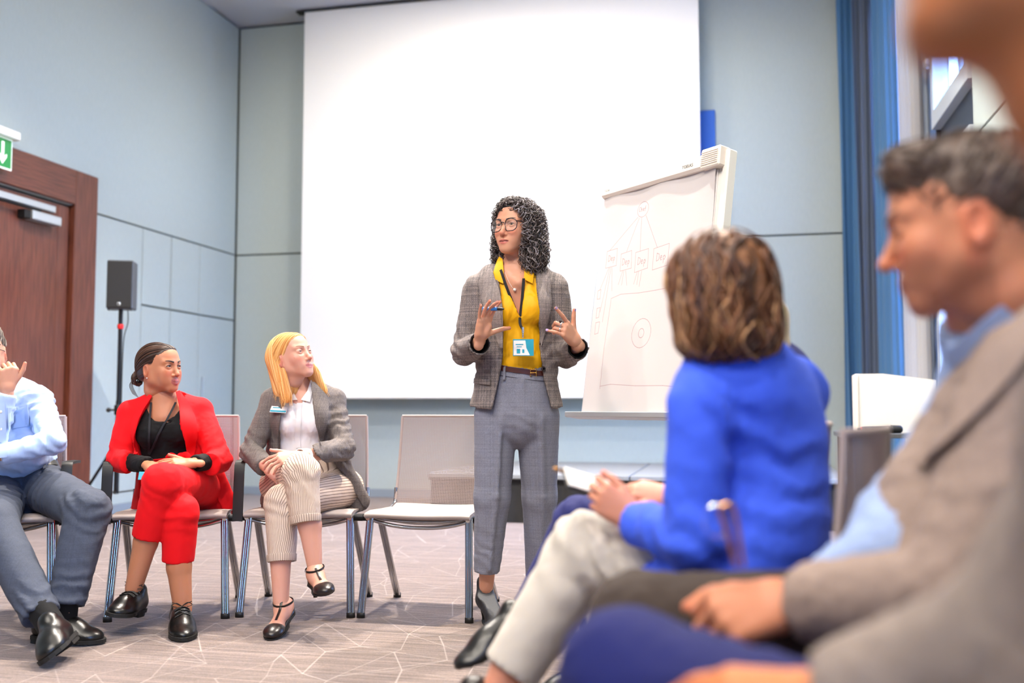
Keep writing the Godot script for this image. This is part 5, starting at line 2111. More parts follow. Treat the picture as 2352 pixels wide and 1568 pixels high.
func build_presenter() -> void:
	var who := person("standing woman, curly grey hair, glasses, plaid blazer over yellow blouse, both hands raised", at(1190, 1430, 4.08))
	var tone: Color = mats.skin_presenter_tone
	var body := skin(who, "skin_presenter")
	var FW := dirv(-0.18, 0, 0.98)
	# skin: neck, chest and what the clothes cover
	var s := Field.new()
	s.limb(at(1183, 575, 4.08), at(1184, 622, 4.08), 0.052, 0.056)
	s.limb(at(1183, 622, 4.08), at(1184, 650, 4.08), 0.056, 0.075, 0.04)
	s.limb(at(1118, 664, 4.08), at(1248, 660, 4.05), 0.042, 0.042, 0.05)
	s.limb(at(1184, 672, 4.07), at(1189, 830, 4.06), 0.122, 0.105, 0.05, FW, 1.45)
	s.limb(at(1190, 850, 4.06), at(1190, 930, 4.06), 0.128, 0.150, 0.05, FW, 1.45)
	s.chain([at(1104, 668, 4.08), at(1070, 806, 4.05), at(1101, 782, 3.87)], [0.042, 0.036, 0.026])
	s.chain([at(1262, 664, 4.03), at(1301, 812, 4.03), at(1326, 794, 3.86)], [0.042, 0.036, 0.026])
	s.chain([at(1138, 960, 4.06), at(1130, 1140, 4.02), at(1117, 1345, 4.10)], [0.075, 0.05, 0.030])
	s.chain([at(1238, 960, 4.06), at(1240, 1140, 4.12), at(1236, 1325, 4.20)], [0.075, 0.05, 0.030])
	s.limb(at(1159, 622, 4.02), at(1190, 650, 3.985), 0.010, 0.012, 0.03)
	s.limb(at(1205, 628, 4.02), at(1193, 650, 3.985), 0.010, 0.012, 0.03)
	job(body, s, 0.010, one_tone(tone))
	var T := head_frame(1186, 524, 4.05, -35, 1, -1.5, 0.97)
	var face := add_head(who, body, T, tone, {"iris": Color(0.16, 0.10, 0.07), "brow": Color(0.22, 0.16, 0.15), "open": 0.7, "lip": Color(0.74, 0.40, 0.38), "shadow": 0.35})
	curls(who, T, 1300, 11, [Color(0.12, 0.10, 0.095), Color(0.23, 0.185, 0.175), Color(0.36, 0.31, 0.30), Color(0.50, 0.45, 0.44), Color(0.16, 0.13, 0.13)])
	# glasses
	var gl := Buf.new()
	var B := T.basis.orthonormalized()
	var lens := Buf.new()
	for e: float in [-1.0, 1.0]:
		var ring := PackedVector3Array()
		var flat := []
		for i in 33:
			var a := TAU * i / 32.0
			var ca := cos(a)
			var sa := sin(a)
			var x := signf(ca) * pow(absf(ca), 0.84) * 0.0290
			var y := signf(sa) * pow(absf(sa), 0.88) * 0.0250 * (1.0 if sa > 0 else 1.08)
			ring.append(T * Vector3(e * 0.0365 + x * (1.03 if y > 0 else 0.96), y - 0.004, 0.1015 - 0.10 * x * x / 0.0265 * 3.0 - (0.004 if e * x > 0.01 else 0.0)))
		gl.tube(ring, 0.0018, 8)
		var mid := T * Vector3(e * 0.0365, -0.004, 0.1005)
		for i in 32:
			lens.face([mid, ring[i], ring[i + 1]], B.z)
		gl.tube(curve([T * Vector3(e * 0.064, 0.010, 0.092), T * Vector3(e * 0.073, 0.010, 0.075), T * Vector3(e * 0.0765, 0.006, 0.03), T * Vector3(e * 0.0775, -0.002, -0.012)], 14), 0.0022, 8)
	gl.tube(curve([T * Vector3(-0.009, 0.004, 0.1005), T * Vector3(0, 0.0075, 0.103), T * Vector3(0.009, 0.004, 0.1005)], 8), 0.0019, 8)
	var gf := put("glasses_frame", gl, mats.glasses_frame, who, "large rounded dark plum glasses")
	put("lens", lens, mats.lens_glass, gf)
	# yellow blouse
	var bl := Field.new()
	bl.limb(at(1118, 655, 4.08), at(1248, 652, 4.05), 0.046, 0.046, 0.03)
	bl.limb(at(1184, 672, 4.06), at(1189, 846, 4.055), 0.130, 0.116, 0.05, FW, 1.42, 2)
	bl.egg(at(1160, 712, 3.985), Vector3(0.058, 0.062, 0.045), 0.05)
	bl.egg(at(1222, 708, 3.975), Vector3(0.058, 0.062, 0.045), 0.05)
	bl.limb(at(1184, 790, 4.01), at(1188, 822, 4.01), 0.085, 0.098, 0.05, FW, 2.0)
	bl.limb(at(1183, 600, 4.08), at(1184, 640, 4.08), 0.060, 0.068, 0.03, Vector3.ZERO, 1.0, 1)
	var blf := Field.new()
	blf.limb(at(1183, 590, 4.08), at(1184, 640, 4.08), 0.0635, 0.075, 0.03)
	blf.limb(at(1118, 655, 4.08), at(1248, 652, 4.05), 0.050, 0.050, 0.03)
	blf.limb(at(1184, 672, 4.06), at(1190, 858, 4.055), 0.132, 0.124, 0.05, FW, 1.42)
	opening(bl, at(1186, 750, 4.06), 3.96, [[590, 1150, 1208], [622, 1156, 1205], [660, 1166, 1204], [700, 1182, 1200], [728, 1194, 1196], [732, 1300, 1299]], -0.01)
	soft("blouse", bl, 0.007, mats.yellow_silk, who, {"push": folds(0.006, 0.05, Vector3.UP, 0.22)})
	put("collar", patch(blf, [[1149, 590], [1140, 612], [1131, 640]], [[1156, 596], [1158, 622], [1157, 652]], 10, 7, 0.007, 0.003), mats.yellow_silk, who)
	put("collar", patch(blf, [[1206, 600], [1204, 622], [1203, 642]], [[1212, 596], [1227, 622], [1222, 652]], 10, 7, 0.007, 0.003), mats.yellow_silk, who)
	# blazer
	var bz := Field.new()
	bz.limb(at(1100, 660, 4.085), at(1266, 655, 4.05), 0.051, 0.051, 0.03)
	bz.limb(at(1130, 632, 4.09), at(1238, 630, 4.07), 0.045, 0.045, 0.04)
	bz.limb(at(1181, 690, 4.06), at(1186, 835, 4.06), 0.152, 0.150, 0.05, FW, 1.36)
	bz.limb(at(1186, 835, 4.06), at(1186, 932, 4.06), 0.150, 0.193, 0.06, FW, 1.30, 2)
	bz.egg(at(1155, 712, 3.985), Vector3(0.06, 0.07, 0.05), 0.05)
	bz.egg(at(1228, 708, 3.975), Vector3(0.06, 0.07, 0.05), 0.05)
	bz.chain([at(1096, 668, 4.08), at(1068, 806, 4.05), at(1102, 789, 3.86)], [0.058, 0.054, 0.044], 0.025, 2)
	bz.chain([at(1272, 664, 4.03), at(1302, 812, 4.03), at(1328, 799, 3.85)], [0.058, 0.054, 0.044], 0.025, 2)
	var la := (at(1102, 789, 3.86) - at(1068, 806, 4.05)).normalized()
	bz.limb(at(1102, 789, 3.86) - la * 0.045, at(1102, 789, 3.86) + la * 0.02, 0.037, 0.040, 0.002, Vector3.ZERO, 1.0, 1, 1)
	var ra := (at(1328, 799, 3.85) - at(1302, 812, 4.03)).normalized()
	bz.limb(at(1328, 799, 3.85) - ra * 0.045, at(1328, 799, 3.85) + ra * 0.02, 0.037, 0.040, 0.002, Vector3.ZERO, 1.0, 1, 1)
	var whole := Field.new()
	for key in ["op", "kind", "a", "ba", "inv", "ra", "dr", "kk", "nd", "ns", "cap", "rad", "bas", "lo", "hi"]:
		whole.set(key, bz.get(key).duplicate() if not bz.get(key) is Vector3 else bz.get(key))
	opening(bz, at(1186, 750, 4.06), 3.95, [[600, 1138, 1226], [660, 1148, 1233], [720, 1155, 1238], [800, 1155, 1240], [850, 1150, 1246], [900, 1140, 1256], [945, 1126, 1270]], -0.02)
	soft("blazer", bz, 0.0065, mats.tweed_plaid, who, {"push": folds_near([[at(1068, 806, 4.05), 0.15, Vector3(0.3, 1, 0.2)], [at(1302, 812, 4.03), 0.15, Vector3(-0.3, 1, 0.2)], [at(1096, 668, 4.08), 0.09, Vector3(1, 0.3, 0)]], 0.006, 0.05, 0.003)})
	put("lapel", patch(whole, [[1126, 620], [1105, 643], [1099, 650], [1112, 692], [1130, 738], [1150, 800]], [[1133, 622], [1138, 640], [1148, 665], [1154, 700], [1156, 740], [1157, 800]], 26, 7, 0.011, 0.005), mats.tweed_lapel, who)
	put("lapel", patch(whole, [[1228, 618], [1232, 645], [1236, 680], [1239, 715], [1240, 750], [1240, 795]], [[1236, 616], [1260, 641], [1266, 650], [1264, 690], [1252, 745], [1241, 795]], 26, 7, 0.011, 0.005), mats.tweed_lapel, who)
	for c in [[at(1102, 789, 3.86), la], [at(1328, 799, 3.85), ra]]:
		var ln := Buf.new()
		ln.lathe(c[0] - c[1] * 0.042, c[1], [[0.0, 0.0], [0.0365, 0.001], [0.0385, 0.040], [0.0365, 0.040], [0.034, 0.004]], 28)
		put("sleeve_lining", ln, mats.lining, who)
	for q in [[1248, 847, 0.0095], [1242, 790, 0.006]]:
		var bt := Buf.new()
		var h := whole.hit(EYE, ray(q[0], q[1]))
		var g := whole.grad(h, whole.all())
		bt.lathe(h, g, [[0.0, 0.0], [q[2], 0.0], [q[2], 0.003], [q[2] * 0.8, 0.004], [0.0, 0.003]], 18)
		put("button", bt, mats.glasses_frame, who)
	put("pocket_flap", patch(whole, [[1090, 868], [1088, 880]], [[1128, 872], [1128, 884]], 4, 8, 0.005, 0.003), mats.tweed_plaid, who)
	# trousers
	var tr := Field.new()
	tr.limb(at(1190, 838, 4.06), at(1187, 940, 4.06), 0.134, 0.160, 0.05, FW, 1.36, 1)
	tr.limb(at(1140, 955, 4.06), at(1131, 1140, 4.04), 0.091, 0.073, 0.010)
	tr.limb(at(1131, 1140, 4.04), at(1118, 1311, 4.07), 0.073, 0.053, 0.02, Vector3.ZERO, 1.0, 2)
	tr.limb(at(1234, 955, 4.06), at(1239, 1140, 4.10), 0.091, 0.071, 0.010)
	tr.limb(at(1239, 1140, 4.10), at(1236, 1320, 4.17), 0.071, 0.053, 0.02, Vector3.ZERO, 1.0, 2)
	tr.limb(at(1150, 960, 3.962), at(1141, 1140, 3.958), 0.008, 0.008, 0.022)
	tr.limb(at(1141, 1140, 3.958), at(1124, 1309, 4.01), 0.008, 0.006, 0.018)
	tr.limb(at(1244, 960, 3.962), at(1247, 1140, 4.022), 0.008, 0.008, 0.022)
	tr.limb(at(1247, 1140, 4.022), at(1240, 1316, 4.11), 0.008, 0.006, 0.018)
	tr.limb(at(1200, 870, 3.955), at(1202, 985, 3.99), 0.010, 0.008, 0.02)
	soft("trousers", tr, 0.0065, mats.flannel, who, {"push": folds_near([[at(1200, 985, 3.97), 0.14, Vector3(0.4, 1, 0)], [at(1120, 1270, 4.0), 0.13, Vector3(0.5, 1, 0)]], 0.002, 0.05, 0.0012)})
	put("waistband", band(tr, [[1132, 846], [1170, 853], [1205, 858], [1235, 862], [1268, 863]], 0.040, 0.003, 0.001), mats.flannel, who)
	var belt := put("belt", band(tr, [[1132, 841], [1170, 848], [1205, 853], [1235, 857], [1268, 858]], 0.020, 0.003, 0.005), mats.belt_brown, who, "thin brown leather belt")
	var bk := Buf.new()
	var bh := tr.hit(EYE, ray(1226, 856)) + FW * 0.012
	var bx := Vector3.UP.cross(FW).normalized()
	bk.tube(PackedVector3Array([bh + bx * -0.012 + Vector3.UP * 0.013, bh + bx * 0.012 + Vector3.UP * 0.013, bh + bx * 0.012 - Vector3.UP * 0.013, bh + bx * -0.012 - Vector3.UP * 0.013, bh + bx * -0.012 + Vector3.UP * 0.013]), 0.0022, 8)
	bk.rod(bh - bx * 0.012, bh + bx * 0.011, 0.0018)
	put("buckle", bk, mats.gold, belt)
	put("belt_loop", band(tr, [[1161, 838], [1160, 872]], 0.009, 0.003, 0.009, 8), mats.flannel, who)
	# hands
	var skin_nail := Color(0.86, 0.64, 0.60)
	var hr := add_hand(body, at(1103, 778, 3.85), frame_of(dirv(0.22, 0.93, 0.30), dirv(-0.62, 0.1, -0.78), false), 0.95, tone, [[6, 12, 12, 8], [0, 18, 20, 12], [-6, 10, 16, 10], [-16, 4, 10, 8], [62, 12, -6, -10]], {"who": who, "nail": skin_nail})
	var hl := add_hand(body, at(1325, 785, 3.85), frame_of(dirv(-0.55, 0.55, 0.55), dirv(0.55, 0.15, 0.82), true), 0.95, tone, [[6, -2, 8, 6], [2, 55, 70, 30], [-4, 60, 62, 30], [-12, 28, 24, 12], [38, -10, -6, -8]], {"who": who, "nail": Color(0.62, 0.52, 0.70)})
	var rg := Buf.new()
	for j in [1, 2]:
		var a: Vector3 = hl.joints[j][0].lerp(hl.joints[j][1], 0.45)
		var ax: Vector3 = (hl.joints[j][1] - hl.joints[j][0]).normalized()
		rg.lathe(a - ax * 0.002, ax, [[0.0086, 0.0], [0.0098, 0.0], [0.0098, 0.004], [0.0086, 0.004]], 20)
	put("ring", rg, mats.silver, who)
	var st := Buf.new()
	var sa: Vector3 = hl.joints[1][0].lerp(hl.joints[1][1], 0.5)
	st.ball(sa + dirv(-0.1, 0.8, 0.4) * 0.012, 0.0055, 12)
	put("ring_stone", st, mats.glasses_frame, who)
	# marker held between the fingers
	var mk_dir := dirv(0.86, -0.06, 0.50)
	var mc: Vector3 = (hr.joints[0][1] + hr.joints[1][1]) * 0.5 + dirv(0.1, 0.0, 0.9) * 0.012
	var mk := thing("marker_pen", "blue marker with a dark tip held between the presenter's fingers", "marker", mc)
	mk.basis = Basis(mk_dir, mk_dir.cross(Vector3.UP).cross(mk_dir).normalized(), mk_dir.cross(mk_dir.cross(Vector3.UP).cross(mk_dir).normalized()))
	var mb := Buf.new()
	mb.lathe(Vector3(-0.045, 0, 0), Vector3.RIGHT, [[0.0, 0.0], [0.006, 0.001], [0.0075, 0.006], [0.0075, 0.062], [0.0065, 0.068], [0.0, 0.069]], 16)
	put("barrel", mb, mats.blue_plastic, mk)
	var mt := Buf.new()
	mt.lathe(Vector3(0.022, 0, 0), Vector3.RIGHT, [[0.0, 0.0], [0.0062, 0.0], [0.006, 0.018], [0.0035, 0.026], [0.0, 0.030]], 16)
	put("tip", mt, mats.black_plastic, mk)
	# lanyard with a name card
	put("lanyard", band(blf, [[1152, 622], [1163, 655], [1178, 695], [1195, 740]], 0.011, 0.0015, 0.008), mats.lanyard, who)
	var hold := Field.new()
	hold.egg(at(1190, 735, 4.03), Vector3(0.16, 0.16, 0.12), 0.02)
	var lp := Buf.new()
	var l0 := blf.hit(EYE, ray(1196, 738)) + FW * 0.02
	var l1 := at(1201, 757, 3.915)
	for pp in [[blf.hit(EYE, ray(1204, 640)) + FW * 0.012, blf.hit(EYE, ray(1200, 690)) + FW * 0.012, l0, l1]]:
		var cv := curve(pp, 24)
		var rows := []
		for q in cv:
			rows.append([q - rt * 0.0055, q, q + rt * 0.0055])
		lp.sheet(rows, 0.0015, FW)
	put("lanyard", lp, mats.lanyard, who)
	var cp := Buf.new()
	cp.rod(l1 + Vector3.UP * 0.010, l1 - Vector3.UP * 0.012, 0.005)
	cp.rod(l1 - Vector3.UP * 0.012, l1 - Vector3.UP * 0.032, 0.003)
	put("clip", cp, mats.silver, who)
	var cb := Basis(rt, Vector3.UP, tk).rotated(Vector3.UP, -0.08)
	var cc := at(1202, 798, 3.905)
	var card := Buf.new()
	card.box(cc, Vector3(0.082, 0.066, 0.003), cb, 0.001)
	var cm := put("name_card", card, mats.teal_plastic, who, "white and turquoise name card on a dark lanyard")
	var cw := Buf.new()
	cw.prism([[-0.038, -0.030], [0.026, -0.030], [0.012, -0.002], [0.008, 0.028], [-0.038, 0.028]], 0.001, cb, cc + cb.z * 0.0015)
	put("print", cw, mats.paper, cm)
	var cq := Buf.new()
	for q in [[-0.030, 0.012, 0.030, 0.004], [-0.026, 0.003, 0.020, 0.003], [-0.026, -0.014, 0.014, 0.018], [-0.004, -0.014, 0.008, 0.014]]:
		cq.box(cc + cb * Vector3(q[0] + q[2] * 0.5, q[1], 0.003), Vector3(q[2], q[3], 0.001), cb, 0.0002)
	put("print", cq, mats.teal_plastic, cm)
	var nk := Buf.new()
	nk.tube(curve([s.stick(at(1160, 626, 4.0), 0.001), s.stick(at(1172, 650, 3.99), 0.001), s.stick(at(1183, 663, 3.98), 0.001), s.stick(at(1196, 650, 3.99), 0.001), s.stick(at(1204, 628, 4.0), 0.001)], 24), 0.0008, 5)
	nk.ball(s.stick(at(1183, 664, 3.98), 0.005), 0.0065, 14)
	put("necklace", nk, mats.pearl, who)
	# ankle boots with a heel
	for q in [[1112, 1424, 1150, 1447, 1117, 1338, 4.10], [1236, 1412, 1262, 1436, 1237, 1330, 4.19]]:
		var heel := on_level(q[0], q[1])
		var toe := on_level(q[2], q[3])
		var d := (toe - heel).normalized()
		heel = toe - d * 0.225
		var sh := Field.new()
		var up := Vector3.UP
		var bb := Basis(d.cross(up).normalized(), up, d)
		sh.egg(heel + d * 0.165 + up * 0.022, Vector3(0.040, 0.024, 0.062), 0.02, bb)
		sh.limb(heel + d * 0.035 + up * 0.085, heel + d * 0.145 + up * 0.040, 0.034, 0.033, 0.02)
		sh.limb(heel + d * 0.038 + up * 0.09, at(q[4], q[5], q[6]) - up * 0.012, 0.037, 0.038, 0.02)
		sh.limb(heel + d * 0.07 + up * 0.095, heel + d * 0.14 + up * 0.055, 0.034, 0.032, 0.02)
		sh.plane(heel + d * 0.04 + up * 0.135, (up * 1.0 + d * 0.62).normalized(), 0.004)
		sh.plane(heel + up * 0.006, -up, 0.002)
		sh.limb(heel + d * 0.030 + up * 0.10, heel + d * 0.030 + up * 0.16, 0.034, 0.035, 0.02)
		soft("ankle_boot", sh, 0.0055, mats.bootie, who, {"push": folds(0.0012, 0.012, dirv(0.6, 0.8, 0), 0.2)})
		var hb := Buf.new()
		hb.lathe(heel + d * 0.030, up, [[0.0, 0.0], [0.011, 0.0], [0.012, 0.02], [0.022, 0.062], [0.0, 0.07]], 16)
		hb.prism([[-0.014, 0.03], [-0.026, 0.07], [-0.038, 0.13], [-0.040, 0.165], [-0.030, 0.205], [0.0, 0.226], [0.030, 0.205], [0.040, 0.165], [0.038, 0.13], [0.026, 0.07], [0.014, 0.03]], 0.006, Basis(bb.x, d, up), heel + up * 0.002)
		put("heel", hb, mats.shoe_sole, who)

func lapel_strip(s: Field, outer: Array, inner: Array, m: String, who: Node3D, called := "lapel", lift := 0.010) -> void:
	put(called, patch(s, outer, inner, 22, 6, lift, 0.004), mats[m], who)

func copy_field(f: Field) -> Field:
	var g := Field.new()
	for key in ["op", "kind", "a", "ba", "inv", "ra", "dr", "kk", "nd", "ns", "cap", "rad", "bas"]:
		g.set(key, f.get(key).duplicate())
	g.lo = f.lo
	g.hi = f.hi
	return g

func slick_hair(who: Node3D, T: Transform3D, tones: Array, seed_: int, knot: Vector3) -> void:     # hair combed back into a low knot
	var rng := RandomNumberGenerator.new()
	rng.seed = seed_
	var B := T.basis.orthonormalized()
	var k := T.basis.x.length()
	var cap := Field.new()
	cap.egg(T * Vector3(0, 0.027, -0.020), Vector3(0.0785, 0.087, 0.099) * k, 0.02, B)
	cap.egg(T * Vector3(0, -0.02, -0.045), Vector3(0.066, 0.062, 0.066) * k, 0.03, B)
	cap.egg(T * Vector3(0, 0.041, 0.035), Vector3(0.0635, 0.0605, 0.0525) * k, 0.01, B)
	cap.plane(T * Vector3(0, 0.070, 0.068), B * Vector3(0, -0.60, 0.80), 0.004)
	cap.plane(T * Vector3(0, -0.058, -0.06), B * Vector3(0, -0.95, 0.3), 0.01)
	for e: float in [-1.0, 1.0]:
		cap.egg(T * Vector3(e * 0.078, -0.022, -0.004), Vector3(0.020, 0.036, 0.021) * k, 0.004, B, 1)
	var base: Color = (tones[0] as Color).srgb_to_linear()
	soft("hair", cap, 0.005, mats.hair, who, {"color": func(_p: Vector3) -> Color: return base})
	var b := Buf.new()
	var kp := T * knot
	for i in 190:
		var e := -1.0 if i % 2 == 0 else 1.0
		var t := rng.randf()
		var q := Vector3(e * lerpf(0.0, 0.074, pow(t, 0.7)), lerpf(0.085, 0.008, t * t), lerpf(0.078, 0.016, t))
		if rng.randf() < 0.35:
			q = Vector3(e * rng.randf_range(0.0, 0.07), 0.09, rng.randf_range(-0.08, 0.04))
		b.tint = shade_of(rng, tones)
		var pts := flow(cap, T * q, func(p: Vector3, f: float) -> Vector3: return (kp - p).normalized() + B.y * (0.25 * (1.0 - f) - 0.05), 22, 0.0105 * k, 0.0012)
		var keep := PackedVector3Array()
		for p in pts:
			if p.distance_to(kp) < 0.03:
				break
			keep.append(p)
		if keep.size() > 4:
			lock_of(b, keep, rng.randf_range(0.0016, 0.0028), 5, 0.5)
	for i in 46:
		var a := rng.randf() * TAU
		var pts := PackedVector3Array()
		var tilt := Basis(Vector3(rng.randf_range(-1, 1), rng.randf_range(-1, 1), rng.randf_range(-1, 1)).normalized(), rng.randf_range(0.0, 1.2))
		var rr := rng.randf_range(0.018, 0.028)
		for j in 14:
			var f := a + j * 0.33
			pts.append(kp + B * (tilt * Vector3(cos(f) * rr, sin(f) * rr * 1.25, cos(f * 0.7) * 0.008)) * k)
		b.tint = shade_of(rng, tones)
		lock_of(b, pts, rng.randf_range(0.0022, 0.004), 5, 0.6)
	for i in 5:
		b.tint = shade_of(rng, tones)
		b.tube(curve([kp + B.x * (-0.02 + i * 0.006), kp + B * Vector3(-0.03 + i * 0.005, -0.03, -0.018), kp + B * Vector3(-0.028 + i * 0.008, -0.07 - i * 0.004, 0.0)], 12), 0.0011, 4)
	put("hair_strand", b, mats.hair, who).set_meta("kind", "stuff")

func lace_shoe(who: Node3D, heel: Vector3, toe: Vector3, up: Vector3, w: float, m: String, laces := true, h := 0.085) -> Field:
	var s := shoe_field(heel, toe, up, w, h)
	var f := soft("shoe", s, 0.0045, mats[m], who)
	var d := (toe - heel).normalized()
	up = (up - d * up.dot(d)).normalized()
	var l := heel.distance_to(toe)
	put("sole", sole(heel - d * 0.004, toe + d * 0.006, up, w * 1.04, 0.0, 0.014), mats.shoe_sole, who)
	var hb := Buf.new()
	var x := d.cross(up)
	hb.prism([[-0.28 * w, 0.0], [0.28 * w, 0.0], [0.38 * w, 0.03], [0.37 * w, 0.075], [-0.37 * w, 0.075], [-0.38 * w, 0.03]], 0.018, Basis(x, d, up), heel - up * 0.016)
	put("heel", hb, mats.shoe_sole, who)
	if laces:
		var ids := s.all()
		for i in 5:
			var lc := Buf.new()
			var t := 0.40 + i * 0.052
			var pts := PackedVector3Array()
			for j in 7:
				var e := (j / 3.0 - 1.0) * 0.30 * w
				pts.append(s.hit(heel + d * l * (t + (0.012 if (i % 2 == 0) == (j > 3) else -0.012)) + x * e + up * 0.2, -up) + up * 0.002)
			lc.tube(pts, 0.0024, 6)
			put("lace", lc, mats[m], who)
		var bow := Buf.new()
		var top := s.hit(heel + d * l * 0.385 + up * 0.2, -up) + up * 0.004
		for e: float in [-1.0, 1.0]:
			bow.tube(curve([top, top + x * 0.022 * e + up * 0.014, top + x * 0.040 * e + up * 0.004, top + x * 0.02 * e + d * 0.012], 14), 0.0017, 5)
			bow.tube(curve([top, top + x * 0.020 * e + d * 0.008 + up * 0.012, top + x * 0.038 * e + d * 0.012 + up * 0.020], 10), 0.0015, 5)
		put("lace_bow", bow, mats[m], who)
	return s

func build_red_woman() -> void:
	var who := person("seated woman in a red trouser suit and black top, dark hair in a knot", at(400, 1430, 4.2))
	var tone: Color = mats.skin_red_tone
	var body := skin(who, "skin_red")
	var FW := dirv(0.12, 0, 0.99)
	var s := Field.new()
	s.limb(at(372, 885, 4.47), at(375, 925, 4.48), 0.054, 0.058)
	s.limb(at(375, 925, 4.48), at(378, 955, 4.48), 0.058, 0.085, 0.04)
	s.limb(at(302, 952, 4.47), at(460, 946, 4.53), 0.038, 0.038, 0.05)
	s.limb(at(382, 968, 4.49), at(398, 1050, 4.50), 0.128, 0.115, 0.05, FW, 1.4)
	s.limb(at(398, 1050, 4.50), at(415, 1110, 4.53), 0.118, 0.150, 0.05, FW, 1.3)
	s.chain([at(300, 956, 4.45), at(275, 1058, 4.38), at(336, 1068, 4.22)], [0.036, 0.034, 0.026])
	s.chain([at(462, 951, 4.53), at(502, 1058, 4.42), at(450, 1062, 4.25)], [0.036, 0.034, 0.026])
	s.chain([at(468, 1118, 4.52), at(372, 1105, 4.03), at(336, 1243, 4.045), at(308, 1350, 4.03)], [0.07, 0.055, 0.048, 0.034])
	s.chain([at(370, 1130, 4.5), at(414, 1172, 4.06), at(412, 1300, 4.06), at(421, 1400, 4.04)], [0.07, 0.055, 0.049, 0.036])
	job(body, s, 0.009, one_tone(tone))
	var T := head_frame(368, 843, 4.45, 67, 1, 2.0, 0.98)
	add_head(who, body, T, tone, {"full": 0.9, "smile": 1.1, "iris": Color(0.10, 0.06, 0.04), "brow_size": 1.25, "brow": Color(0.10, 0.06, 0.05), "lip": Color(0.62, 0.32, 0.32), "lash": 1.6, "shadow": 0.5, "gaze": Vector3(0.25, 0.04, 1)})
	slick_hair(who, T, [Color(0.17, 0.10, 0.075), Color(0.27, 0.17, 0.12), Color(0.36, 0.23, 0.17), Color(0.20, 0.12, 0.09)], 4, Vector3(-0.012, -0.048, -0.122))
	var er := Buf.new()
	er.ball(T * Vector3(-0.079, -0.049, -0.003), 0.0035, 10)
	put("earring", er, mats.pearl, who)
	# black top
	var tp := Field.new()
	tp.limb(at(305, 952, 4.47), at(456, 946, 4.53), 0.042, 0.042, 0.05)
	tp.limb(at(382, 968, 4.48), at(397, 1055, 4.49), 0.136, 0.128, 0.05, FW, 1.35)
	tp.egg(at(345, 995, 4.40), Vector3(0.062, 0.062, 0.055), 0.04)
	tp.egg(at(412, 990, 4.41), Vector3(0.062, 0.062, 0.055), 0.04)
	tp.chain([at(300, 956, 4.45), at(275, 1058, 4.37), at(339, 1067, 4.21)], [0.040, 0.040, 0.036], 0.02, 2)
	tp.chain([at(462, 951, 4.53), at(503, 1058, 4.41), at(448, 1063, 4.24)], [0.040, 0.041, 0.036], 0.02, 2)
	opening(tp, at(380, 960, 4.48), 4.42, [[900, 330, 425], [935, 340, 416], [955, 350, 405], [968, 366, 384], [972, 500, 499]], -0.02)
	soft("top", tp, 0.007, mats.black_knit, who, {"push": folds(0.004, 0.04, Vector3.RIGHT, 0.3)})
	# jacket
	var jk := Field.new()
	jk.limb(at(300, 944, 4.46), at(462, 938, 4.53), 0.050, 0.050, 0.04)
	jk.limb(at(382, 968, 4.48), at(400, 1060, 4.50), 0.150, 0.148, 0.05, FW, 1.34)
	jk.limb(at(400, 1060, 4.50), at(418, 1150, 4.58), 0.152, 0.225, 0.05, FW, 1.25, 2)
	jk.limb(at(480, 1080, 4.48), at(520, 1165, 4.50), 0.06, 0.055, 0.03, FW, 1.6)
	jk.egg(at(343, 992, 4.39), Vector3(0.064, 0.068, 0.056), 0.05)
	jk.egg(at(418, 986, 4.40), Vector3(0.064, 0.068, 0.056), 0.05)
	jk.chain([at(298, 954, 4.45), at(274, 1056, 4.37), at(301, 1063, 4.27)], [0.053, 0.052, 0.048], 0.025, 2)
	jk.chain([at(464, 949, 4.53), at(504, 1056, 4.40), at(482, 1066, 4.30)], [0.053, 0.055, 0.051], 0.025, 2)
	var whole := copy_field(jk)
	opening(jk, at(380, 1000, 4.48), 4.38, [[880, 340, 408], [925, 338, 410], [960, 322, 416], [1000, 312, 426], [1040, 314, 428], [1075, 318, 440], [1110, 310, 472], [1180, 300, 500]], -0.02)
	soft("jacket", jk, 0.006, mats.red_cloth, who, {"push": folds_near([[at(272, 1058, 4.37), 0.14, Vector3(0.4, 1, 0.1)], [at(508, 1058, 4.40), 0.16, Vector3(-0.5, 1, 0.2)], [at(480, 1000, 4.48), 0.12, Vector3(1, 0.5, 0)]], 0.0035, 0.05, 0.0018)})
	lapel_strip(whole, [[346, 908], [318, 940], [308, 965], [303, 1000], [306, 1040]], [[352, 912], [334, 940], [322, 965], [313, 1000], [314, 1040]], "red_cloth", who)
	lapel_strip(whole, [[404, 903], [412, 935], [416, 965], [424, 1000], [429, 1040], [436, 1062]], [[412, 900], [434, 930], [446, 960], [450, 1000], [447, 1035], [438, 1064]], "red_cloth", who)
	# trousers with a high waist and a tie
	var tr := Field.new()
	tr.limb(at(397, 1036, 4.49), at(412, 1110, 4.51), 0.134, 0.165, 0.05, FW, 1.28, 1)
	tr.egg(at(415, 1130, 4.56), Vector3(0.19, 0.085, 0.14), 0.05)
	tr.limb(at(468, 1118, 4.50), at(374, 1107, 4.03), 0.092, 0.076, 0.03)
	tr.limb(at(374, 1107, 4.03), at(341, 1233, 4.045), 0.076, 0.064, 0.02, Vector3.ZERO, 1.0, 2)
	tr.limb(at(368, 1130, 4.50), at(415, 1176, 4.07), 0.088, 0.074, 0.012)
	tr.limb(at(415, 1176, 4.07), at(410, 1288, 4.07), 0.074, 0.063, 0.012, Vector3.ZERO, 1.0, 2)
	soft("trousers", tr, 0.0065, mats.red_cloth, who, {"push": folds_near([[at(374, 1107, 4.03), 0.17, Vector3(0.8, 0.8, 0.3)], [at(415, 1176, 4.05), 0.13, Vector3(0.2, 1, 0)], [at(430, 1120, 4.3), 0.16, Vector3(1, 0.2, 0.4)]], 0.0028, 0.055, 0.0015)})
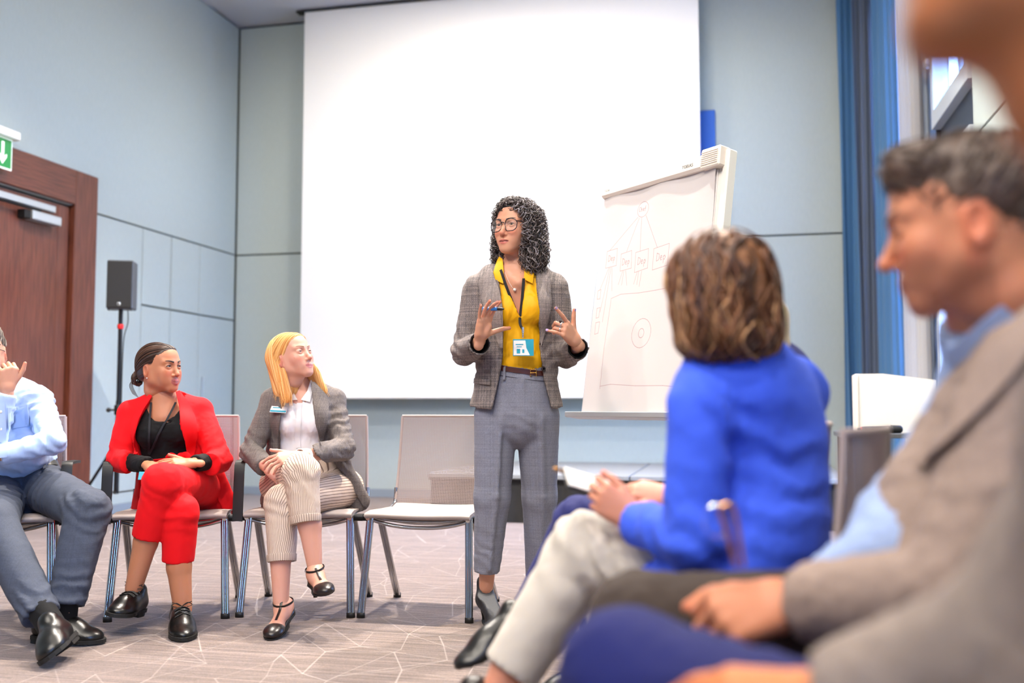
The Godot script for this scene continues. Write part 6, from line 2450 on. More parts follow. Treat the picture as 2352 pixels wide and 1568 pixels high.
	put("waistband", band(tr, [[318, 1052], [350, 1055], [390, 1052], [430, 1046], [470, 1040]], 0.035, 0.003, 0.002), mats.red_cloth, who)
	var bw := Buf.new()
	var bc := tr.hit(EYE, ray(413, 1056)) + FW * 0.015
	bw.ball(bc, 0.017, 14, Vector3(1.2, 1, 0.7))
	for e in [[-0.05, 0.012, 0.01], [0.045, 0.016, 0.0], [-0.02, -0.035, 0.02], [0.035, -0.03, 0.02]]:
		bw.tube(curve([bc, bc + rt * e[0] * 0.6 + Vector3.UP * (e[1] + 0.01) + FW * e[2], bc + rt * e[0] + Vector3.UP * e[1] * 0.6], 10), 0.013, 8, 0.4, FW)
	put("waist_tie", bw, mats.red_cloth, who)
	# hands, one resting on the other
	add_hand(body, at(340, 1068, 4.20), frame_of(dirv(0.85, -0.25, 0.45), dirv(0.2, 0.75, 0.62), false), 0.92, tone, [[4, 18, 20, 12], [0, 24, 24, 14], [-3, 28, 28, 14], [-8, 30, 26, 14], [34, -8, 6, 6]], {"who": who, "nail": Color(0.85, 0.55, 0.52)})
	add_hand(body, at(446, 1063, 4.225), frame_of(dirv(-0.96, 0.05, 0.28), dirv(0.1, 0.88, 0.42), true), 0.92, tone, [[6, 10, 14, 10], [0, 12, 16, 10], [-4, 14, 18, 10], [-8, 18, 18, 10], [32, -5, 6, 6]], {"who": who, "nail": Color(0.85, 0.55, 0.52)})
	put("lanyard", band(copy_field(tp), [[349, 925], [345, 970], [343, 1010], [344, 1042]], 0.009, 0.0015, 0.004), mats.lanyard, who)
	put("lanyard", band(copy_field(tp), [[404, 925], [385, 965], [362, 1000], [345, 1042]], 0.009, 0.0015, 0.005), mats.lanyard, who)
	var cd := Buf.new()
	cd.box(at(333, 1092, 4.13), Vector3(0.05, 0.035, 0.003), Basis(rt, Vector3.UP, tk).rotated(rt, -0.4), 0.001)
	put("name_card", cd, mats.teal_plastic, who)
	lace_shoe(who, at(321, 1400, 4.09), at(259, 1416, 3.87), dirv(0.12, 0.95, 0.15), 0.098, "black_leather")
	var h2 := on_level(413, 1437)
	lace_shoe(who, h2 + Vector3.UP * 0.014, on_level(424, 1474) + Vector3.UP * 0.004, Vector3.UP, 0.098, "black_leather")

func leg_uv(legs: Array) -> Callable:      # stripes that run along the legs: uv.x goes once round the leg, uv.y along it
	var ways := []
	for l in legs:
		ways.append([curve(l, 15), (l[1] - l[0]).cross(l[2] - l[1]).normalized()])
	return func(p: Vector3) -> Vector2:
		var best := 1e9
		var out := Vector2.ZERO
		for way in ways:
			var pts: PackedVector3Array = way[0]
			var nn: Vector3 = way[1]
			var run := 0.0
			for i in pts.size() - 1:
				var d := pts[i + 1] - pts[i]
				var h := clampf((p - pts[i]).dot(d) / d.length_squared(), 0.0, 1.0)
				var e := p - pts[i] - d * h
				var el := e.length()
				if el < best:
					best = el
					out = Vector2(atan2(e.dot(d.normalized().cross(nn)), e.dot(nn)) / TAU, (run + h * d.length()) / 0.1)
				run += d.length()
		return out

func straight_hair(who: Node3D, T: Transform3D, tones: Array, seed_: int, count: int, ends: float, sides: Array) -> void:   # hair that falls from a parting; sides: limbs of hanging hair [from, to, width]
	var rng := RandomNumberGenerator.new()
	rng.seed = seed_
	var B := T.basis.orthonormalized()
	var k := T.basis.x.length()
	var inv := T.affine_inverse()
	var cap := Field.new()
	cap.egg(T * Vector3(0, 0.029, -0.022), Vector3(0.081, 0.088, 0.101) * k, 0.02, B)
	cap.egg(T * Vector3(0, 0.041, 0.035), Vector3(0.0645, 0.0615, 0.0535) * k, 0.01, B)
	cap.plane(T * Vector3(0, 0.074, 0.070), B * Vector3(0, -0.62, 0.78), 0.004)
	for e: float in [-1.0, 1.0]:
		cap.egg(T * Vector3(e * 0.083, -0.026, 0.000), Vector3(0.020, 0.040, 0.022) * k, 0.004, B, 1)
	for s in sides:
		cap.limb(T * (s[0] as Vector3), T * (s[1] as Vector3), float(s[2]) * k, float(s[3]) * k, 0.03, B.x, float(s[4]))
	var base: Color = (tones[0] as Color).srgb_to_linear()
	soft("hair", cap, 0.005, mats.hair, who, {"color": func(_p: Vector3) -> Color: return base})
	var b := Buf.new()
	var ids := cap.all()
	for i in count:
		var q := Vector3(rng.randf_range(-0.12, 0.12), rng.randf_range(-0.15, 0.14), rng.randf_range(-0.13, 0.10))
		var p := cap.stick(T * q)
		var lq := inv * p
		if lq.y < ends + 0.06 or absf(cap.fs(p, ids)) > 0.004:
			continue
		b.tint = shade_of(rng, tones)
		var side := signf(lq.x - 0.012)
		var pts := flow(cap, p, func(w: Vector3, _f: float) -> Vector3:
			var l: Vector3 = inv * w
			var d := Vector3(side * 0.9 if l.y > 0.07 else 0.0, -1.0, 0.0)
			if l.y > -0.01:
				d.z = -0.75 if l.z > -0.03 else -0.1
			return B * d, 22, 0.0105 * k, 0.0014)
		var keep := PackedVector3Array()
		for w in pts:
			var l := inv * w
			if l.y < ends - 0.01:
				break
			if l.z > 0.074 and l.y < 0.06 or absf(cap.fs(w, ids)) > 0.006:
				break
			keep.append(w)
		if keep.size() > 4:
			var end := inv * keep[keep.size() - 1]
			if end.y < ends + 0.05:
				var tail := rng.randf_range(0.01, 0.035)
				for j in 3:
					keep.append(keep[keep.size() - 1] + B * Vector3(signf(end.x) * 0.004, -tail / 3.0, 0.0))
			lock_of(b, keep, rng.randf_range(0.0010, 0.0021), 5, 0.6)
	put("hair_strand", b, mats.hair, who).set_meta("kind", "stuff")

func build_blonde_woman() -> void:
	var who := person("seated woman, straight blonde hair, grey blazer over white shirt, striped cropped trousers", at(690, 1430, 4.25))
	var tone: Color = mats.skin_blonde_tone
	var body := skin(who, "skin_blonde")
	var FW := dirv(-0.03, 0, 1)
	var s := Field.new()
	s.limb(at(680, 850, 4.5), at(686, 895, 4.52), 0.050, 0.054)
	s.limb(at(686, 895, 4.52), at(690, 920, 4.52), 0.054, 0.08, 0.04)
	s.limb(at(632, 924, 4.52), at(762, 922, 4.56), 0.036, 0.036, 0.05)
	s.limb(at(692, 935, 4.52), at(695, 1030, 4.54), 0.120, 0.105, 0.05, FW, 1.4)
	s.limb(at(695, 1030, 4.54), at(712, 1100, 4.60), 0.108, 0.150, 0.05, FW, 1.3)
	s.chain([at(626, 930, 4.5), at(578, 1037, 4.42), at(612, 1070, 4.25)], [0.034, 0.033, 0.026])
	s.chain([at(766, 928, 4.56), at(788, 1030, 4.44), at(690, 1050, 4.20)], [0.034, 0.034, 0.026])
	s.chain([at(640, 1110, 4.56), at(692, 1080, 4.10), at(712, 1205, 4.06), at(724, 1305, 4.02)], [0.07, 0.055, 0.047, 0.0295])
	s.chain([at(790, 1120, 4.58), at(648, 1150, 4.13), at(645, 1275, 4.08), at(646, 1390, 4.03)], [0.07, 0.055, 0.044, 0.0305])
	job(body, s, 0.009, one_tone(tone))
	var T := head_frame(671, 818, 4.45, 60, 15, 4.0, 0.96)
	add_head(who, body, T, tone, {"full": -0.2, "smile": 0.35, "shut": 0.32, "iris": Color(0.25, 0.33, 0.42), "brow": Color(0.55, 0.38, 0.26), "brow_size": 0.8, "lip": Color(0.76, 0.42, 0.43), "lash": 0.8, "shadow": 0.35})
	straight_hair(who, T, [Color(0.84, 0.58, 0.30), Color(0.92, 0.70, 0.42), Color(0.97, 0.82, 0.58), Color(0.78, 0.52, 0.27)], 21, 760, -0.19, [[Vector3(0, 0.0, -0.075), Vector3(0, -0.13, -0.075), 0.062, 0.062, 1.0], [Vector3(-0.060, 0.01, -0.050), Vector3(-0.078, -0.185, -0.020), 0.040, 0.030, 1.7], [Vector3(0.066, 0.02, -0.010), Vector3(0.088, -0.10, 0.020), 0.036, 0.034, 1.8], [Vector3(0.088, -0.10, 0.020), Vector3(0.100, -0.185, 0.045), 0.034, 0.028, 1.8]])
	# shirt
	var sh := Field.new()
	sh.limb(at(628, 922, 4.52), at(766, 920, 4.56), 0.047, 0.047, 0.05)
	sh.limb(at(692, 935, 4.52), at(694, 1042, 4.53), 0.128, 0.120, 0.05, FW, 1.36)
	sh.egg(at(665, 968, 4.44), Vector3(0.055, 0.058, 0.048), 0.05)
	sh.egg(at(722, 966, 4.45), Vector3(0.055, 0.058, 0.048), 0.05)
	sh.limb(at(686, 885, 4.52), at(690, 925, 4.52), 0.057, 0.07, 0.03, Vector3.ZERO, 1.0, 1)
	var shf := copy_field(sh)
	shf.limb(at(683, 868, 4.51), at(690, 925, 4.52), 0.060, 0.074, 0.03)
	opening(sh, at(690, 930, 4.52), 4.45, [[860, 663, 714], [890, 668, 712], [912, 676, 696], [920, 684, 686], [922, 800, 799]], 0.0)
	soft("shirt", sh, 0.0065, mats.white_cotton, who, {"push": folds(0.005, 0.05, Vector3.UP, 0.3)})
	put("collar", patch(shf, [[661, 880], [657, 900], [655, 922]], [[668, 878], [676, 902], [684, 918]], 9, 6, 0.008, 0.003), mats.white_cotton, who)
	put("collar", patch(shf, [[712, 874], [706, 898], [692, 918]], [[718, 876], [717, 900], [712, 924]], 9, 6, 0.008, 0.003), mats.white_cotton, who)
	put("placket", band(sh, [[688, 925], [687, 960], [684, 1000], [686, 1028]], 0.022, 0.002, 0.0015), mats.white_cotton, who)
	# blazer
	var bz := Field.new()
	bz.limb(at(626, 916, 4.52), at(770, 914, 4.56), 0.047, 0.047, 0.04)
	bz.limb(at(692, 938, 4.52), at(696, 1040, 4.54), 0.150, 0.150, 0.05, FW, 1.34)
	bz.limb(at(696, 1040, 4.54), at(712, 1135, 4.62), 0.152, 0.230, 0.05, FW, 1.25, 2)
	bz.limb(at(775, 1060, 4.50), at(828, 1150, 4.52), 0.055, 0.045, 0.03, FW, 1.6)
	bz.egg(at(660, 965, 4.43), Vector3(0.056, 0.065, 0.05), 0.05)
	bz.egg(at(728, 963, 4.44), Vector3(0.056, 0.065, 0.05), 0.05)
	bz.chain([at(624, 926, 4.5), at(577, 1036, 4.41), at(610, 1072, 4.27)], [0.049, 0.047, 0.044], 0.025, 2)
	bz.chain([at(769, 924, 4.56), at(790, 1030, 4.43), at(694, 1050, 4.20)], [0.049, 0.050, 0.042], 0.025, 2)
	var whole := copy_field(bz)
	opening(bz, at(690, 980, 4.52), 4.42, [[860, 662, 712], [905, 656, 716], [940, 648, 722], [980, 642, 728], [1020, 640, 736], [1060, 634, 760], [1100, 624, 792], [1170, 610, 830]], -0.02)
	soft("blazer", bz, 0.0065, mats.tweed_blonde, who, {"push": folds_near([[at(573, 1040, 4.41), 0.15, Vector3(0.5, 1, 0.1)], [at(810, 1036, 4.43), 0.17, Vector3(0.9, 0.7, 0.2)], [at(780, 970, 4.5), 0.13, Vector3(-0.4, 1, 0)], [at(740, 1045, 4.3), 0.13, Vector3(1, 0.1, 0.2)]], 0.005, 0.045, 0.0025)})
	lapel_strip(whole, [[654, 884], [632, 912], [624, 935], [622, 960], [628, 1000], [640, 1032]], [[662, 886], [655, 912], [650, 935], [646, 960], [642, 1000], [641, 1032]], "tweed_blonde", who)
	lapel_strip(whole, [[714, 880], [718, 910], [722, 935], [727, 970], [732, 1000], [736, 1024]], [[722, 880], [748, 908], [752, 930], [750, 965], [742, 1000], [737, 1026]], "tweed_blonde", who)
	# striped trousers
	var st := Image.create(1024, 8, false, Image.FORMAT_RGB8)
	for x in 1024:
		var f := fposmod(x / 1024.0 * 40.0, 1.0)
		var c := Color(0.80, 0.72, 0.65)
		if f < 0.24:
			c = Color(0.47, 0.39, 0.36)
		for y in 8:
			st.set_pixel(x, y, c)
	var sm := mat("striped_cotton", Color(1, 1, 1), 0.85)
	sm.albedo_texture = ImageTexture.create_from_image(st)
	var la := [at(640, 1112, 4.55), at(692, 1082, 4.11), at(703, 1200, 4.05)]
	var lb := [at(790, 1120, 4.57), at(648, 1153, 4.14), at(648, 1288, 4.07)]
	var tr := Field.new()
	tr.limb(at(695, 1022, 4.54), at(710, 1100, 4.58), 0.125, 0.165, 0.05, FW, 1.28, 1)
	tr.egg(at(714, 1125, 4.63), Vector3(0.185, 0.085, 0.14), 0.05)
	tr.limb(la[0], la[1], 0.086, 0.074, 0.03)
	tr.limb(la[1], la[2], 0.074, 0.060, 0.02, Vector3.ZERO, 1.0, 2)
	tr.limb(lb[0], lb[1], 0.092, 0.072, 0.012)
	tr.limb(lb[1], lb[2], 0.072, 0.056, 0.012, Vector3.ZERO, 1.0, 2)
	soft("trousers", tr, 0.0065, sm, who, {"uv": leg_uv([la, lb]), "push": folds_near([[at(692, 1082, 4.08), 0.13, Vector3(0.9, 0.6, 0.2)], [at(648, 1153, 4.1), 0.11, Vector3(0.2, 1, 0)]], 0.004, 0.045, 0.0015)})
	put("waistband", band(tr, [[640, 1028], [690, 1031], [740, 1028]], 0.026, 0.003, 0.002), mats.brown_leather, who)
	for l in [[la, 0.061], [lb, 0.057]]:
		var cf := Buf.new()
		var d: Vector3 = (l[0][2] - l[0][1]).normalized()
		cf.lathe(l[0][2] - d * 0.028, d, [[l[1] * 1.05, 0.0], [l[1] * 1.07, 0.002], [l[1] * 1.03, 0.029], [l[1] * 0.9, 0.030]], 32)
		put("turn_up", cf, sm, who)
	# hands folded over the knee
	add_hand(body, at(614, 1070, 4.25), frame_of(dirv(0.75, -0.50, 0.35), dirv(0.1, 0.6, 0.78), false), 0.9, tone, [[4, 20, 24, 12], [0, 26, 26, 14], [-3, 30, 28, 14], [-8, 32, 28, 14], [30, -8, 8, 8]], {"who": who})
	add_hand(body, at(688, 1046, 4.17), frame_of(dirv(-0.90, -0.15, 0.32), dirv(0.15, 0.72, 0.66), true), 0.92, tone, [[5, 14, 26, 14], [0, 22, 30, 16], [-4, 26, 32, 16], [-9, 30, 30, 16], [26, -10, 8, 6]], {"who": who})
	var cuff := Buf.new()
	var cd := (at(690, 1048, 4.18) - at(760, 1045, 4.33)).normalized()
	cuff.lathe(at(694, 1049, 4.195), cd, [[0.036, -0.03], [0.037, 0.012], [0.031, 0.013], [0.030, -0.02]], 24)
	put("cuff", cuff, mats.white_cotton, who)
	# name badge on the lapel
	var bd := Buf.new()
	var bc := whole.hit(EYE, ray(643, 940)) + FW * 0.016
	var bb := Basis(rt, Vector3.UP, tk).rotated(rt, -0.9).rotated(tk, -0.06)
	bd.box(bc, Vector3(0.072, 0.042, 0.003), bb, 0.001)
	var bm := put("name_badge", bd, mats.paper, who, "white and turquoise name badge on the lapel")
	var bs := Buf.new()
	bs.box(bc + bb * Vector3(0, -0.014, 0.002), Vector3(0.07, 0.011, 0.001), bb, 0.0003)
	bs.box(bc + bb * Vector3(-0.008, 0.010, 0.002), Vector3(0.04, 0.006, 0.001), bb, 0.0003)
	put("print", bs, mats.teal_plastic, bm)
	# brown strap shoes with a heel
	var h2 := on_level(664, 1436)
	strap_shoe(who, h2 + Vector3.UP * 0.055, on_level(621, 1470), Vector3.UP, at(646, 1388, 4.03), tone)
	strap_shoe(who, at(722, 1338, 4.06), at(752, 1366, 3.87), dirv(-0.1, 0.9, 0.25), at(725, 1303, 4.02), tone)

func strap_shoe(who: Node3D, heel: Vector3, toe: Vector3, up: Vector3, ankle: Vector3, tone: Color) -> void:
	var d := (toe - heel)
	var l := d.length()
	d = d.normalized()
	up = (up - d * up.dot(d)).normalized()
	var x := d.cross(up)
	var B := Basis(x, up, d)
	var body: MeshInstance3D
	for c in who.get_children():
		if c.name == "body":
			body = c
	# the foot inside belongs to the body
	var f := Field.new()
	f.limb(ankle - up * 0.004, heel + d * 0.06 + up * 0.055, 0.0295, 0.030, 0.02)
	f.limb(heel + d * 0.05 + up * 0.05, heel + d * l * 0.62 + up * 0.022, 0.030, 0.026, 0.03)
	f.limb(heel + d * 0.03 + up * 0.035, heel + d * 0.09 + up * 0.03, 0.024, 0.026, 0.02)
	f.egg(heel + d * l * 0.74 + up * 0.018, Vector3(0.036, 0.017, 0.045), 0.02, B)
	job(body, f, 0.004, one_tone(tone))
	var s := Field.new()
	s.egg(heel + d * l * 0.80 + up * 0.016, Vector3(0.041, 0.025, 0.056), 0.02, B)
	s.limb(heel + d * 0.022 + up * 0.02, heel + d * 0.022 + up * 0.045, 0.029, 0.026, 0.02)
	s.limb(heel + d * 0.03 + up * 0.008, heel + d * l * 0.7 + up * 0.006, 0.026, 0.033, 0.02, up, 3.0)
	s.limb(heel + d * 0.055 + up * 0.052, heel + d * l * 0.62 + up * 0.045, 0.026, 0.024, 0.006, Vector3.ZERO, 1.0, 0, 1)
	s.plane(heel + up * 0.001, -up, 0.002)
	soft("shoe", s, 0.004, mats.brown_leather, who)
	put("sole", sole(heel - d * 0.003, toe + d * 0.004, up, 0.083, 0.0, 0.006), mats.shoe_sole, who)
	var hb := Buf.new()
	hb.lathe(heel + d * 0.022 - Vector3.UP * 0.052, Vector3.UP, [[0.0, 0.0], [0.008, 0.0], [0.009, 0.02], [0.020, 0.055], [0.0, 0.06]], 14)
	put("heel", hb, mats.brown_leather, who)
	var fs := copy_field(f)
	var strap := Buf.new()
	var ids := fs.all()
	var rows := []
	for i in 25:
		var a := TAU * i / 24.0
		var o := heel + d * 0.055 + up * 0.072
		var dir := (d * cos(a) + x * sin(a)).normalized()
		var h := fs.hit(o + dir * 0.12, -dir)
		rows.append([h + dir * 0.002 - up * 0.004, h + dir * 0.003, h + dir * 0.002 + up * 0.004])
	strap.sheet(rows, 0.002, d)
	rows = []
	for i in 11:
		var t := lerpf(0.085, l * 0.68, i / 10.0)
		var h := fs.hit(heel + d * t + up * 0.16, -up)
		rows.append([h + up * 0.002 - x * 0.005, h + up * 0.003, h + up * 0.002 + x * 0.005])
	strap.sheet(rows, 0.002, up)
	put("strap", strap, mats.brown_leather, who)
	var bk := Buf.new()
	bk.ball(fs.hit(heel + d * 0.055 + up * 0.072 + x * 0.12, -x) + x * 0.003, 0.005, 10)
	put("buckle", bk, mats.silver, who)

func build_left_man() -> void:
	var who := person("seated man in light blue shirt and slate trousers, hand at chin, ankles crossed", at(60, 1440, 4.0))
	var tone: Color = mats.skin_left_tone
	var body := skin(who, "skin_left")
	var FW := dirv(0.28, 0, 0.96)
	var s := Field.new()
	s.limb(at(-8, 862, 4.32), at(0, 905, 4.36), 0.056, 0.06)
	s.limb(at(-70, 925, 4.40), at(88, 922, 4.36), 0.055, 0.055, 0.05)
	s.limb(at(10, 945, 4.37), at(40, 1080, 4.38), 0.150, 0.145, 0.05, FW, 1.35)
	s.chain([at(92, 930, 4.34), at(126, 1015, 4.20), at(-5, 1045, 4.08)], [0.05, 0.042, 0.03])
	s.chain([at(-75, 935, 4.38), at(-20, 1045, 4.10), at(16, 900, 4.12)], [0.05, 0.042, 0.03])
	s.chain([at(100, 1118, 4.36), at(203, 1170, 3.94), at(152, 1400, 3.81)], [0.08, 0.06, 0.032])
	s.chain([at(5, 1120, 4.38), at(-12, 1205, 3.90), at(110, 1420, 3.66)], [0.08, 0.06, 0.032])
	job(body, s, 0.011, one_tone(tone))
	var T := head_frame(-36, 806, 4.26, 18, -4, 3.0, 1.04)
	add_head(who, body, T, tone, {"male": 1.0, "cell": 0.004, "brow": Color(0.25, 0.18, 0.14), "beard": 0.15})
	short_hair(who, T, [Color(0.20, 0.15, 0.12), Color(0.30, 0.24, 0.20), Color(0.38, 0.33, 0.29)], 31, 160, 0.4)
	var gl := Buf.new()
	for e: float in [-1.0, 1.0]:
		var ring := PackedVector3Array()
		for i in 25:
			var a := TAU * i / 24.0
			ring.append(T * Vector3(e * 0.034 + cos(a) * 0.024, -0.003 + sin(a) * 0.018, 0.104 - absf(e * 0.034 + cos(a) * 0.024) * 0.15))
		gl.tube(ring, 0.0014, 6)
		gl.tube(curve([T * Vector3(e * 0.058, 0.004, 0.095), T * Vector3(e * 0.075, 0.004, 0.08), T * Vector3(e * 0.079, -0.004, -0.012)], 10), 0.0015, 6)
	put("glasses_frame", gl, mats.dark_metal, who)
	var sh := Field.new()
	sh.limb(at(-68, 920, 4.40), at(86, 917, 4.36), 0.063, 0.063, 0.04)
	sh.limb(at(10, 945, 4.36), at(42, 1075, 4.38), 0.168, 0.166, 0.05, FW, 1.30, 2)
	sh.egg(at(38, 1042, 4.30), Vector3(0.15, 0.10, 0.10), 0.05)
	sh.limb(at(-6, 878, 4.34), at(0, 915, 4.36), 0.064, 0.078, 0.03, Vector3.ZERO, 1.0, 1)
	sh.chain([at(90, 930, 4.34), at(124, 1014, 4.19), at(2, 1046, 4.08)], [0.063, 0.052, 0.042], 0.03, 2)
	sh.chain([at(-75, 935, 4.38), at(-22, 1045, 4.09), at(15, 905, 4.11)], [0.063, 0.052, 0.042], 0.03, 2)
	soft("shirt", sh, 0.007, mats.shirt_pale, who, {"push": folds_near([[at(124, 1014, 4.19), 0.17, Vector3(0.9, 0.7, 0.2)], [at(92, 935, 4.33), 0.16, Vector3(-0.5, 1, 0)], [at(30, 1040, 4.2), 0.16, Vector3(0.3, 1, 0)]], 0.006, 0.045, 0.003)})
	put("pocket", patch(sh, [[18, 936], [20, 985]], [[66, 930], [70, 978]], 8, 8, 0.003, 0.002), mats.shirt_pale, who)
	put("placket", band(sh, [[3, 925], [5, 960], [6, 1000], [8, 1050]], 0.030, 0.002, 0.002), mats.shirt_pale, who)
	var bt := Buf.new()
	for y in [945, 985]:
		var h := sh.hit(EYE, ray(4, y))
		bt.lathe(h + tk * 0.003, tk, [[0.0, 0.0], [0.006, 0.0], [0.006, 0.002], [0.0, 0.003]], 12)
	put("button", bt, mats.white_plastic, who)
	var tr := Field.new()
	tr.limb(at(38, 1062, 4.38), at(48, 1110, 4.40), 0.160, 0.175, 0.05, FW, 1.22, 1)
	tr.egg(at(52, 1128, 4.44), Vector3(0.19, 0.09, 0.15), 0.05)
	tr.limb(at(100, 1116, 4.36), at(203, 1172, 3.95), 0.102, 0.086, 0.03)
	tr.limb(at(203, 1172, 3.95), at(152, 1388, 3.82), 0.086, 0.070, 0.02, Vector3.ZERO, 1.0, 2)
	tr.limb(at(5, 1118, 4.38), at(-10, 1208, 3.92), 0.102, 0.086, 0.012)
	tr.limb(at(-10, 1208, 3.92), at(96, 1412, 3.68), 0.086, 0.068, 0.012, Vector3.ZERO, 1.0, 2)
	soft("trousers", tr, 0.007, mats.trouser_slate, who, {"push": folds_near([[at(203, 1165, 3.93), 0.16, Vector3(0.5, 1, 0.3)], [at(70, 1130, 4.2), 0.20, Vector3(1, -0.5, 0.3)], [at(152, 1360, 3.8), 0.14, Vector3(0.1, 1, 0)], [at(80, 1390, 3.65), 0.14, Vector3(0.4, 1, 0)]], 0.006, 0.05, 0.002)})
	put("belt", band(tr, [[-30, 1072], [20, 1071], [60, 1066], [110, 1062], [128, 1062]], 0.034, 0.004, 0.003), mats.black_leather, who)
	for x in [27, 62, 104]:
		put("belt_loop", band(tr, [[x, 1056], [x + 1, 1080]], 0.010, 0.003, 0.008, 6), mats.trouser_slate, who)
	# the hand under the chin, fingers curled
	add_hand(body, at(17, 897, 4.11), frame_of(dirv(0.10, 0.95, 0.05), dirv(0.72, 0.05, 0.66), true), 1.02, tone, [[3, 62, 70, 40], [0, 66, 74, 40], [-2, 68, 74, 40], [-5, 70, 70, 40], [30, -10, 10, 15]], {"cell": 0.0035})
	add_hand(body, at(-8, 1046, 4.07), frame_of(dirv(-0.95, 0.1, 0.3), dirv(0.1, 0.8, 0.6), true), 1.02, tone, [[4, 20, 20, 10], [0, 20, 20, 10], [-3, 20, 20, 10], [-7, 20, 20, 10], [30, -5, 6, 6]], {"cell": 0.0035})
	var wt := Buf.new()
	var wd := (at(-8, 1046, 4.07) - at(60, 1030, 4.15)).normalized()
	wt.lathe(at(-4, 1045, 4.075), wd, [[0.030, 0.0], [0.032, 0.002], [0.032, 0.022], [0.030, 0.024]], 20)
	put("watch_strap", wt, mats.black_leather, who)
	# socks and shoes
	var so := Field.new()
	so.limb(at(152, 1370, 3.82), at(146, 1436, 3.83), 0.049, 0.049, 0.02)
	so.limb(at(96, 1400, 3.68), at(128, 1450, 3.63), 0.050, 0.049, 0.02)
	soft("sock", so, 0.008, mats.sock, who)
	var h1 := on_level(82, 1472)
	lace_shoe(who, h1 + Vector3.UP * 0.016, on_level(238, 1478) + Vector3.UP * 0.006, Vector3.UP, 0.105, "black_leather", false, 0.10)
	lace_shoe(who, at(163, 1466, 3.62), at(112, 1516, 3.42), dirv(-0.55, 0.80, -0.1), 0.105, "black_leather", false, 0.10)

func short_hair(who: Node3D, T: Transform3D, tones: Array, seed_: int, count: int, quiff: float) -> void:
	var rng := RandomNumberGenerator.new()
	rng.seed = seed_
	var B := T.basis.orthonormalized()
	var k := T.basis.x.length()
	var cap := Field.new()
	cap.egg(T * Vector3(0, 0.029, -0.022), Vector3(0.0775, 0.088, 0.099) * k, 0.02, B)
	cap.egg(T * Vector3(0, 0.041, 0.035), Vector3(0.0645, 0.0625, 0.0545) * k, 0.01, B)
	cap.plane(T * Vector3(0, 0.070, 0.070), B * Vector3(0, -0.56, 0.83), 0.006)
	cap.plane(T * Vector3(0, -0.060, -0.06), B * Vector3(0, -0.9, 0.45), 0.01)
	cap.limb(T * Vector3(-0.035, 0.088, 0.062), T * Vector3(0.035, 0.088, 0.062), 0.022 * k, 0.022 * k, 0.04)
	cap.egg(T * Vector3(0, 0.085, 0.02), Vector3(0.058, 0.030, 0.06) * k, 0.03, B)
	for e: float in [-1.0, 1.0]:
		cap.egg(T * Vector3(e * 0.080, -0.022, -0.004), Vector3(0.018, 0.038, 0.024) * k, 0.004, B, 1)
	var base: Color = (tones[0] as Color).srgb_to_linear()
	var other: Color = (tones[1] as Color).srgb_to_linear()
	soft("hair", cap, 0.005, mats.hair, who, {"color": func(p: Vector3) -> Color: return base.lerp(other, 0.5 + noise.get_noise_3dv(p * 40.0)), "push": folds(0.003, 0.02)})
	var b := Buf.new()
	var ids := cap.all()
	for i in count:
		var p := cap.stick(T * Vector3(rng.randf_range(-0.08, 0.08), rng.randf_range(-0.03, 0.14), rng.randf_range(-0.12, 0.08)))
		if absf(cap.fs(p, ids)) > 0.004:
			continue
		b.tint = shade_of(rng, tones)
		var lean := B * Vector3(rng.randf_range(-0.4, 0.4), rng.randf_range(-0.2, 0.2) + (0.3 if (T.affine_inverse() * p).z > 0.03 else -0.6), rng.randf_range(0.2, 1.0) * (1.0 if quiff > 0.0 else -1.0))
		var pts := flow(cap, p, func(_w: Vector3, _f: float) -> Vector3: return lean, 5, 0.008, 0.002 + 0.002 * rng.randf())
		lock_of(b, pts, rng.randf_range(0.002, 0.0035), 5, 0.5)
	put("hair_strand", b, mats.hair, who).set_meta("kind", "stuff")

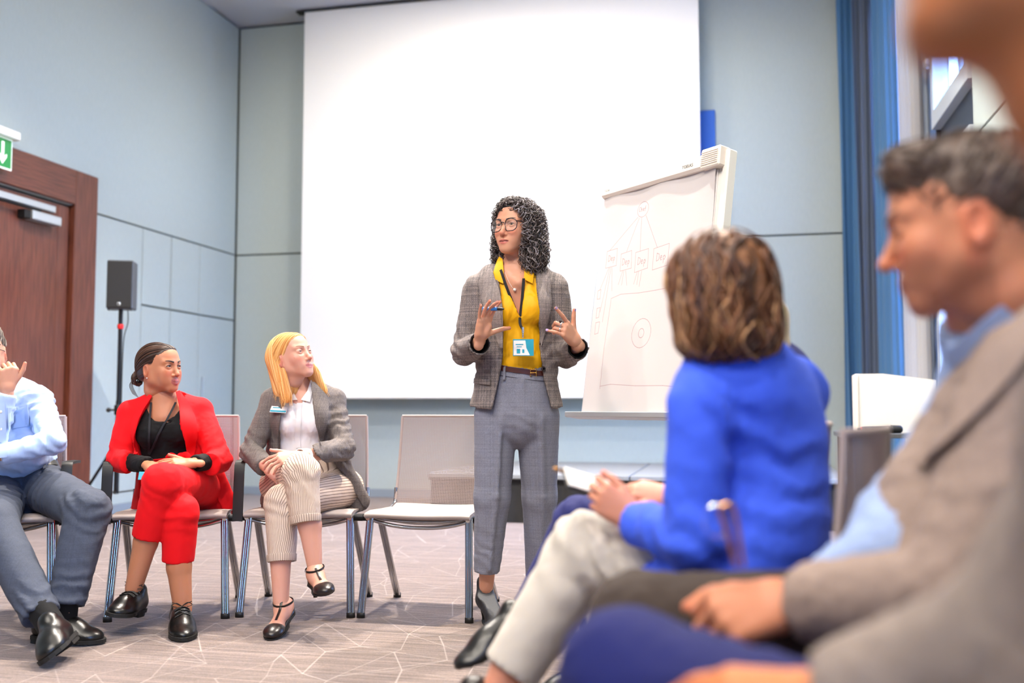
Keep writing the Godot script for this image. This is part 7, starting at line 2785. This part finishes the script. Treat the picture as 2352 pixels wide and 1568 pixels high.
func build_blue_woman() -> void:
	var who := person("woman seen from behind, wavy light brown bob, royal blue jacket, cream trousers, holding a phone", at(1640, 1560, 1.98))
	var tone: Color = mats.skin_blue_tone
	var body := skin(who, "skin_blue")
	var FW := dirv(-0.84, 0, -0.54)
	var s := Field.new()
	s.limb(at(1672, 760, 1.93), at(1690, 840, 1.95), 0.054, 0.058)
	s.limb(at(1622, 902, 1.88), at(1815, 885, 2.06), 0.040, 0.040, 0.05)
	s.limb(at(1705, 920, 1.96), at(1755, 1180, 1.97), 0.125, 0.115, 0.05, FW, 1.4)
	s.chain([at(1610, 940, 1.84), at(1598, 1236, 1.80), at(1455, 1200, 1.97)], [0.040, 0.038, 0.027])
	s.chain([at(1832, 908, 2.09), at(1715, 1180, 2.25), at(1545, 1140, 2.20)], [0.045, 0.038, 0.027])
	s.chain([at(1690, 1332, 1.95), at(1348, 1264, 2.14), at(1172, 1535, 2.09), at(1140, 1590, 2.08)], [0.062, 0.055, 0.040, 0.034])
	s.chain([at(1760, 1320, 2.06), at(1420, 1330, 2.28), at(1370, 1800, 2.26)], [0.075, 0.058, 0.036])
	job(body, s, 0.011, one_tone(tone))
	var T := head_frame(1640, 672, 1.93, -152, -4, 0.0, 1.0)
	add_head(who, body, T, tone, {"cell": 0.004})
	wavy_bob(who, T)
	var jk := Field.new()
	jk.limb(at(1612, 892, 1.88), at(1822, 872, 2.06), 0.052, 0.052, 0.05)
	jk.limb(at(1668, 835, 1.94), at(1712, 850, 1.97), 0.062, 0.062, 0.05)
	jk.limb(at(1708, 930, 1.96), at(1750, 1180, 1.97), 0.150, 0.140, 0.06, FW, 1.25)
	jk.limb(at(1750, 1180, 1.97), at(1725, 1345, 1.97), 0.142, 0.170, 0.06, FW, 1.15, 2)
	jk.limb(at(1720, 1230, 1.90), at(1690, 1350, 1.91), 0.115, 0.125, 0.05, Vector3.ZERO, 1.0, 2)
	jk.egg(at(1790, 1010, 1.99), Vector3(0.10, 0.13, 0.09), 0.06, Basis(FW.cross(Vector3.UP), Vector3.UP, -FW))
	jk.limb(at(1640, 1290, 1.86), at(1530, 1325, 1.92), 0.085, 0.055, 0.05, Vector3.UP, 1.5)
	jk.chain([at(1606, 935, 1.84), at(1598, 1235, 1.80), at(1466, 1203, 1.97)], [0.060, 0.058, 0.045], 0.03, 2)
	jk.chain([at(1838, 905, 2.09), at(1720, 1180, 2.25), at(1560, 1150, 2.2)], [0.060, 0.054, 0.044], 0.03, 2)
	soft("jacket", jk, 0.007, mats.blue_jacket, who, {"push": folds_near([[at(1760, 1090, 1.88), 0.20, Vector3(0.15, 1, 0)], [at(1598, 1220, 1.78), 0.15, Vector3(0.6, 0.9, 0.2)], [at(1520, 1220, 1.9), 0.12, Vector3(1, 0.2, 0.3)], [at(1640, 960, 1.83), 0.12, Vector3(0.8, 0.6, 0)]], 0.006, 0.07, 0.002)})
	var tr := Field.new()
	tr.egg(at(1728, 1345, 1.98), Vector3(0.14, 0.085, 0.15), 0.05)
	tr.limb(at(1690, 1330, 1.94), at(1345, 1262, 2.13), 0.086, 0.078, 0.03)
	tr.limb(at(1345, 1262, 2.13), at(1172, 1540, 2.09), 0.078, 0.062, 0.02, Vector3.ZERO, 1.0, 2)
	tr.limb(at(1760, 1330, 2.06), at(1430, 1335, 2.27), 0.094, 0.078, 0.012)
	tr.limb(at(1430, 1335, 2.27), at(1385, 1740, 2.26), 0.078, 0.062, 0.012, Vector3.ZERO, 1.0, 2)
	soft("trousers", tr, 0.008, mats.cream_trousers, who, {"push": folds_near([[at(1345, 1262, 2.1), 0.16, Vector3(0.8, 0.6, 0.2)], [at(1450, 1300, 2.1), 0.15, Vector3(1, 0.5, 0)]], 0.006, 0.06, 0.002)})
	var hl := add_hand(body, at(1462, 1195, 1.97), frame_of(dirv(-0.80, 0.52, -0.25), dirv(-0.30, 0.15, 0.93), true), 0.92, tone, [[3, 34, 46, 24], [0, 40, 48, 26], [-2, 44, 48, 26], [-5, 46, 46, 24], [26, 12, 14, 14]], {"who": who})
	add_hand(body, at(1545, 1140, 2.19), frame_of(dirv(-0.93, 0.18, -0.2), dirv(0.1, 0.75, 0.6), false), 0.92, tone, [[5, 22, 30, 16], [0, 24, 32, 18], [-4, 26, 34, 18], [-9, 30, 34, 18], [34, -8, 10, 10]], {"who": who})
	var ph := thing("smartphone", "white smartphone in a dark case held by the woman in blue", "phone", at(1374, 1115, 2.06))
	var fx := dirv(-0.88, 0.28, 0.25)
	var fn := dirv(0.16, 0.86, 0.42)
	fn = (fn - fx * fn.dot(fx)).normalized()
	ph.basis = Basis(fx, fn, fx.cross(fn))
	var c := Buf.new()
	c.box(Vector3(0, -0.005, 0), Vector3(0.150, 0.008, 0.074), Basis(), 0.003)
	put("case", c, mats.black_plastic, ph)
	var d := Buf.new()
	d.box(Vector3(0, 0.0005, 0), Vector3(0.146, 0.003, 0.070), Basis(), 0.001)
	put("front", d, mats.white_plastic, ph)
	var e := Buf.new()
	e.lathe(Vector3(0.070, -0.004, 0.026), Vector3.RIGHT, [[0.0, 0.0], [0.004, 0.0], [0.004, 0.02], [0.002, 0.026], [0.0, 0.027]], 12)
	put("stylus_end", e, mats.gold, ph)
	var sf := shoe_field(at(1150, 1640, 2.1), at(1010, 1690, 2.06), dirv(0.1, 0.9, 0), 0.09, 0.07)
	soft("shoe", sf, 0.007, mats.brown_leather, who)
	soft("shoe", shoe_field(on_level(1370, 1880), on_level(1240, 1900), Vector3.UP, 0.09, 0.08), 0.007, mats.brown_leather, who)

func wavy_bob(who: Node3D, T: Transform3D) -> void:
	var rng := RandomNumberGenerator.new()
	rng.seed = 77
	var B := T.basis.orthonormalized()
	var k := T.basis.x.length()
	var inv := T.affine_inverse()
	var cap := Field.new()
	cap.egg(T * Vector3(0, 0.026, -0.022), Vector3(0.090, 0.090, 0.104) * k, 0.02, B)
	cap.plane(T * Vector3(0, 0.070, 0.075), B * Vector3(0, -0.60, 0.80), 0.006)
	cap.egg(T * Vector3(0, -0.045, -0.035), Vector3(0.102, 0.085, 0.080) * k, 0.04, B)
	cap.egg(T * Vector3(0, -0.095, -0.035), Vector3(0.096, 0.050, 0.078) * k, 0.03, B)
	cap.egg(T * Vector3(0, -0.05, 0.075), Vector3(0.058, 0.10, 0.055) * k, 0.02, B, 1)
	var tones := [Color(0.30, 0.18, 0.11), Color(0.45, 0.28, 0.17), Color(0.60, 0.41, 0.27), Color(0.74, 0.57, 0.40), Color(0.26, 0.165, 0.12)]
	var base: Color = (tones[0] as Color).srgb_to_linear()
	var mid: Color = (tones[2] as Color).srgb_to_linear()
	soft("hair", cap, 0.006, mats.hair, who, {"color": func(p: Vector3) -> Color: return base.lerp(mid, clampf(0.5 + 1.2 * noise.get_noise_3dv((inv * p) * Vector3(45, 14, 45)), 0, 1)), "push": folds(0.008, 0.030, B.y, 0.4)})
	var b := Buf.new()
	var ids := cap.all()
	for i in 420:
		var p := cap.stick(T * Vector3(rng.randf_range(-0.12, 0.12), rng.randf_range(-0.09, 0.13), rng.randf_range(-0.14, 0.09)))
		if absf(cap.fs(p, ids)) > 0.005:
			continue
		var lq := inv * p
		b.tint = shade_of(rng, tones) if lq.y < 0.06 else shade_of(rng, [tones[0], tones[4], tones[1]])
		var ph := rng.randf() * TAU
		var amp := rng.randf_range(0.3, 1.1)
		var side := signf(lq.x)
		var lift := rng.randf_range(0.002, 0.010)
		var pts := flow(cap, p, func(w: Vector3, f: float) -> Vector3:
			var l: Vector3 = inv * w
			return B * Vector3(side * (0.8 if l.y > 0.07 else 0.05) + amp * sin(ph + l.y * 75.0), -1.0, (-0.3 if l.y > 0.05 else 0.0) + 0.5 * amp * cos(ph + l.y * 75.0)), 18, 0.0085, lift)
		var keep := PackedVector3Array()
		for w in pts:
			if (inv * w).y < -0.150:
				break
			keep.append(w)
		if keep.size() > 4:
			lock_of(b, keep, rng.randf_range(0.003, 0.0065), 6, 0.45)
	put("hair_lock", b, mats.hair, who).set_meta("kind", "stuff")

func build_taupe_man() -> void:
	var who := person("man in profile, short greying hair, taupe jacket over light blue shirt, fist on his thigh", at(2050, 1560, 1.48))
	var tone: Color = mats.skin_man_tone
	var body := skin(who, "skin_man")
	var FW := dirv(-0.97, 0, -0.22)
	var s := Field.new()
	s.limb(at(2255, 620, 1.43), at(2295, 780, 1.45), 0.062, 0.068)
	s.limb(at(2370, 860, 1.30), at(2360, 860, 1.60), 0.050, 0.050, 0.05)
	s.limb(at(2355, 1010, 1.45), at(2250, 1330, 1.46), 0.135, 0.140, 0.05, FW, 1.2)
	s.chain([at(2370, 905, 1.28), at(2200, 1375, 1.20), at(1830, 1382, 1.37)], [0.052, 0.045, 0.032])
	s.chain([at(2330, 900, 1.64), at(2140, 1300, 1.74), at(1910, 1352, 1.68)], [0.052, 0.045, 0.032])
	s.chain([at(2080, 1470, 1.40), at(1450, 1420, 1.58), at(1480, 1950, 1.6)], [0.085, 0.062, 0.04])
	s.chain([at(2080, 1450, 1.60), at(1560, 1420, 1.78), at(1580, 1900, 1.8)], [0.085, 0.062, 0.04])
	job(body, s, 0.012, one_tone(tone))
	var T := head_frame(2212, 512, 1.42, -113, -9, 0.0, 1.06)
	add_head(who, body, T, tone, {"male": 1.0, "shut": 0.45, "cell": 0.0032, "brow": Color(0.34, 0.24, 0.18), "beard": 0.30, "nose": 1.25, "lip": Color(0.70, 0.42, 0.36)})
	short_hair(who, T, [Color(0.30, 0.22, 0.17), Color(0.38, 0.30, 0.25), Color(0.48, 0.42, 0.38), Color(0.25, 0.18, 0.14)], 61, 420, 1.0)
	var sh := Field.new()
	sh.limb(at(2255, 720, 1.43), at(2305, 800, 1.45), 0.072, 0.080, 0.03, Vector3.ZERO, 1.0, 1)
	sh.limb(at(2345, 1000, 1.45), at(2225, 1230, 1.46), 0.150, 0.160, 0.05, FW, 1.15)
	sh.egg(at(2090, 1245, 1.47), Vector3(0.09, 0.075, 0.10), 0.06)
	sh.limb(at(2030, 1265, 1.40), at(1890, 1302, 1.40), 0.050, 0.022, 0.05)
	soft("shirt", sh, 0.009, mats.shirt_blue, who, {"push": folds(0.006, 0.06)})
	var shf := Field.new()
	shf.limb(at(2250, 690, 1.43), at(2315, 815, 1.45), 0.080, 0.094, 0.03)
	put("collar", patch(shf, [[2362, 650], [2275, 715], [2215, 768], [2180, 808]], [[2370, 700], [2312, 755], [2245, 808], [2190, 842]], 12, 6, 0.008, 0.004), mats.shirt_blue, who)
	var jk := Field.new()
	jk.limb(at(2375, 850, 1.30), at(2365, 850, 1.60), 0.072, 0.07, 0.05)
	jk.limb(at(2400, 850, 1.40), at(2390, 850, 1.52), 0.075, 0.075, 0.05)
	jk.limb(at(2362, 1030, 1.42), at(2250, 1300, 1.44), 0.160, 0.180, 0.06, FW, 1.12)
	jk.limb(at(2250, 1300, 1.44), at(2200, 1480, 1.44), 0.180, 0.19, 0.06, FW, 1.1, 2)
	jk.chain([at(2375, 905, 1.27), at(2200, 1370, 1.20), at(1838, 1385, 1.37)], [0.080, 0.070, 0.052], 0.03, 2)
	jk.chain([at(2330, 900, 1.64), at(2140, 1300, 1.74), at(1925, 1350, 1.68)], [0.075, 0.062, 0.05], 0.03, 2)
	soft("jacket", jk, 0.009, mats.taupe_cloth, who, {"push": folds(0.006, 0.07)})
	put("lapel", patch(jk, [[2362, 715], [2282, 800], [2210, 890], [2160, 970], [2110, 1060]], [[2372, 800], [2330, 870], [2270, 940], [2200, 1010], [2130, 1080]], 16, 6, 0.012, 0.006), mats.taupe_cloth, who)
	var tr := Field.new()
	tr.egg(at(2110, 1470, 1.5), Vector3(0.17, 0.11, 0.19), 0.05)
	tr.limb(at(2080, 1468, 1.40), at(1470, 1432, 1.57), 0.100, 0.080, 0.03)
	tr.limb(at(1470, 1432, 1.57), at(1490, 1900, 1.6), 0.080, 0.065, 0.02, Vector3.ZERO, 1.0, 2)
	tr.limb(at(2080, 1450, 1.60), at(1570, 1425, 1.77), 0.100, 0.080, 0.012)
	tr.limb(at(1570, 1425, 1.77), at(1590, 1880, 1.8), 0.080, 0.065, 0.012, Vector3.ZERO, 1.0, 2)
	soft("trousers", tr, 0.010, mats.brown_trousers, who, {"push": folds(0.005, 0.07)})
	add_hand(body, at(1822, 1378, 1.37), frame_of(dirv(-0.93, -0.16, 0.1), dirv(-0.05, 0.60, 0.80), true), 1.18, tone, [[4, 66, 74, 40], [0, 70, 78, 42], [-3, 72, 78, 42], [-7, 72, 72, 40], [30, 25, 20, 20]], {"cell": 0.0035})
	add_hand(body, at(1910, 1352, 1.68), frame_of(dirv(-0.93, -0.12, 0.1), dirv(-0.05, 0.8, 0.5), false), 1.05, tone, [[4, 40, 50, 30], [0, 44, 50, 30], [-3, 44, 50, 30], [-7, 44, 50, 30], [30, 5, 10, 10]], {"cell": 0.004})
	for q in [[1490, 1960, 1.6], [1590, 1930, 1.8]]:
		var a := at(q[0], q[1], q[2])
		a.y = 0.012
		soft("shoe", shoe_field(a - FW * 0.05, a + FW * 0.23, Vector3.UP, 0.105, 0.10), 0.008, mats.black_leather, who)
	var g := thing("eyeglasses", "folded rimless eyeglasses held upright in the fist of the man in taupe", "glasses", at(1690, 1300, 1.36))
	var fr := Buf.new()
	fr.tube(curve([Vector3.ZERO, rt * -0.012 + Vector3.UP * 0.045, rt * -0.022 + Vector3.UP * 0.078], 10), 0.0034, 6)
	fr.tube(curve([rt * 0.010, rt * 0.004 + Vector3.UP * 0.045, rt * -0.004 + Vector3.UP * 0.082, rt * -0.020 + Vector3.UP * 0.080], 14), 0.0034, 6)
	put("temple", fr, mats.gold, g)
	var ln := Buf.new()
	ln.lathe(rt * -0.026 + Vector3.UP * 0.062, tk, [[0.022, 0.0], [0.023, 0.001], [0.022, 0.002]], 24, 0.8, rt)
	put("rim", ln, mats.silver, g)

func build_navy_person() -> void:
	var who := person("person in navy hidden behind the woman in blue, pale blonde hair at her shoulder", at(1640, 1500, 2.6))
	var tone: Color = mats.skin_blonde_tone
	var body := skin(who, "skin_blonde")
	var FW := dirv(-0.95, 0, -0.3)
	var s := Field.new()
	s.limb(at(1716, 800, 2.52), at(1735, 870, 2.53), 0.052, 0.056)
	s.limb(at(1740, 900, 2.38), at(1790, 900, 2.68), 0.045, 0.045, 0.05)
	s.limb(at(1770, 900, 2.53), at(1740, 1130, 2.54), 0.125, 0.12, 0.05, FW, 1.3)
	s.chain([at(1735, 915, 2.37), at(1690, 1100, 2.34), at(1520, 1150, 2.52)], [0.042, 0.036, 0.027])
	s.chain([at(1790, 915, 2.70), at(1720, 1090, 2.78), at(1560, 1140, 2.7)], [0.042, 0.036, 0.027])
	s.chain([at(1700, 1240, 2.48), at(1335, 1195, 2.66), at(1225, 1430, 2.64)], [0.075, 0.056, 0.036])
	s.chain([at(1700, 1240, 2.66), at(1370, 1240, 2.80), at(1380, 1560, 2.8)], [0.075, 0.056, 0.036])
	job(body, s, 0.012, one_tone(tone))
	var T := head_frame(1690, 742, 2.50, -95, 0, 0.0, 0.96)
	add_head(who, body, T, tone, {"cell": 0.005})
	straight_hair(who, T, [Color(0.80, 0.72, 0.58), Color(0.88, 0.82, 0.70), Color(0.92, 0.88, 0.78)], 91, 140, -0.13, [[Vector3(0, 0.0, -0.070), Vector3(0, -0.12, -0.080), 0.062, 0.058, 1.0]])
	var jk := Field.new()
	jk.limb(at(1740, 895, 2.38), at(1790, 895, 2.68), 0.055, 0.055, 0.05)
	jk.limb(at(1770, 905, 2.53), at(1735, 1150, 2.54), 0.145, 0.150, 0.06, FW, 1.2)
	jk.chain([at(1735, 915, 2.37), at(1690, 1100, 2.34), at(1540, 1150, 2.5)], [0.058, 0.052, 0.044], 0.03, 2)
	jk.chain([at(1790, 915, 2.70), at(1720, 1090, 2.78), at(1580, 1140, 2.7)], [0.058, 0.052, 0.044], 0.03, 2)
	soft("jacket", jk, 0.010, mats.navy_cloth, who)
	var tr := Field.new()
	tr.egg(at(1730, 1230, 2.56), Vector3(0.17, 0.10, 0.18), 0.05)
	tr.limb(at(1700, 1235, 2.48), at(1338, 1206, 2.66), 0.092, 0.078, 0.03)
	tr.limb(at(1338, 1206, 2.66), at(1222, 1415, 2.64), 0.078, 0.062, 0.02, Vector3.ZERO, 1.0, 2)
	tr.limb(at(1700, 1240, 2.66), at(1375, 1240, 2.80), 0.092, 0.076, 0.012)
	tr.limb(at(1375, 1240, 2.80), at(1385, 1540, 2.8), 0.076, 0.060, 0.012, Vector3.ZERO, 1.0, 2)
	soft("trousers", tr, 0.008, mats.navy_cloth, who, {"push": folds_near([[at(1338, 1200, 2.63), 0.14, Vector3(0.8, 0.6, 0.2)]], 0.005, 0.05, 0.002)})
	for q in [[[1222, 1450, 2.66], [1150, 1490, 2.6]], [[1390, 1590, 2.8], [1330, 1600, 2.76]]]:
		var a := at(q[0][0], q[0][1], q[0][2])
		var b := at(q[1][0], q[1][1], q[1][2])
		soft("shoe", shoe_field(a, a + (b - a).normalized() * 0.25, Vector3.UP, 0.09, 0.08), 0.008, mats.black_leather, who)
	add_hand(body, at(1525, 1152, 2.52), frame_of(dirv(-0.95, 0.0, -0.2), dirv(0, 0.9, 0.4), true), 0.92, tone, [[4, 18, 20, 12], [0, 18, 20, 12], [-3, 18, 20, 12], [-8, 18, 20, 12], [34, -8, 6, 6]], {"cell": 0.005})
	add_hand(body, at(1565, 1140, 2.7), frame_of(dirv(-0.95, 0.0, -0.2), dirv(0, 0.9, 0.4), false), 0.92, tone, [[4, 18, 20, 12], [0, 18, 20, 12], [-3, 18, 20, 12], [-8, 18, 20, 12], [34, -8, 6, 6]], {"cell": 0.005})

func build_near_person() -> void:
	var who := person("out-of-focus person closest to the camera, beige sleeve, navy trousers, hand on the knee", at(2300, 1800, 0.95))
	var tone: Color = mats.skin_near_tone
	var body := skin(who, "skin_near")
	var FW := dirv(-0.97, 0, -0.15)
	var s := Field.new()
	s.limb(at(2580, 60, 0.60), at(2740, 560, 0.63), 0.058, 0.066)
	s.limb(at(2800, 940, 0.77), at(2880, 940, 0.53), 0.045, 0.045, 0.05)
	s.limb(at(2820, 960, 0.66), at(2720, 1850, 0.76), 0.12, 0.13, 0.05, FW, 1.2)
	s.chain([at(2720, 900, 0.80), at(2360, 1500, 0.84), at(1890, 1605, 0.98)], [0.045, 0.04, 0.03])
	s.chain([at(2520, 1985, 0.86), at(1440, 1552, 1.20), at(1350, 2300, 1.2)], [0.08, 0.06, 0.04])
	s.chain([at(2700, 1850, 1.02), at(1700, 1680, 1.27), at(1690, 2250, 1.27)], [0.08, 0.06, 0.04])
	job(body, s, 0.012, one_tone(tone))
	var T := head_frame(2592, -235, 0.58, -106, 22, 0.0, 1.05)
	add_head(who, body, T, tone, {"male": 1.0, "cell": 0.005, "beard": 0.2})
	short_hair(who, T, [Color(0.25, 0.16, 0.10), Color(0.35, 0.23, 0.15)], 81, 120, 0.0)
	var jk := Field.new()
	jk.limb(at(2780, 900, 0.78), at(2860, 900, 0.52), 0.072, 0.07, 0.05)
	jk.limb(at(2820, 960, 0.66), at(2720, 1850, 0.76), 0.14, 0.15, 0.06, FW, 1.15)
	jk.chain([at(2720, 900, 0.80), at(2360, 1500, 0.84), at(1925, 1600, 0.97)], [0.080, 0.076, 0.052], 0.03, 2)
	soft("jacket", jk, 0.010, mats.beige_cloth, who, {"push": folds(0.005, 0.06)})
	var tr := Field.new()
	tr.egg(at(2590, 1950, 0.92), Vector3(0.17, 0.10, 0.18), 0.05)
	tr.limb(at(2520, 1985, 0.86), at(1440, 1552, 1.20), 0.092, 0.080, 0.03)
	tr.limb(at(1440, 1552, 1.20), at(1365, 2250, 1.2), 0.080, 0.066, 0.02, Vector3.ZERO, 1.0, 2)
	tr.limb(at(2700, 1850, 1.02), at(1700, 1680, 1.27), 0.095, 0.080, 0.012)
	tr.limb(at(1700, 1680, 1.27), at(1690, 2200, 1.27), 0.080, 0.066, 0.012, Vector3.ZERO, 1.0, 2)
	soft("trousers", tr, 0.010, mats.navy_cloth, who, {"push": folds(0.005, 0.07)})
	add_hand(body, at(1895, 1598, 0.98), frame_of(dirv(-0.96, -0.02, -0.1), dirv(0.05, 0.85, 0.5), true), 1.0, tone, [[4, 20, 22, 12], [0, 22, 24, 12], [-3, 24, 24, 12], [-8, 26, 24, 12], [22, 10, 8, 8]], {"cell": 0.004})
	for q in [[1365, 2300, 1.2], [1650, 2250, 1.3]]:
		var a := at(q[0], q[1], q[2])
		a.y = 0.012
		soft("shoe", shoe_field(a - FW * 0.05, a + FW * 0.23, Vector3.UP, 0.10, 0.10), 0.009, mats.black_leather, who)
